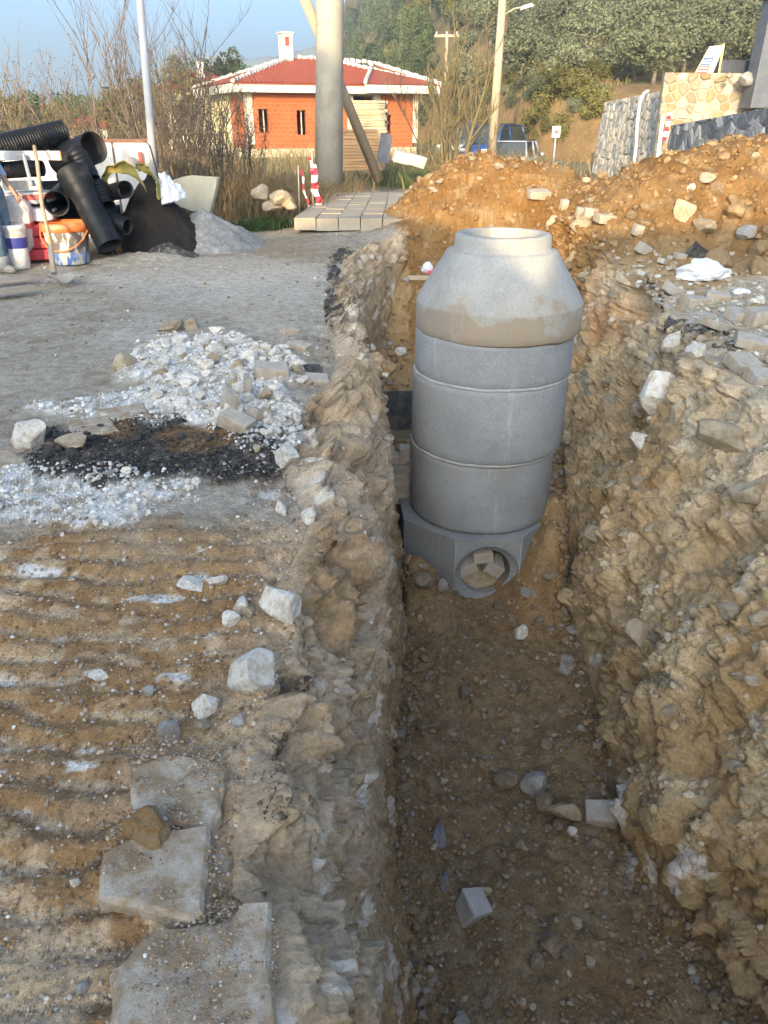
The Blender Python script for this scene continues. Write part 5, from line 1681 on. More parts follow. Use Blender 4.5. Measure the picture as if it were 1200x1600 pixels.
# ------------------------------------------------------------------ pavement beyond the trench
pv = mobj('pavement', MB().box((-.36, 15.05, .08), (1.90, 4.9, .22)).mesh('pavement', plain('pavement_bed', (.30, .25, .19), None, 6, .95, .5)))
pv['kind'] = 'structure'
psm = MB().box((0, 0, 0), (.322, .340, .17), jit=.006).mesh('paving_stone', plain('sand_paver', (.31, .27, .215), (.38, .34, .275), 10, .9, .4, .005, dirt=(.37, .28, .19), dirt_amt=.35, dscale=5, vary=.08))
for r in range(14):
    for c in range(7):
        x = -1.36 + .165 + c * .335
        x += 0
        if x > .72 + .12 * math.sin(r * 1.7): continue
        o = mobj('paving_stone', psm, pv, loc=(x + .01 * r, 12.5 + r * .355, .222 + random.uniform(-.008, .010)), rot=(random.uniform(-.01, .01), random.uniform(-.012, .012), random.uniform(-.01, .01)))

# warning tape on stakes
def tape_mat():
    m, nt, b = new_mat('red_white_tape')
    tc = nt.nodes.new('ShaderNodeTexCoord')
    w = nt.nodes.new('ShaderNodeTexWave')
    w.bands_direction = 'Z'
    w.inputs['Scale'].default_value = 1.4
    w.inputs['Distortion'].default_value = 0.6
    nt.links.new(tc.outputs['Object'], w.inputs['Vector'])
    r = ramp(nt, [(.49, (.70, .66, .66)), (.51, (.62, .04, .07))])
    nt.links.new(w.outputs['Color'], r.inputs[0])
    nt.links.new(r.outputs[0], b.inputs['Base Color'])
    b.inputs['Roughness'].default_value = .4
    return m
M_tape = tape_mat()
M_stake = plain('stake_wood', (.42, .36, .28), None, 6, .8, .3)
def ribbon(mb, pts, w):
    vs = []
    for i, p in enumerate(pts):
        p = Vector(p)
        a = .9 * math.sin(i * 1.3)
        d = Vector((math.cos(a), math.sin(a), 0)) * w / 2
        vs += [p - d, p + d]
    n = len(pts)
    mb.add(vs, [(2 * i, 2 * i + 1, 2 * i + 3, 2 * i + 2) for i in range(n - 1)], True)
for (px, top, bot, seed, lab) in ((488, 238, 298, 1, 'red and white warning tape wound round a stake beside the concrete pole'), (466, 258, 300, 2, 'thin red and white tape on a stake in the dry grass')):
    rnd = random.Random(seed)
    yb = 14.5 if seed == 1 else 14.2
    base = at_y(px, bot, yb)
    base.z = ground_at(base.x, base.y) - .03
    hgt = at_y(px, top, yb).z - base.z
    t = empty('warning_stake', base)
    tag(t, lab, 'tape', 'warning tape on stakes')
    MB().cyl((0, 0, 0), (.02, 0, hgt), .012, n=6).build('stake', M_stake, t)
    for k in range(3 if seed == 1 else 1):
        mb = MB()
        x0 = rnd.uniform(-.03, .06)
        ribbon(mb, [(x0 + .14 * (j / 12) * (1 if k == 0 else rnd.uniform(.4, 1.0)) + .02 * math.sin(j), -.03 * k + .02 * math.sin(j * 1.7), hgt * (.92 - .09 * k) * (1 - j / 12.5)) for j in range(12)], .075 if seed == 1 else .04)
        mb.build('tape', M_tape, t)
# pale stones at the end of the pavement
for (px, py, w, h, lab) in ((408, 302, 34, 28, 'squarish beige block in the dry grass left of the pavement'), (436, 310, 42, 26, 'pale rock at the left end of the pavement'), (426, 322, 34, 20, 'white rock before the pale rock by the pavement'), (452, 318, 26, 22, 'pale rock touching the left end of the pavement')):
    p = at_y(px, py, 13.0)
    g = ground_at(p.x, p.y)
    k = 13.0 / 1345
    tag(mobj('stone', rock_mesh('pale_rock', int(px), 3, 9, .05, M_tan, .50), loc=(p.x, p.y, max(g + h * k * .35, p.z)), scale=(w * k / 2, w * k / 2.4, h * k / 2)), lab, 'stone')

# ================================================================== BACKGROUND
# ------------------------------------------------------------------ utility poles
M_pole = plain('pole_concrete', (.33, .305, .26), (.41, .385, .335), 3, .9, .3, .006, dirt=(.30, .25, .20), dirt_amt=.25, dscale=2.5)
M_polew = plain('pole_wood', (.36, .28, .19), (.46, .37, .26), 4, .85, .3, .01, stretch=(8, 8, .8))
yp = 17.5
b0 = at_y(512.5, 292, yp); t0 = at_y(514, -40, yp)
up_ = empty('utility_pole', (b0.x, yp, 0))
tag(up_, 'thick round concrete utility pole with a brace, standing at the end of the pavement', 'pole', 'utility poles')
lean = (t0.x - b0.x) / (t0.z - b0.z)
MB().cyl((0, 0, -.1), (lean * 8, 0, 8), .295, .235, 32).build('shaft', M_pole, up_)
a_, b_ = at_y(472, -12, yp + .5), at_y(584, 262, yp + 2.2)
dd = (b_ - a_)
MB().cyl(Vector(a_) - dd * .25 - up_.location, Vector(b_) + dd * .08 - up_.location, .10, .115, 14).build('brace', M_polew, up_)
for z in ():
    MB().box((.02 + random.uniform(-.03, .03), -.288 + .008 * z, z), (.025, .02, .34)).build('rust_streak', plain('rust_stain', (.24, .17, .11), (.30, .22, .15), 12, .95, .3), up_)

def street_pole(px, ybase_px, D, r, top_py, label, mat, group='utility poles', cross=None, lamp=False, zb=0.0, lean_px=0):
    b = at_y(px, ybase_px, D)
    top = at_y(px + lean_px, top_py, D)
    t = empty('utility_pole', (b.x, D, zb))
    tag(t, label, 'pole', group)
    hh = top.z - zb
    lx = (top.x - b.x)
    MB().cyl((0, 0, 0), (lx, 0, hh), r, r * .72, 14).build('shaft', mat, t)
    if cross:
        MB().box((lx, 0, hh - .06), (cross, .10, .12)).build('crossarm', mat, t)
        for s in (-1, 0, 1):
            MB().lathe([(.02, 0), (.05, .03), (.03, .06), (.05, .09), (.02, .14)], 10).build('insulator', plain('insulator', (.5, .5, .5), None, 5, .4, 0), t, loc=(lx + s * cross * .42, 0, hh))
    if lamp:
        z = at_y(px, 26, D).z - zb
        k = z / hh
        MB().tube([(lx * k, 0, z), (lx * k + .45, -.1, z + .25), (lx * k + .75, -.15, z + .3)], .03, 8).build('lamp_arm', mat, t)
        MB().box((lx * k + .95, -.17, z + .32), (.55, .2, .12), rot=(0, -.25, 0), taper=.7).build('lamp_head', plain('lamp_white', (.7, .7, .7), None, 5, .4, 0), t, bevel=.02)
    return t
street_pole(770, 215, 36, .20, -40, 'pale wooden street pole with a lamp, rising before the hillside', M_polew, lamp=True, lean_px=18)
street_pole(696, 232, 48, .12, 54, 'thinner pole with a crossarm left of the street pole', M_polew, cross=1.3, lean_px=2)

# ------------------------------------------------------------------ half-built brick house
def brick_mat():
    m, nt, b = new_mat('red_block_wall')
    tc = nt.nodes.new('ShaderNodeTexCoord')
    mp = nt.nodes.new('ShaderNodeMapping')
    mp.inputs['Rotation'].default_value = (R_(90), 0, 0)
    nt.links.new(tc.outputs['Object'], mp.inputs[0])
    br = nt.nodes.new('ShaderNodeTexBrick')
    br.inputs['Scale'].default_value = 1.0
    br.inputs['Brick Width'].default_value = .30
    br.inputs['Row Height'].default_value = .20
    br.inputs['Mortar Size'].default_value = .012
    br.inputs['Color1'].default_value = (.40, .105, .034, 1)
    br.inputs['Color2'].default_value = (.33, .08, .026, 1)
    br.inputs['Mortar'].default_value = (.40, .16, .075, 1)
    nt.links.new(mp.outputs[0], br.inputs['Vector'])
    n = noise_node(nt, 2.5, 5, .7)
    r = ramp(nt, [(.58, 0), (.70, .5)])
    nt.links.new(n.outputs[0], r.inputs[0])
    o = mixc(nt, r.outputs[0], br.outputs['Color'], (.46, .20, .10))
    nt.links.new(o, b.inputs['Base Color'])
    b.inputs['Roughness'].default_value = .92
    add_bump(nt, b, br.outputs['Fac'], -.4, .02)
    return m
M_brick = brick_mat()
M_frame = plain('pale_concrete_frame', (.52, .47, .38), (.60, .55, .46), 2, .9, .3, .01)
M_fascia = plain('white_fascia', (.50, .47, .41), (.57, .54, .49), 2, .85, .2, .01)
M_tile = plain('red_roof_tile', (.25, .05, .026), (.32, .075, .04), 3, .8, .3, .01)
M_cap = plain('white_ridge_mortar', (.50, .47, .43), (.58, .56, .52), 6, .9, .4, .02)
M_dark = plain('shade_trim_black', (.03, .026, .022), None, 3, .95, 0)  # near black: shade of porch and far window painted in; also roof rails
C0 = at_y(389, 235, 43.0)
HA = R_(24)
hs = empty('brick_house', (C0.x, 43.0, -.15), (0, 0, HA))
tag(hs, 'half-built red brick house with a red tiled hip roof and white ridges', 'house', 'houses')
def wall_holes(u0, u1, z0, z1, holes, th, mat, name, parent, axis='u', v=0.0):
    """brick wall with real openings, as one mesh of butted boxes; axis u: along the front, v: along the side"""
    mb = MB()
    us = sorted({u0, u1} | {h[0] for h in holes} | {h[1] for h in holes})
    for a, b in zip(us[:-1], us[1:]):
        zs = [(z0, z1)]
        for h in holes:
            if h[0] <= a + 1e-6 and h[1] >= b - 1e-6:
                zs = [(z0, h[2]), (h[3], z1)]
        for c, d in zs:
            if d - c < .01: continue
            ctr, sz = ((a + b) / 2, v + th / 2, (c + d) / 2), (b - a, th, d - c)
            if axis == 'v': ctr, sz = (v + th / 2, (a + b) / 2, (c + d) / 2), (th, b - a, d - c)
            mb.box(ctr, sz)
    return mb.build(name, mat, parent)
HW, HD, HH = 9.5, 8.0, 3.05
w1 = wall_holes(.35, 5.4, .55, HH, [(.62, 1.12, 1.30, 2.35), (2.62, 3.12, 1.18, 2.30)], .22, M_brick, 'wall', hs)
w2 = wall_holes(7.3, 9.2, .55, HH, [(7.4, 7.95, 1.2, 2.1)], .22, M_brick, 'wall', hs)
for (a, b, c, d, par) in ((.62, 1.12, 1.30, 2.35, w1), (2.62, 3.12, 1.18, 2.30, w1), (7.4, 7.95, 1.2, 2.1, w2)):
    mb = MB()
    mb.box(((a + b) / 2, .18, c - .04), (b - a + .1, .10, .06))
    mb.build('window_sill', M_frame, par)
    MB().box(((a + b) / 2 + .08, .30, (c + d) / 2 - .1), (.05, .05, d - c + .2)).build('window_prop', M_frame, par)
w3 = wall_holes(.35, 3.2, .55, HH, [(1.2, 2.2, 1.2, 2.3)], .22, M_brick, 'wall', hs, 'v', .02)
w4 = wall_holes(3.6, 8.0, .55, HH, [(5, 6.2, 1.2, 2.3)], .22, plain('yellow_render', (.56, .48, .26), (.62, .54, .32), 2, .9, .2), 'side_wall', hs, 'v', .02)
MB().box((5.4 + .95, 2.4, 1.8), (1.9, .2, 2.5)).build('porch_wall', M_dark, hs)  # porch shade put into the wall's near-black colour
MB().box((HW / 2, HD / 2, .26), (HW - .06, HD - .06, .56)).build('plinth', plain('stone_plinth', (.44, .38, .26), (.54, .48, .34), 2.5, .9, .5, .05), hs)
MB().box((HW / 2, HD - .2, 1.8), (HW - .1, .2, 2.5)).build('rear_wall', M_brick, hs)
MB().box((HW / 2, HD / 2, HH + .02), (HW - .1, HD - .1, .1)).build('ceiling_slab', M_frame, hs)
MB().box((HW - .15, HD / 2, 1.8), (.2, HD - .6, 2.5)).build('side_wall', M_brick, hs)
for (x, y) in ((.175, .175), (5.57, .175), (HW - .16, .175), (7.14, .175), (.175, 3.4)):
    MB().box((x, y, (HH + .5) / 2), (.34, .34, HH - .5 + .0)).build('column', M_frame, hs, loc=(0, 0, .25))
# eaves and roof
ov = .75
e0, e1, f0, f1 = -ov, HW + ov, -ov, HD + ov
for (c, s) in (((HW / 2, f0 + .06, HH + .20), (HW + 2 * ov, .12, .38)), ((e0 + .06, HD / 2, HH + .20), (.12, HD + 2 * ov - .25, .38)), ((e1 - .06, HD / 2, HH + .20), (.12, HD + 2 * ov - .25, .38))):
    MB().box(c, s).build('fascia', M_fascia, hs)
MB().box((HW / 2, HD / 2, HH + .10), (HW + 2 * ov - .3, HD + 2 * ov - .3, .06)).build('soffit', M_fascia, hs)
ZE, ZR = HH + .40, HH + 1.75
ra, rb = Vector((3.6, HD / 2 - .4, ZR)), Vector((5.6, HD / 2 - .4, ZR))
cor = [Vector((e0 - .05, f0 - .05, ZE)), Vector((e1 + .05, f0 - .05, ZE)), Vector((e1 + .05, f1, ZE)), Vector((e0 - .05, f1, ZE))]
def tiled(poly, down, name, parent):
    """roof plane laid with rows of barrel tiles running along DOWN"""
    # poly: eave a, eave b, top b, top a
    a, b, tb, ta = poly
    n = max(4, int((b - a).length / .22))
    mb = MB()
    nrm = (b - a).cross(ta - a)
    nrm.normalize()
    if nrm.z < 0: nrm = -nrm
    vs, fs = [], []
    m = n * 4
    for i in range(m + 1):
        k = i / m
        h = .045 * abs(math.sin(math.pi * i / 4))
        p, q = a.lerp(b, k), ta.lerp(tb, k)
        for j in range(9):
            vs.append(p.lerp(q, j / 8) + nrm * (h + (.0)))
    for i in range(m):
        for j in range(8):
            fs.append((i * 9 + j, (i + 1) * 9 + j, (i + 1) * 9 + j + 1, i * 9 + j + 1))
    mb.add(vs, fs, True)
    mb.build(name, M_tile, parent)
rf = MB().prism([cor[0], cor[1], rb, ra], (0, 0, -.05)).build('roof', M_tile, hs)
def tri_plane(a, b, top):
    # fan of tiles up to the hip: rows parallel to the slope
    n = max(4, int((b - a).length / .22)); m = n * 4
    nrm = (b - a).cross(top[0] - a); nrm.normalize()
    if nrm.z < 0: nrm = -nrm
    eb = (b - a)
    L = eb.length; eb.normalize()
    mb = MB(); vs = []; fs = []
    foot = [(t_ - a).dot(eb) for t_ in top]
    hgt = [((t_ - a) - eb * (t_ - a).dot(eb)) for t_ in top]
    for i in range(m + 1):
        s = L * i / m
        h = .05 * abs(math.sin(math.pi * i / 4))
        if s < foot[0]: q = hgt[0] * (s / max(foot[0], 1e-6))
        elif s > foot[-1]: q = hgt[-1] * ((L - s) / max(L - foot[-1], 1e-6))
        else: q = hgt[0]
        p = a + eb * s
        for j in range(6):
            vs.append(p + q * (j / 5) + nrm * h)
    for i in range(m):
        for j in range(5):
            fs.append((i * 6 + j, (i + 1) * 6 + j, (i + 1) * 6 + j + 1, i * 6 + j + 1))
    mb.add(vs, fs, True)
    mb.build('tile_field', M_tile, rf)
tri_plane(cor[0], cor[1], [ra, rb])
tri_plane(cor[3], cor[0], [ra])
tri_plane(cor[1], cor[2], [rb])
tri_plane(cor[2], cor[3], [rb, ra])
def ridge_line(a, b, parent):
    n = int((b - a).length / .30)
    for i in range(n):
        p = a.lerp(b, (i + .5) / n)
        e = (b - a).to_track_quat('X', 'Z').to_euler()
        o = mobj('ridge_cap', CAPM, parent, loc=p + Vector((0, 0, .05 + .03 * (i % 2))), rot=e)
CAPM = MB().lathe([(.02, -.14), (.10, -.13), (.12, .13), (.03, .14)], 8, M=Matrix.Rotation(math.pi / 2, 3, 'Y')).mesh('ridge_cap', M_cap)
for a, b in ((cor[0], ra), (cor[3], ra), (cor[1], rb), (cor[2], rb), (ra, rb)):
    ridge_line(a, b, rf)
# gabled wing at the right front
wa = [Vector((5.9, f0 - .5, ZE + .03)), Vector((HW + .75, f0 - .5, ZE + .03))]
wt = Vector((8.0, 2.6, ZE + 1.15))
wv = [wa[0], wa[1], wt, Vector((5.9, 2.8, ZE + .6)), Vector((HW + .75, 3.2, ZE + .03))]
MB().add([wa[0], wa[1], wt, wv[3], wv[4]], [(0, 1, 2), (0, 2, 3), (1, 4, 2)]).build('wing_roof', M_tile, rf)
MB().box((8.07, f0 - .42, HH + .22), (4.3, .12, .36)).build('wing_fascia', M_fascia, hs)
ridge_line(wa[0], wt, rf); ridge_line(wa[1], wt, rf); ridge_line(wt, rb, rf)
ch = MB().box((3.3, HD / 2 - .6, ZR + .35), (.60, .60, 1.5)).build('chimney', M_fascia, rf)
MB().box((3.3, HD / 2 - .6, ZR + 1.14), (.72, .72, .07)).build('chimney_cap', M_fascia, rf)
MB().box((3.3, HD / 2 - .905, ZR + .75), (.22, .015, .42)).build('chimney_vent', M_tile, rf)
# neighbouring house roof farther left
h2 = empty('distant_house', at_y(318, 150, 58) * 1.0, (0, 0, R_(20)))
h2.location.z = 0
tag(h2, 'pale yellow house with a red roof behind the bare shrubs', 'house', 'houses')
zz = at_y(318, 140, 58).z
MB().box((0, 3, zz / 2), (5, 6, zz)).build('wall', plain('cream_render', (.60, .54, .36), None, 2, .9, .2), h2)
MB().add([(-3, -.6, zz), (3, -.6, zz), (3, 6.6, zz), (-3, 6.6, zz), (-.8, 3, zz + 1.2), (.8, 3, zz + 1.2)], [(0, 1, 5, 4), (1, 2, 5), (2, 3, 4, 5), (3, 0, 4), (3, 2, 1, 0)]).build('roof', M_tile, h2)
MB().box((.2, 2, zz + 1.1), (.5, .5, 1.2)).build('chimney', M_fascia, h2)
MB().box((-1.2, -.02, zz - 1.2), (.9, .06, 1.1)).build('window', M_dark, h2)
h3 = empty('distant_house', (at_y(124, 200, 62).x, 62, 0), (0, 0, R_(-15)))
tag(h3, 'small low house with a red roof beyond the low wall on the left', 'house', 'houses')
zz = at_y(124, 200, 62).z
MB().box((0, 2, zz / 2), (4.5, 4, zz)).build('wall', M_fascia, h3)
MB().add([(-2.6, -.4, zz), (2.6, -.4, zz), (2.6, 4.4, zz), (-2.6, 4.4, zz), (-.6, 2, zz + .8), (.6, 2, zz + .8)], [(0, 1, 5, 4), (1, 2, 5), (2, 3, 4, 5), (3, 0, 4), (3, 2, 1, 0)]).build('roof', M_tile, h3)

# ------------------------------------------------------------------ stacked timber
M_plank = plain('stacked_timber', (.42, .31, .19), (.55, .43, .28), 3, .85, .4, .01, stretch=(.6, 6, 6), vary=.16)
M_planko = plain('orange_timber', (.44, .25, .12), (.52, .32, .17), 3, .85, .4, .01, stretch=(.6, 6, 6), vary=.14)
def stack(px, py_top, py_bot, D, wpx, n, label, mat, rot, skew=0.0):
    p = at_y(px, py_bot, D)
    zt_ = at_y(px, py_top, D).z
    zb = p.z
    t = empty('timber_stack', (p.x, D, zb), (0, 0, rot))
    tag(t, label, 'timber', 'timber stacks')
    w = wpx * D / 1345
    h = (zt_ - zb) / n
    for i in range(n):
        for k in range(2):
            MB().box((0, 0, 0), (w * random.uniform(.96, 1.04), .30, h * .86), jit=.006).build('plank', mat, t, loc=(skew * i * h + random.uniform(-.03, .03), k * .34 + random.uniform(-.02, .02), (i + .5) * h), rot=(random.uniform(-.01, .01), random.uniform(-.012, .012), random.uniform(-.02, .02)))
    return t
s1_ = stack(566, 202, 266, 22.0, 62, 13, 'orange timber stack leaning at the foot of the brace pole', M_planko, .15, -.12)
s2_ = stack(575, 157, 207, 25.0, 58, 11, 'grey-brown timber stack before the brick house', M_plank, -.1)
MB().box((0, 0, -.55), (1.05, .7, 1.1)).build('trestle', plain('trestle_wood', (.24, .17, .11), None, 4, .9, .3), s2_, loc=(0, .2, 0))
p = at_y(601, 232, 21.7)
tag(MB().box((0, 0, 0), (.30, .08, .68), rot=(0, .18, .4)).build('panel_bundle', plain('grey_panel', (.13, .13, .15), (.2, .2, .22), 4, .8, .3), loc=p), 'dark grey panel standing at the right of the orange timber', 'panel')
for (px, py, lab) in ((628, 246, 'white foam slab on the soil left of the bare tree'), (650, 250, 'white foam block right of the foam slab')):
    tag(MB().box((0, 0, 0), (.42, .3, .22), rot=(.2, .25, .3), jit=.03).build('foam_block', M_fascia, loc=at_y(px, py, 20.5), bevel=.02), lab, 'block')

# ------------------------------------------------------------------ plants
def leaf_mat(name, c1, c2, rough=.75):
    m, nt, b = new_mat(name)
    at = nt.nodes.new('ShaderNodeAttribute'); at.attribute_name = 'col'
    oi = nt.nodes.new('ShaderNodeObjectInfo')
    hs_ = nt.nodes.new('ShaderNodeHueSaturation')
    mr = nt.nodes.new('ShaderNodeMapRange'); mr.inputs[3].default_value = .6; mr.inputs[4].default_value = 1.35
    nt.links.new(oi.outputs['Random'], mr.inputs[0]); nt.links.new(mr.outputs[0], hs_.inputs['Value'])
    nt.links.new(at.outputs[0], hs_.inputs['Color'])
    nt.links.new(hs_.outputs[0], b.inputs['Base Color'])
    b.inputs['Roughness'].default_value = rough
    b.inputs['Specular IOR Level'].default_value = .2
    return m
M_leaf = leaf_mat('leaves', None, None)
M_bark = plain('bark', (.14, .11, .085), (.22, .18, .14), 6, .95, .6, .02, stretch=(1, 1, .3))
M_twig = plain('dry_twig', (.13, .10, .08), (.22, .17, .135), 5, .95, .2, .004, vary=.2)
M_twigy = plain('yellow_twig', (.14, .11, .055), (.21, .165, .085), 5, .95, .2, .004)
def crown(seed, n, r, leaf, c1, c2, lumps=9, squash=.8, drop=.25):
    """leaf-sized faces spread through a lumpy volume, unit crown scaled by r (x, y, z)"""
    rng = np.random.RandomState(seed)
    cen = rng.normal(size=(lumps, 3)); cen /= np.linalg.norm(cen, axis=1, keepdims=True)
    cen *= rng.uniform(.35, .68, (lumps, 1)); cen[:, 2] = cen[:, 2] * squash + .05
    rad = rng.uniform(.28, .5, lumps)
    k = rng.randint(0, lumps, n)
    d = rng.normal(size=(n, 3)); d /= np.linalg.norm(d, axis=1, keepdims=True)
    P = cen[k] + d * (rad[k] * rng.uniform(.55, 1.08, n) ** .6)[:, None]
    keep = fbm(P, 3.0, 2, seed) > -drop
    P = P[keep]; d = d[keep]; n = len(P); k = k[keep]
    P = P * np.array(r)
    nn = d + rng.normal(size=(n, 3)) * .7; nn /= np.linalg.norm(nn, axis=1, keepdims=True)
    a = np.cross(nn, rng.normal(size=(n, 3))); a /= np.linalg.norm(a, axis=1, keepdims=True)
    b = np.cross(nn, a)
    s = leaf * rng.uniform(.6, 1.4, (n, 1))
    V = np.stack([P - a * s, P + b * s * .5, P + a * s, P - b * s * .5], 1).reshape(-1, 3)
    F = np.arange(n * 4).reshape(-1, 4)
    m = rng.uniform(0, 1, (n, 1)) * .6 + .4 * (rng.uniform(0, 1, lumps)[k])[:, None]
    c = np.array(c1)[None] * (1 - m) + np.array(c2)[None] * m
    return np_mesh('crown', V, F, False, M_leaf, np.repeat(c, 4, 0))
def trunk_mesh(h, r, seed, top=1.0, limbs=5, mat=None):
    rnd = random.Random(seed)
    mb = MB()
    pts = [Vector((rnd.uniform(-.06, .06) * h * k, rnd.uniform(-.06, .06) * h * k, h * k / 1.0)) for k in (0, .3, .6, 1.0)]
    mb.tube(pts, [r, r * .8, r * .65, r * .4], 7)
    for i in range(limbs):
        a = rnd.uniform(0, 6.28); p = pts[2].lerp(pts[3], rnd.random())
        q = p + Vector((math.cos(a) * h * .35, math.sin(a) * h * .35, h * rnd.uniform(.2, .5)))
        mb.tube([p, p.lerp(q, .5) + Vector((0, 0, h * .06)), q], [r * .4, r * .28, r * .1], 5)
    return mb.mesh('trunk', mat or M_bark)
OLIVE = [crown(300 + i, 4200, (1, 1, .85), .046, (.075, .085, .045), (.17, .18, .11), 12) for i in range(4)]
FOREST = [crown(320 + i, 3000, (.9, .9, 1.15), .062, (.045, .062, .026), (.105, .125, .052), 11, 1.1) for i in range(4)]
YELLOWG = [crown(340 + i, 2800, (.9, .9, 1.1), .06, (.085, .085, .025), (.16, .145, .05), 10, 1.1, .15) for i in range(3)]
PINE = [crown(360 + i, 3000, (1, 1, .8), .055, (.035, .075, .018), (.075, .13, .035), 14, .8, .4) for i in range(3)]
TRUNKS = [trunk_mesh(1.0, .07, 500 + i) for i in range(3)]
def tree(name, loc, crowns, r, trunk_h, label, group, rnd, zs=1.0, cat='tree'):
    t = empty(name, loc, (0, 0, rnd.uniform(0, 6.28)))
    tag(t, label, cat, group)
    mobj('trunk', rnd.choice(TRUNKS), t, scale=(r, r, trunk_h + r * .2))
    mobj('crown', rnd.choice(crowns), t, loc=(0, 0, trunk_h + r * .45 * zs), scale=(r, r, r * zs))
    return t
# hillside
def hill_base(x): return np.interp(x, [-120, -40, -20, -9, 0, 5, 7.6, 9, 12, 16, 40, 400], [900, 420, 260, 165, 112, 66, 46, 37, 33, 31, 28, 28])
def hill_h(x, y):
    d = np.maximum(0, y - hill_base(x))
    s = np.interp(x, [-60, -10, 3, 12], [.9, .9, .75, .45])
    z = d * .30 * s + 1.6 * sstep(0, 7, d) * sstep(2, 8, x)
    z = np.minimum(z, 70 + (z - 70) * .2)
    P = np.stack([x.ravel(), y.ravel(), 0 * x.ravel()], 1)
    return z + sstep(0, 15, d) * fbm(P, .05, 4, 401).reshape(x.shape) * 1.6 + sstep(0, 4, d) * fbm(P, .5, 3, 402).reshape(x.shape) * .25
gx = np.concatenate([np.linspace(-200, -30, 30), np.linspace(-28, 60, 150), np.linspace(63, 380, 40)])
gy_ = np.concatenate([np.linspace(27, 120, 130), np.linspace(123, 460, 60)])
XX, YY = np.meshgrid(gx, gy_)
ZZ = hill_h(XX, YY)
ZZ = np.where(YY < hill_base(XX) + .01, -1.5, ZZ)
Vh = np.stack([XX.ravel(), YY.ravel(), ZZ.ravel()], 1)
nn_ = fbm(Vh, .12, 4, 403)
ch_ = np.array([.20, .145, .075])[None] * (1 - np.clip(nn_ + .4, 0, 1))[:, None] + np.array([.13, .115, .05])[None] * np.clip(nn_ + .4, 0, 1)[:, None]
bank = (sstep(14, 2, YY - hill_base(XX)) * (XX > 2)).ravel()[:, None] * .8
ch_ = ch_ * (1 - bank) + np.array([.33, .205, .095])[None] * bank
gi2 = np.arange(XX.size).reshape(XX.shape)
Fh = np.stack([gi2[:-1, :-1], gi2[:-1, 1:], gi2[1:, 1:], gi2[1:, :-1]], 2).reshape(-1, 4)
hl = mobj('hillside', np_mesh('hillside', Vh, Fh, True, earth('hill_soil', 1.2, .6, .15, .4), ch_))
hl['kind'] = 'structure'
def vis_px(x, y, z):
    a, b, c = proj(np.array([[x, y, z]]))
    return float(a[0]), float(b[0])
def side_of(qx):
    return 'left of the crossarm pole' if qx < 690 else 'between the two street poles' if qx < 775 else 'between street pole and road sign' if qx < 865 else 'above the road sign' if qx < 930 else 'above the grey stone wall' if qx < 1035 else 'above the notice board' if qx < 1130 else 'behind the dark pillar'
def level_of(qy):
    return 'lowest' if qy > 140 else 'lower' if qy > 105 else 'middle' if qy > 70 else 'upper' if qy > 35 else 'topmost'
def olive_label(qx, qy):
    return 'grey-green olive tree in the %s row %s' % (level_of(qy), side_of(qx))
def wood_label(kind, qx, qy):
    return '%s in the %s part of the wood %s' % (kind, level_of(qy), side_of(qx))
rnd = random.Random(99)
placed = []
count = 0
n_olive = 0
for attempt in range(14000):
    px = rnd.uniform(505, 1260)
    D = rnd.uniform(42, 190 if px > 700 else 300)
    x = (px - 600) / 1345 * D
    if D < float(hill_base(np.array(x))) + 3: continue
    z = float(hill_h(np.array([[x]]), np.array([[D]]))[0, 0])
    qx, qy = vis_px(x, D, z)
    if qy < -24 or qy > 235: continue
    d = D - float(hill_base(np.array(x)))
    nv = vnoise(np.array([[x * .06, D * .06, 3.0]]), 9)[0]
    olive = (qx > 700) and (qy > 40 + (qx - 700) * -.06 + 20 * nv)
    if olive and n_olive >= 270: continue
    if d < 9 and qx > 690 and rnd.random() < .6: continue
    if olive:
        r = rnd.uniform(1.5, 2.5)
        sp = 2.1
    else:
        r = rnd.uniform(1.6, 2.9)
        sp = 2.2
    if any((x - a) ** 2 + (D - b) ** 2 < (min(r, c) * sp * .62) ** 2 for a, b, c in placed): continue
    placed.append((x, D, r))
    count += 1
    if olive:
        n_olive += 1
        tree('olive_tree', (x, D, z - .1), OLIVE, r, r * .35, olive_label(qx, qy), 'olive trees on the slope', rnd, .9)
    elif nv > .25 and rnd.random() < .7:
        tree('leafy_tree', (x, D, z - .1), YELLOWG, r, r * .7, wood_label('yellowish green tree', qx, qy), 'yellow-green trees of the hillside wood', rnd, 1.15)
    else:
        tree('wood_tree', (x, D, z - .1), FOREST, r, r * .7, wood_label('dark green tree', qx, qy), 'dark trees of the hillside wood', rnd, 1.2)
    if count >= 520: break
# low scrub on the bare bank
for attempt in range(2500):
    px = rnd.uniform(700, 940); D = rnd.uniform(40, 80); x = (px - 600) / 1345 * D
    d = D - float(hill_base(np.array(x)))
    if d < 2 or d > 18: continue
    if sum(1 for o in placed if o[2] < 1.2) > 100: break
    z = float(hill_h(np.array([[x]]), np.array([[D]]))[0, 0])
    r = rnd.uniform(.4, 1.1)
    placed.append((x, D, r))
    t = empty('scrub_bush', (x, D, z - .05))
    tag(t, 'low dry bush on the bare bank ' + side_of(px), 'bush', 'dry bushes on the bank')
    mobj('crown', rnd.choice(YELLOWG if rnd.random() < .6 else OLIVE), t, loc=(0, 0, r * .5), scale=(r, r, r * .8))
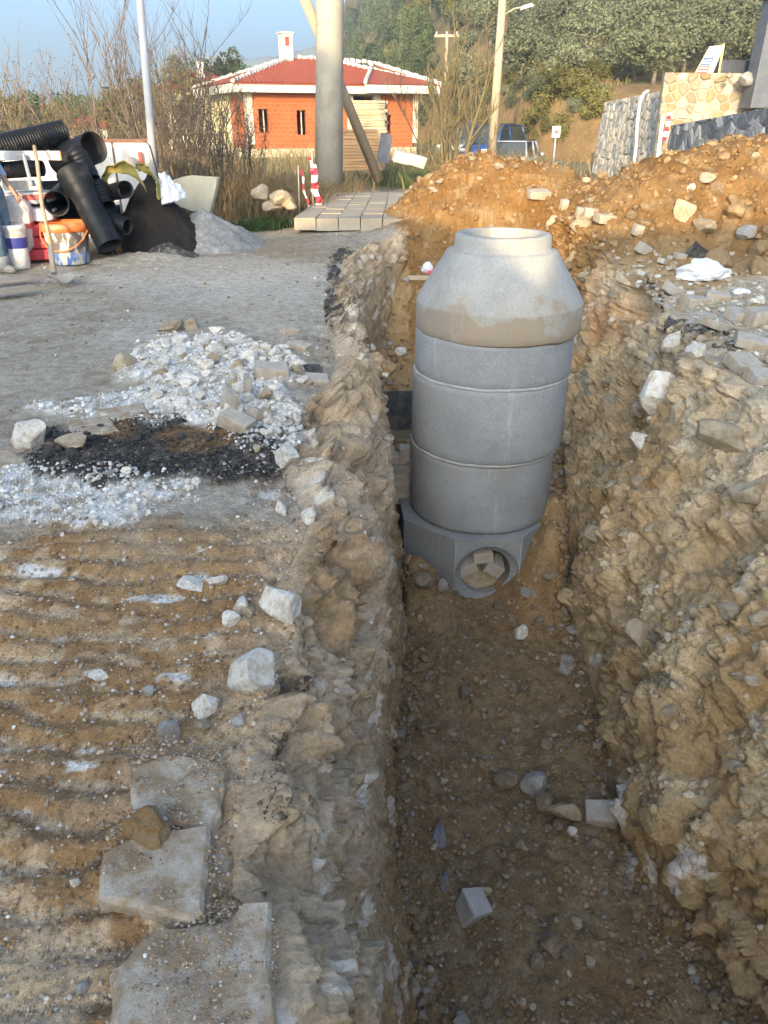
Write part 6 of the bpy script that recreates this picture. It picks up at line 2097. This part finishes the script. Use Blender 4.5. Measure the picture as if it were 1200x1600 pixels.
# single trees left: round pines and the tall trees behind the house
for (px, D, top, r, kind, lab) in ((20, 80, 132, 3.0, PINE, 'round green pine at the far left edge'), (62, 85, 122, 3.4, PINE, 'broad green pine, second from the left edge'), (105, 78, 128, 3.0, PINE, 'bright green pine left of the white pole'), (150, 82, 140, 2.6, PINE, 'smaller green pine nearest to the white pole on its left'), (-20, 82, 128, 3.0, PINE, 'green pine cut by the left edge'),
                                (352, 92, 62, 2.6, FOREST, 'tall dark tree rising behind the house roof'), (330, 90, 80, 2.2, FOREST, 'dark tree left of the tallest one behind the house'), (385, 84, 88, 2.0, PINE, 'light green tree right of the tallest one behind the house'), (405, 84, 96, 1.6, PINE, 'small light green tree at the house roof edge'), (282, 88, 96, 2.2, FOREST, 'dark tree between the white pole and the house'), (205, 60, 118, 2.6, YELLOWG, 'olive-brown tree behind the white pole'), (262, 58, 104, 2.8, YELLOWG, 'olive-brown tree right of the white pole'), (310, 62, 130, 2.2, YELLOWG, 'olive-brown tree left of the house'),
                                (172, 64, 140, 2.4, YELLOWG, 'yellowish tree behind the low wall'), (40, 60, 165, 2.0, YELLOWG, 'low yellowish tree behind the corrugated pipe'), (90, 58, 168, 1.8, YELLOWG, 'low yellowish tree right of the corrugated pipe'), (0, 56, 160, 2.0, YELLOWG, 'low yellowish tree at the left edge'), (560, 120, 70, 4.0, FOREST, 'dark tree at the left foot of the hill'), (545, 110, 90, 3.0, PINE, 'green tree right behind the concrete pole'), (600, 96, 96, 3.0, FOREST, 'dark tree behind the right end of the house'), (640, 90, 110, 2.6, PINE, 'green tree behind the thin crossarm pole'), (578, 92, 104, 2.4, PINE, 'bright green round tree above the house roof')):
    zt_ = at_y(px, top, D).z
    x = at_y(px, top, D).x
    th = max(.4, zt_ - r * 1.35)
    tree('pine_tree' if kind is PINE else 'leafy_tree', (x, D, -.2), kind, r, th, lab, 'single trees', rnd, 1.0)

# bare shrubs and dry undergrowth
def bare(seed, h, stems, spread, mat, r0=.022, twigs=7, levels=2, leaves=0):
    rnd = random.Random(seed)
    mb = MB()
    leafP = []
    def grow(p, d, L, r, lev):
        n = 4
        pts = [p]
        dd = d.copy()
        for i in range(n):
            dd = (dd + Vector((rnd.uniform(-.16, .16), rnd.uniform(-.16, .16), .06))).normalized()
            pts.append(pts[-1] + dd * L / n)
        mb.tube(pts, [r * (1 - .75 * i / n) for i in range(n + 1)], 4 if lev else 5, caps=False)
        if lev < levels:
            for k in range(rnd.randint(max(2, twigs - 3), twigs)):
                t_ = rnd.uniform(.25, 1.0)
                i = min(int(t_ * n), n - 1)
                q = pts[i].lerp(pts[i + 1], t_ * n - i)
                side = Vector((rnd.uniform(-1, 1), rnd.uniform(-1, 1), rnd.uniform(.1, 1.1))).normalized()
                nd = (dd * .65 + side * .7).normalized()
                grow(q, nd, L * rnd.uniform(.22, .45), r * .42, lev + 1)
        elif leaves:
            for k in range(leaves):
                leafP.append(pts[rnd.randint(1, n)] + Vector((rnd.gauss(0, .04), rnd.gauss(0, .04), rnd.gauss(0, .04))))
    for s in range(stems):
        a = rnd.uniform(0, 6.28)
        tilt = rnd.uniform(.05, spread)
        d = Vector((math.cos(a) * math.sin(tilt), math.sin(a) * math.sin(tilt), math.cos(tilt)))
        grow(Vector((rnd.gauss(0, .12), rnd.gauss(0, .12), -.05)), d, h * rnd.uniform(.6, 1.0), r0 * rnd.uniform(.6, 1.1), 0)
    me = mb.mesh('branches', mat)
    lm = None
    if leafP:
        rng = np.random.RandomState(seed)
        P = np.array([p[:] for p in leafP]); n = len(P)
        a = rng.normal(size=(n, 3)) * .010; b = rng.normal(size=(n, 3)) * .007
        V = np.stack([P - a, P + b, P + a, P - b], 1).reshape(-1, 3)
        c = np.array([(.22, .15, .07), (.17, .13, .05), (.28, .20, .10)])[rng.randint(0, 3, n)]
        lm = np_mesh('leaves', V, np.arange(n * 4).reshape(-1, 4), False, M_leaf, np.repeat(c, 4, 0))
    return me, lm
def shrub(px, D, top_py, seed, stems, spread, label, mat=M_twig, r0=.02, twigs=7, levels=2, leaves=0, name='bare_shrub', zb=None):
    b = at_y(px, 280, D)
    g = ground_at(b.x, D) if D < 19 else 0.0
    h = at_y(px, top_py, D).z - g
    me, lm = bare(seed, h, stems, spread, mat, r0, twigs, levels, leaves)
    t = empty(name, (b.x, D, g))
    tag(t, label, 'shrub', 'bare shrubs')
    mobj('branches', me, t)
    if lm: mobj('leaves', lm, t)
shrub(262, 15.0, -6, 1, 12, .55, 'tall bare shrub with upright shoots beside the white pole', twigs=8)
shrub(205, 16.5, 30, 2, 10, .6, 'spreading bare shrub left of the white pole', twigs=8)
shrub(318, 16.0, 20, 3, 9, .5, 'bare shrub with thin shoots between white pole and house', twigs=8)
shrub(345, 15.0, 110, 4, 14, .7, 'dense brown shrub before the corner of the house', twigs=9, leaves=3)
shrub(285, 14.2, 150, 5, 16, .8, 'dense low brown shrub right of the white pole', twigs=9, leaves=3)
shrub(52, 15.5, 38, 6, 2, .15, 'slender bare sapling with pale bark at the left', mat=M_twigy, r0=.03, twigs=10)
shrub(120, 14.6, 44, 7, 2, .3, 'slender dark bare sapling above the short black pipe', r0=.024, twigs=6)
shrub(-30, 14.0, 40, 8, 3, .45, 'bare shrub reaching in from the left edge', twigs=7)
shrub(160, 16.0, 120, 9, 14, .7, 'low brown shrub behind the low wall', twigs=9, leaves=3)
shrub(80, 17.0, 130, 10, 14, .7, 'low brown shrub behind the corrugated pipe', twigs=9, leaves=3)
shrub(10, 17.0, 130, 11, 12, .7, 'low brown shrub behind the person', twigs=8, leaves=3)
shrub(230, 15.8, 130, 14, 16, .75, 'thicket of brown twigs behind the white pole', twigs=9, leaves=3)
shrub(375, 17.5, 170, 12, 14, .8, 'low dry shrub at the foot of the house', twigs=8, leaves=3)
shrub(700, 24.0, 62, 13, 7, .55, 'bare yellowish tree with many branches left of the street pole', mat=M_twigy, r0=.075, twigs=10, leaves=2, name='bare_tree')
shrub(665, 26.0, 120, 15, 8, .6, 'thin bare bush between house and yellowish tree', mat=M_twigy, r0=.03, twigs=9, leaves=2)
shrub(730, 27.0, 130, 16, 8, .6, 'thin bare bush right of the yellowish tree', mat=M_twigy, r0=.03, twigs=9, leaves=2)

# grass: dry straw and green weeds (nobody could count it)
def grass(name, n, area, hmin, hmax, cols, label, seed, w=.006, lean=.5, zfun=None):
    rng = np.random.RandomState(seed)
    k = rng.randint(0, len(area), n)
    ar = np.array(area)
    cx = ar[k, 0] + rng.normal(size=n) * ar[k, 2]
    cy = ar[k, 1] + rng.normal(size=n) * ar[k, 3]
    hgt = rng.uniform(hmin, hmax, n) * ar[k, 4]
    # ground height by lookup on a coarse grid
    z = np.zeros(n)
    near = TP[::37]
    for i in range(0, n, 400):
        d2 = (near[None, :, 0] - cx[i:i + 400, None]) ** 2 + (near[None, :, 1] - cy[i:i + 400, None]) ** 2
        z[i:i + 400] = np.where(cy[i:i + 400] < 19, near[d2.argmin(1), 2], 0)
    if zfun is not None: z = zfun(cx, cy)
    a = rng.uniform(0, 6.28, n)
    le = rng.normal(size=(n, 2)) * lean
    base = np.stack([cx, cy, z - .02], 1)
    side = np.stack([np.cos(a), np.sin(a), 0 * a], 1) * w * rng.uniform(.6, 1.4, (n, 1))
    mid = base + np.stack([le[:, 0] * hgt * .35, le[:, 1] * hgt * .35, hgt * .6], 1)
    tip = base + np.stack([le[:, 0] * hgt, le[:, 1] * hgt, hgt * rng.uniform(.7, 1, n)], 1)
    V = np.stack([base - side, base + side, mid + side * .7, mid - side * .7, tip + side * .15, tip - side * .15], 1).reshape(-1, 3)
    o6 = (np.arange(n) * 6)[:, None]
    F = np.concatenate([o6 + np.array([[0, 1, 2, 3]]), o6 + np.array([[3, 2, 4, 5]])], 0)
    c = np.array(cols)[rng.randint(0, len(cols), n)] * rng.uniform(.7, 1.2, (n, 1))
    me = np_mesh(name, V, F, False, M_leaf, np.repeat(c, 6, 0))
    return tag(mobj(name, me), label, 'grass', kind='stuff')
straw = [(.27, .20, .105), (.34, .26, .14), (.20, .14, .075), (.30, .21, .11)]
grass('dry_grass', 9000, [(-2.4, 14.8, .45, .5, 1.0), (-1.9, 15.2, .35, .5, .9), (-1.45, 15.5, .25, .5, .8), (-3.2, 14.6, .5, .6, 1.1), (-2.8, 16, .6, .6, 1.1), (-4.2, 14.5, .7, .6, 1.0), (-1.2, 17.5, .4, .5, .8), (-2.2, 18, .8, .8, 1.0), (-6.0, 14.5, 1.2, .8, 1.0), (-8.0, 15.5, 1.5, 1.0, 1.1)], .25, .85, straw, 'dry straw-coloured grass behind the gravel heap and the pavement', 1)
grass('dry_grass', 5000, [(-9, 24, 3, 2.5, 1), (-4, 25, 2.5, 2.5, 1), (0, 27, 2.0, 2, 1), (2.6, 26, 1.0, 2, 1), (-6, 33, 4, 3, 1.1), (-1, 36, 3, 2, 1.1), (4, 33, 2, 3, 1)], .3, 1.0, straw + [(.20, .20, .08)], 'dry grass on the open ground before the house', 2, .012)
grass('weeds', 2600, [(-2.0, 13.0, .16, .14, 1.0), (-2.25, 12.8, .18, .12, .8), (-1.75, 13.4, .15, .15, .9), (-1.2, 14.9, .08, .12, 1.1), (-.85, 16.6, .06, .1, 1.3)], .06, .24, [(.06, .11, .03), (.09, .14, .045), (.05, .085, .025)], 'green weeds beside the pale rocks at the pavement', 3, .009, .6)
grass('weeds', 1600, [(.9, 22.5, .35, .4, 1), (1.5, 23.5, .5, .6, 1.2), (.3, 23.5, .4, .5, 1)], .2, .6, [(.10, .13, .06), (.14, .16, .07)], 'green weeds at the foot of the bare yellowish tree', 4, .012, .5)

bankpts = []
for k in range(60):
    px = rnd.uniform(690, 950); D = rnd.uniform(36, 85); x = (px - 600) / 1345 * D
    if 1 < D - float(hill_base(np.array(x))) < 22: bankpts.append((x, D, .8, 1.2, rnd.uniform(.6, 1.3)))
grass('dry_grass', 12000, bankpts, .12, .45, [(.20, .15, .07), (.15, .115, .055), (.24, .17, .085), (.12, .12, .045), (.10, .105, .04)], 'dry grass over the bare bank below the olive trees', 5, .03, .5, lambda a, b: hill_h(a[None], b[None])[0])

# ------------------------------------------------------------------ cars
M_tyre = plain('tyre', (.02, .02, .02), None, 10, .8, .1)
M_hub = plain('hub', (.45, .45, .46), None, 10, .35, 0, metallic=.6)
def glass_mat():
    m, nt, b = new_mat('car_glass')
    b.inputs['Base Color'].default_value = (.05, .065, .07, 1)
    b.inputs['Roughness'].default_value = .06
    b.inputs['Specular IOR Level'].default_value = .8
    return m
M_glass = glass_mat()
def car(loc, rz, L, W, Hh, paint, label, van=False):
    t = empty('parked_car', loc, (0, 0, rz))
    tag(t, label, 'car', 'parked cars')
    m, nt, b = new_mat('car_paint')
    b.inputs['Base Color'].default_value = (*paint, 1)
    b.inputs['Roughness'].default_value = .28
    b.inputs['Metallic'].default_value = .25
    b.inputs['Coat Weight'].default_value = .6
    # body sections along x (front = +x): x, half width, z bottom, z top
    zb, belt = .28, Hh * .56
    prof = [(-L / 2, .80, belt * .80), (-L / 2 + .08, .92, belt * .96), (-L / 2 + .5, 1.0, belt), (-.2, 1.0, belt), (L * .22, 1.0, belt * .98), (L * .36, .97, belt * .90), (L / 2 - .12, .90, belt * .78), (L / 2, .78, belt * .60)]
    if van: prof[5] = (L * .36, .98, belt * .94)
    mb = MB(); vs = []
    for x, k, zt_ in prof:
        w = W / 2 * k
        vs += [(x, -w * .9, zb), (x, -w, zb + .12), (x, -w, zt_ * .82), (x, -w * .93, zt_), (x, w * .93, zt_), (x, w, zt_ * .82), (x, w, zb + .12), (x, w * .9, zb)]
    fs = []
    for i in range(len(prof) - 1):
        for j in range(8):
            fs.append((i * 8 + j, i * 8 + (j + 1) % 8, (i + 1) * 8 + (j + 1) % 8, (i + 1) * 8 + j))
    fs += [tuple(range(8)), tuple(reversed([(len(prof) - 1) * 8 + j for j in range(8)]))]
    mb.add(vs, fs, True)
    bo = mb.build('body', m, t)
    # cabin
    xr0, xr1, xf0, xf1 = -L / 2 + .12, -L / 2 + .45, L * .10, L * .27
    if van: xr0, xr1 = -L / 2 + .06, -L / 2 + .16
    w0, w1 = W / 2 * .92, W / 2 * .76
    cab = [(xr0, -w0, belt - .02), (xf1, -w0, belt - .04), (xf1, w0, belt - .04), (xr0, w0, belt - .02), (xr1, -w1, Hh - .03), (xf0, -w1, Hh - .02), (xf0, w1, Hh - .02), (xr1, w1, Hh - .03)]
    MB().add(cab, [(0, 1, 5, 4), (1, 2, 6, 5), (2, 3, 7, 6), (3, 0, 4, 7), (4, 5, 6, 7)]).build('windows', M_glass, t, bevel=.04)
    MB().box(((xr1 + xf0) / 2, 0, Hh), (xf0 - xr1 + .08, W * .78, .05)).build('roof', m, t, bevel=.02)
    for s in (-1, 1):
        for (a, b2) in ((cab[1], cab[5]), (cab[0], cab[4]), ((-.25, -w0, belt), (-.25, -w1, Hh))):
            a, b2 = Vector(a), Vector(b2)
            a.y *= -s; b2.y *= -s
            MB().cyl(a + Vector((0, -.0 * s, 0)), b2, .045, .04, 6).build('pillar', m, t)
        MB().box((L * .20, s * (W / 2 + .08), belt + .06), (.10, .16, .12)).build('mirror', m, t, bevel=.03)
        MB().box((L / 2 - .06, s * W * .33, belt * .66), (.10, .30, .14)).build('headlight', plain('lamp_glass', (.7, .7, .7), None, 5, .15, 0), t, bevel=.03)
        MB().box((-L / 2 + .02, s * W * .38, belt * .80), (.10, .16, .26)).build('tail_light', plain('tail_lamp', (.45, .03, .03), None, 5, .2, 0), t, bevel=.03)
        if not van:
            MB().box((-.2, s * w1 * .92, Hh + .05), (L * .42, .03, .04)).build('roof_rail', M_dark, t)
        for x in (-L * .31, L * .32):
            wh = MB().lathe([(.20, -.10), (.31, -.10), (.33, -.06), (.33, .06), (.31, .10), (.20, .10)], 24, M=Matrix.Rotation(math.pi / 2, 3, 'X'), closed=True).build('wheel', M_tyre, t, loc=(x, s * (W / 2 - .10), .33))
            MB().lathe([(.0, -.08), (.20, -.085), (.20, .085), (0, .08)], 20, M=Matrix.Rotation(math.pi / 2, 3, 'X')).build('rim', M_hub, wh)
    return t
car((at_y(772, 210, 44).x, 44, -.30), R_(236), 4.5, 1.85, 1.78, (.03, .09, .28), 'blue estate car with roof rails parked behind the soil heap')
car((at_y(812, 218, 40).x, 40.0, -.62), R_(68), 4.0, 1.75, 1.45, (.42, .46, .55), 'silver-blue small car parked right of the blue one')
car((at_y(722, 215, 47).x, 47, -.2), R_(250), 4.6, 1.85, 1.85, (.17, .19, .18), 'dark grey van half hidden by the bare yellowish tree', True)

# road sign
p = at_y(866, 240, 30)
sg = empty('road_sign', (p.x, 30, 0))
tag(sg, 'small square white sign with a red arrow on a grey post', 'sign')
zt_ = at_y(866, 214, 30).z; zs_ = at_y(866, 199, 30).z; sc = at_y(866, 206, 30).z
MB().cyl((0, 0, 0), (0, .02, zt_), .025, n=8).build('post', plain('grey_post', (.42, .44, .46), None, 5, .5, 0), sg)
MB().box((0, 0, sc), (.28, .02, .36)).build('plate', plain('sign_white', (.74, .72, .70), None, 5, .5, 0), sg, bevel=.008)
MB().prism([Vector((-.09, -.014, sc + .0)), Vector((.03, -.014, sc + .12)), Vector((.03, -.014, sc + .045)), Vector((.09, -.014, sc + .045)), Vector((.09, -.014, sc - .045)), Vector((.03, -.014, sc - .045)), Vector((.03, -.014, sc - .12))], (0, .002, 0)).build('arrow', plain('sign_red', (.60, .10, .10), None, 5, .5, 0), sg)

# ------------------------------------------------------------------ stone walls on the right
def clip_poly(poly, n, c):
    out = []
    for i in range(len(poly)):
        a, b = poly[i], poly[(i + 1) % len(poly)]
        da, db = a[0] * n[0] + a[1] * n[1] - c, b[0] * n[0] + b[1] * n[1] - c
        if da <= 0: out.append(a)
        if da * db < 0:
            t_ = da / (da - db)
            out.append((a[0] + (b[0] - a[0]) * t_, a[1] + (b[1] - a[1]) * t_))
    return out
def stone_wall(name, A0, B0, zb, ztA, ztB, cu, cv, mats, label, seed, thick=.4, batter=0.0, joint=.018, jm=None, out=.05):
    """wall from A0 to B0 (x, y); irregular stones of about cu x cv, each a part"""
    rnd = random.Random(seed)
    A0, B0 = Vector((A0[0], A0[1], 0)), Vector((B0[0], B0[1], 0))
    u = (B0 - A0); L = u.length; u.normalize()
    nrm = Vector((u.y, -u.x, 0))
    t = empty(name, (A0.x, A0.y, zb), (0, 0, math.atan2(u.y, u.x)))
    tag(t, label, 'wall', 'stone walls')
    hA, hB = ztA - zb, ztB - zb
    core = [(0, 0, 0), (L, 0, 0), (L, 0, hB), (0, 0, hA)]
    vs = [Vector((x, y + batter * z, z)) for x, y, z in core] + [Vector((x, thick, z)) for x, y, z in core]
    MB().add(vs, [(0, 1, 2, 3), (7, 6, 5, 4), (0, 4, 5, 1), (1, 5, 6, 2), (2, 6, 7, 3), (3, 7, 4, 0)]).build('mortar', jm, t)
    hm_ = max(hA, hB)
    nu, nv = max(2, int(L / cu)), max(2, int(hm_ / cv))
    du, dv = L / nu, hm_ / nv
    pts = {}
    for i in range(-1, nu + 1):
        for j in range(-1, nv + 1):
            pts[i, j] = ((i + .5 + rnd.uniform(-.38, .38) + (.5 if j % 2 else 0)) * du, (j + .5 + rnd.uniform(-.34, .34)) * dv)
    for (i, j), c in pts.items():
        poly = [(0, 0), (L, 0), (L, hB), (0, hA)]
        for di in (-2, -1, 0, 1, 2):
            for dj in (-2, -1, 0, 1, 2):
                q = pts.get((i + di, j + dj))
                if q is None or q == c: continue
                n = (q[0] - c[0], q[1] - c[1])
                l = math.hypot(*n); n = (n[0] / l, n[1] / l)
                mid = ((q[0] + c[0]) / 2, (q[1] + c[1]) / 2)
                poly = clip_poly(poly, n, mid[0] * n[0] + mid[1] * n[1] - joint / 2)
                if len(poly) < 3: break
            if len(poly) < 3: break
        if len(poly) < 3: continue
        cx = sum(p[0] for p in poly) / len(poly); cz_ = sum(p[1] for p in poly) / len(poly)
        o_ = out * rnd.uniform(.5, 1.3)
        m = len(poly)
        vs = []
        for (yo, k) in ((.02, 1.0), (-o_ * .55, .96), (-o_, .68)):
            for p_ in poly:
                vs.append(Vector((cx + (p_[0] - cx) * k, yo + batter * p_[1] + rnd.uniform(-.006, .006), cz_ + (p_[1] - cz_) * k)))
        fs = [(a * m + q, a * m + (q + 1) % m, (a + 1) * m + (q + 1) % m, (a + 1) * m + q) for a in range(2) for q in range(m)]
        fs.append(tuple(2 * m + q for q in range(m)))
        MB().add([v - Vector((cx, 0, cz_)) for v in vs], fs).build('wall_stone', rnd.choice(mats), t, loc=(cx, 0, cz_))
    return t
M_ys = [plain('honey_stone', (.30, .235, .15), (.38, .32, .225), 6, .9, .8, .03, vary=.2), plain('cream_stone', (.36, .32, .255), (.43, .395, .33), 6, .9, .8, .03, vary=.18), plain('ochre_stone', (.28, .20, .105), (.35, .265, .155), 6, .9, .8, .03, vary=.2)]
M_gs = [plain('grey_wall_stone', (.33, .32, .29), (.44, .43, .39), 4, .9, .5, .02, vary=.16), plain('pale_wall_stone', (.46, .42, .35), (.56, .52, .44), 4, .9, .5, .02, vary=.12), plain('grey_wall_stone2', (.28, .28, .27), (.38, .38, .37), 4, .9, .5, .02, vary=.14)]
M_ss = [plain('slate', (.10, .115, .14), (.17, .19, .22), 5, .7, .5, .02, vary=.25), plain('slate_pale', (.24, .26, .28), (.33, .34, .36), 5, .75, .5, .02, vary=.2), plain('slate_dark', (.06, .075, .10), (.12, .135, .16), 5, .65, .5, .02, vary=.2)]
M_jm = plain('wall_mortar', (.34, .29, .22), (.40, .36, .29), 6, .95, .5, .01)
M_jg = plain('wall_mortar_grey', (.26, .25, .23), (.34, .33, .30), 6, .95, .5, .01)
ca = at_y(1040, 113, 21.5)
stone_wall('retaining_wall', (ca.x, 21.5), (ca.x + 6.5, 20.3), -.1, ca.z, ca.z - .12, .25, .20, M_ys, 'honey-coloured stone wall at the upper right', 5, .5, .03, .03, M_jm)
ga, gb = at_y(944, 160, 30.0), at_y(1042, 138, 22.3)
stone_wall('retaining_wall', (ga.x - .15, 30.0), (gb.x, 22.3), -.2, ga.z, gb.z, .30, .22, M_gs, 'grey rubble stone wall left of the honey-coloured wall', 6, .5, .08, .025, M_jg)
sa, sb = at_y(1050, 196, 18.6), at_y(1206, 149, 13.2)
stone_wall('slate_wall', (sa.x, 18.6), (sb.x + .6, 10.8), .0, sa.z, sb.z + .08, .09, .42, M_ss, 'dark blue-grey slate wall rising to the right below the honey-coloured wall', 7, .35, .0, .012, M_jg, .03)
# coping and fill behind the walls
fill = MB()
fill.add([(gb.x + .1, 22.0, gb.z - .1), (40, 20.5, gb.z + .1), (60, 34, 3.2), (ga.x + .25, 30.3, ga.z - .12), (gb.x + .3, 22, -.2), (40, 20.6, -.2), (60, 34, -.2), (ga.x + .25, 30.3, -.2)], [(0, 1, 2, 3), (0, 4, 5, 1), (3, 7, 4, 0), (2, 6, 7, 3), (1, 5, 6, 2)])
tf = fill.build('terrace', plain('terrace_soil', (.36, .24, .12), (.44, .32, .18), 1.5, .95, .6, .05)); tf['kind'] = 'structure'
# pipes, tape and things on and at the walls
M_pvc = plain('white_pvc', (.68, .67, .64), None, 6, .5, .1)
pp = [at_y(1008, 228, 24.0), at_y(1010, 190, 24.2), at_y(1014, 160, 24.4), at_y(1020, 146, 24.5), at_y(1027, 142, 24.6)]
pp = [Vector((x.x - .25, x.y, x.z)) for x in pp]
pp = [Vector((pp[0].x, pp[0].y, -.1))] + pp
tag(MB().tube(pp, .045, 8).build('drain_pipe', M_pvc), 'white plastic pipe bending over the top of the grey wall', 'pipe', 'white pipes at the walls')
pp = [at_y(1031, 222, 21.0), at_y(1034, 196, 21.2), at_y(1036, 180, 21.3)]
pp = [Vector((pp[0].x, pp[0].y, .2))] + pp
tag(MB().tube(pp, .05, 8).build('drain_pipe', M_pvc), 'straight white plastic pipe at the corner between the two walls', 'pipe', 'white pipes at the walls')
mb = MB()
ribbon(mb, [at_y(1046 - .8 * j + (j % 2) * 2, 176 + 4.0 * j, 20.9) for j in range(12)], .13)
tag(mb.build('warning_tape', M_tape), 'red and white tape hanging at the corner of the honey-coloured wall', 'tape')
# leaning notice board
p = at_y(1104, 118, 21.2)
nb = empty('notice_board', (p.x, 21.4, ca.z - .03), (R_(-8), 0, R_(-24)))
tag(nb, 'notice board with white, blue and red panels propped on the honey-coloured wall', 'sign')
MB().add([(-.22, 0, 0), (.20, 0, 0), (.36, .02, .60), (.02, .02, .58), (-.22, .03, 0), (.20, .03, 0), (.36, .05, .60), (.02, .05, .58)], [(0, 1, 2, 3), (7, 6, 5, 4), (0, 4, 5, 1), (1, 5, 6, 2), (2, 6, 7, 3), (3, 7, 4, 0)]).build('board', plain('board_wood', (.50, .42, .28), None, 5, .8, .2), nb)
def quad(k0, k1, c, nm):
    a, b, c1, d = Vector((-.20, -.006, 0)), Vector((.06, -.006, 0)), Vector((.24, .014, .58)), Vector((.03, .014, .56))
    P_ = [a.lerp(d, k0), b.lerp(c1, k0), b.lerp(c1, k1), a.lerp(d, k1)]
    MB().prism(P_, (0, .003, 0)).build(nm, plain(nm + '_print', c, None, 5, .6, 0), nb)
quad(.02, .28, (.50, .06, .06), 'red_panel')
quad(.30, .60, (.05, .10, .24), 'blue_panel')
quad(.62, .98, (.66, .64, .62), 'white_panel')
for k in (.08, .19, .38, .47, .70, .80, .88):
    a, b, c1, d = Vector((-.18, -.010, 0)), Vector((.03, -.010, 0)), Vector((.21, .010, .58)), Vector((.05, .010, .56))
    P_ = [a.lerp(d, k), b.lerp(c1, k), b.lerp(c1, k + .035), a.lerp(d, k + .035)]
    MB().prism(P_, (0, .003, 0)).build('text_line', plain('line_print', (.62, .60, .58) if k < .6 else (.10, .10, .12), None, 5, .6, 0), nb)
MB().box((.33, .12, .31), (.05, .03, .66), rot=(.25, 0, 0)).build('prop', plain('prop_wood', (.48, .34, .18), None, 5, .8, .2), nb)
# dark pillar and tank at the right edge
p = at_y(1190, 118, 19.8)
pil = empty('dark_pillar', (p.x + .32, 20.6, 1.9))
tag(pil, 'dark grey gate pillar with a white cap at the upper right edge', 'pillar')
zt_ = at_y(1196, 8, 20.0).z - 1.9
MB().box((.2, 0, zt_ / 2 + .1), (.85, .6, zt_ + .2), taper=.86).build('shaft', plain('dark_cladding', (.07, .08, .10), (.12, .13, .15), 3, .5, .2), pil, bevel=.01)
MB().box((.2, 0, zt_ + .3), (.95, .75, .22)).build('cap', M_fascia, pil)
p = at_y(1152, 122, 21.2)
tag(MB().box((0, 0, .14), (.68, .4, .34)).build('metal_box', plain('navy_metal', (.03, .035, .05), None, 5, .4, .1), loc=(p.x, 21.6, ca.z - .05), bevel=.02), 'dark metal box on top of the honey-coloured wall beside the pillar', 'box')
for (px, py, w, lab) in ((1168, 122, 26, 'grey boulder beside the dark metal box'), (1190, 126, 30, 'honey boulder at the foot of the dark pillar'), (1140, 117, 12, 'small stone between notice board and metal box')):
    p = at_y(px, py, 20.6)
    tag(mobj('stone', rock_mesh('wall_top_rock', int(px), 3, 8, .05, M_tan if px != 1168 else M_grey, .55), loc=(p.x, p.y, p.z - .02), scale=(w * .0075, w * .0075, w * .006)), lab, 'stone')

# ------------------------------------------------------------------ far mountain
gx = np.linspace(-450, 150, 140); gy_ = np.linspace(750, 1150, 40)
XX, YY = np.meshgrid(gx, gy_)
P = np.stack([XX.ravel(), YY.ravel(), 0 * XX.ravel()], 1)
prof = np.interp(XX, [-450, -310, -240, -215, -190, -125, -40, 30, 150], [10, 30, 45, 75, 60, 65, 75, 60, 20])
ridge_ = np.clip(1 - np.abs(YY - 925) / 180, 0, 1)
ZZ = prof * ridge_ ** .8 + fbm(P, .016, 5, 700, ridged=True).reshape(XX.shape) * 11 * ridge_
gi3 = np.arange(XX.size).reshape(XX.shape)
Fm = np.stack([gi3[:-1, :-1], gi3[:-1, 1:], gi3[1:, 1:], gi3[1:, :-1]], 2).reshape(-1, 4)
mt = mobj('mountain', np_mesh('mountain', np.stack([XX.ravel(), YY.ravel(), ZZ.ravel() - 4], 1), Fm, True, plain('mountain_rock', (.14, .15, .11), (.24, .22, .18), .02, .95, .3, 1.0)))
mt['kind'] = 'structure'

# ------------------------------------------------------------------ unseen building added behind the camera, its skyline shaped to cast the near shade
M_plaster = plain('pale_plaster', (.62, .58, .50), (.68, .64, .57), 1, .9, .2, .01)
bb = empty('shadow_building', (-3, -12, 0))
tag(bb, 'unseen pale building with a tower, added behind the viewer to cast shade', 'building')
sky_line = [(-24, 5.0), (-8.5, 5.2), (-5.6, 6.2), (-4.3, 5.95), (-3.5, 5.6), (-3.06, 5.07), (-2.6, 4.70), (-2.45, 5.2), (-2.2, 5.55), (0.5, 5.7), (16, 5.7)]  # outline traced back along the sun from the wanted shadow edges
poly = [Vector((-24, -12, -.2))] + [Vector((x, -12, z)) for x, z in sky_line] + [Vector((16, -12, -.2))]
MB().prism([p - bb.location for p in poly], (0, -6, 0)).build('main_block', M_plaster, bb)
MB().box((-7.72 + 3, -1.0, 4.9), (.72, 1.6, 9.8)).build('shade_tower', M_plaster, bb)  # added block that shades the lower part of the concrete pole
MB().box((-8.3 + 3, -1.0, 8.75), (1.9, 1.62, 2.1)).build('shade_box', M_frame, bb)  # added block that shades the upper part of the white pole
for i in range(7):
    w = MB().box((-19 + i * 5, .03, 2.6), (1.4, .10, 1.5)).build('window', M_glass, bb)
    MB().box((-19 + i * 5, .06, 1.8), (1.6, .16, .08)).build('sill', M_frame, w)

# ------------------------------------------------------------------ hazy air
hz = MB().box((0, 1450, 53), (3000, 3700, 114)).mesh('haze')
ho = mobj('haze', hz)
ho['kind'] = 'stuff'
ho['label'] = 'thin bluish haze over the valley'
ho['category'] = 'haze'
hm_ = bpy.data.materials.new('haze_air')
hm_.use_nodes = True
nt = hm_.node_tree
nt.nodes.remove(nt.nodes['Principled BSDF'])
pv_ = nt.nodes.new('ShaderNodeVolumePrincipled')
pv_.inputs['Color'].default_value = (.62, .82, 1.0, 1)
pv_.inputs['Density'].default_value = .0010
pv_.inputs['Anisotropy'].default_value = .2
nt.links.new(pv_.outputs[0], nt.nodes['Material Output'].inputs['Volume'])
hz.materials.append(hm_)
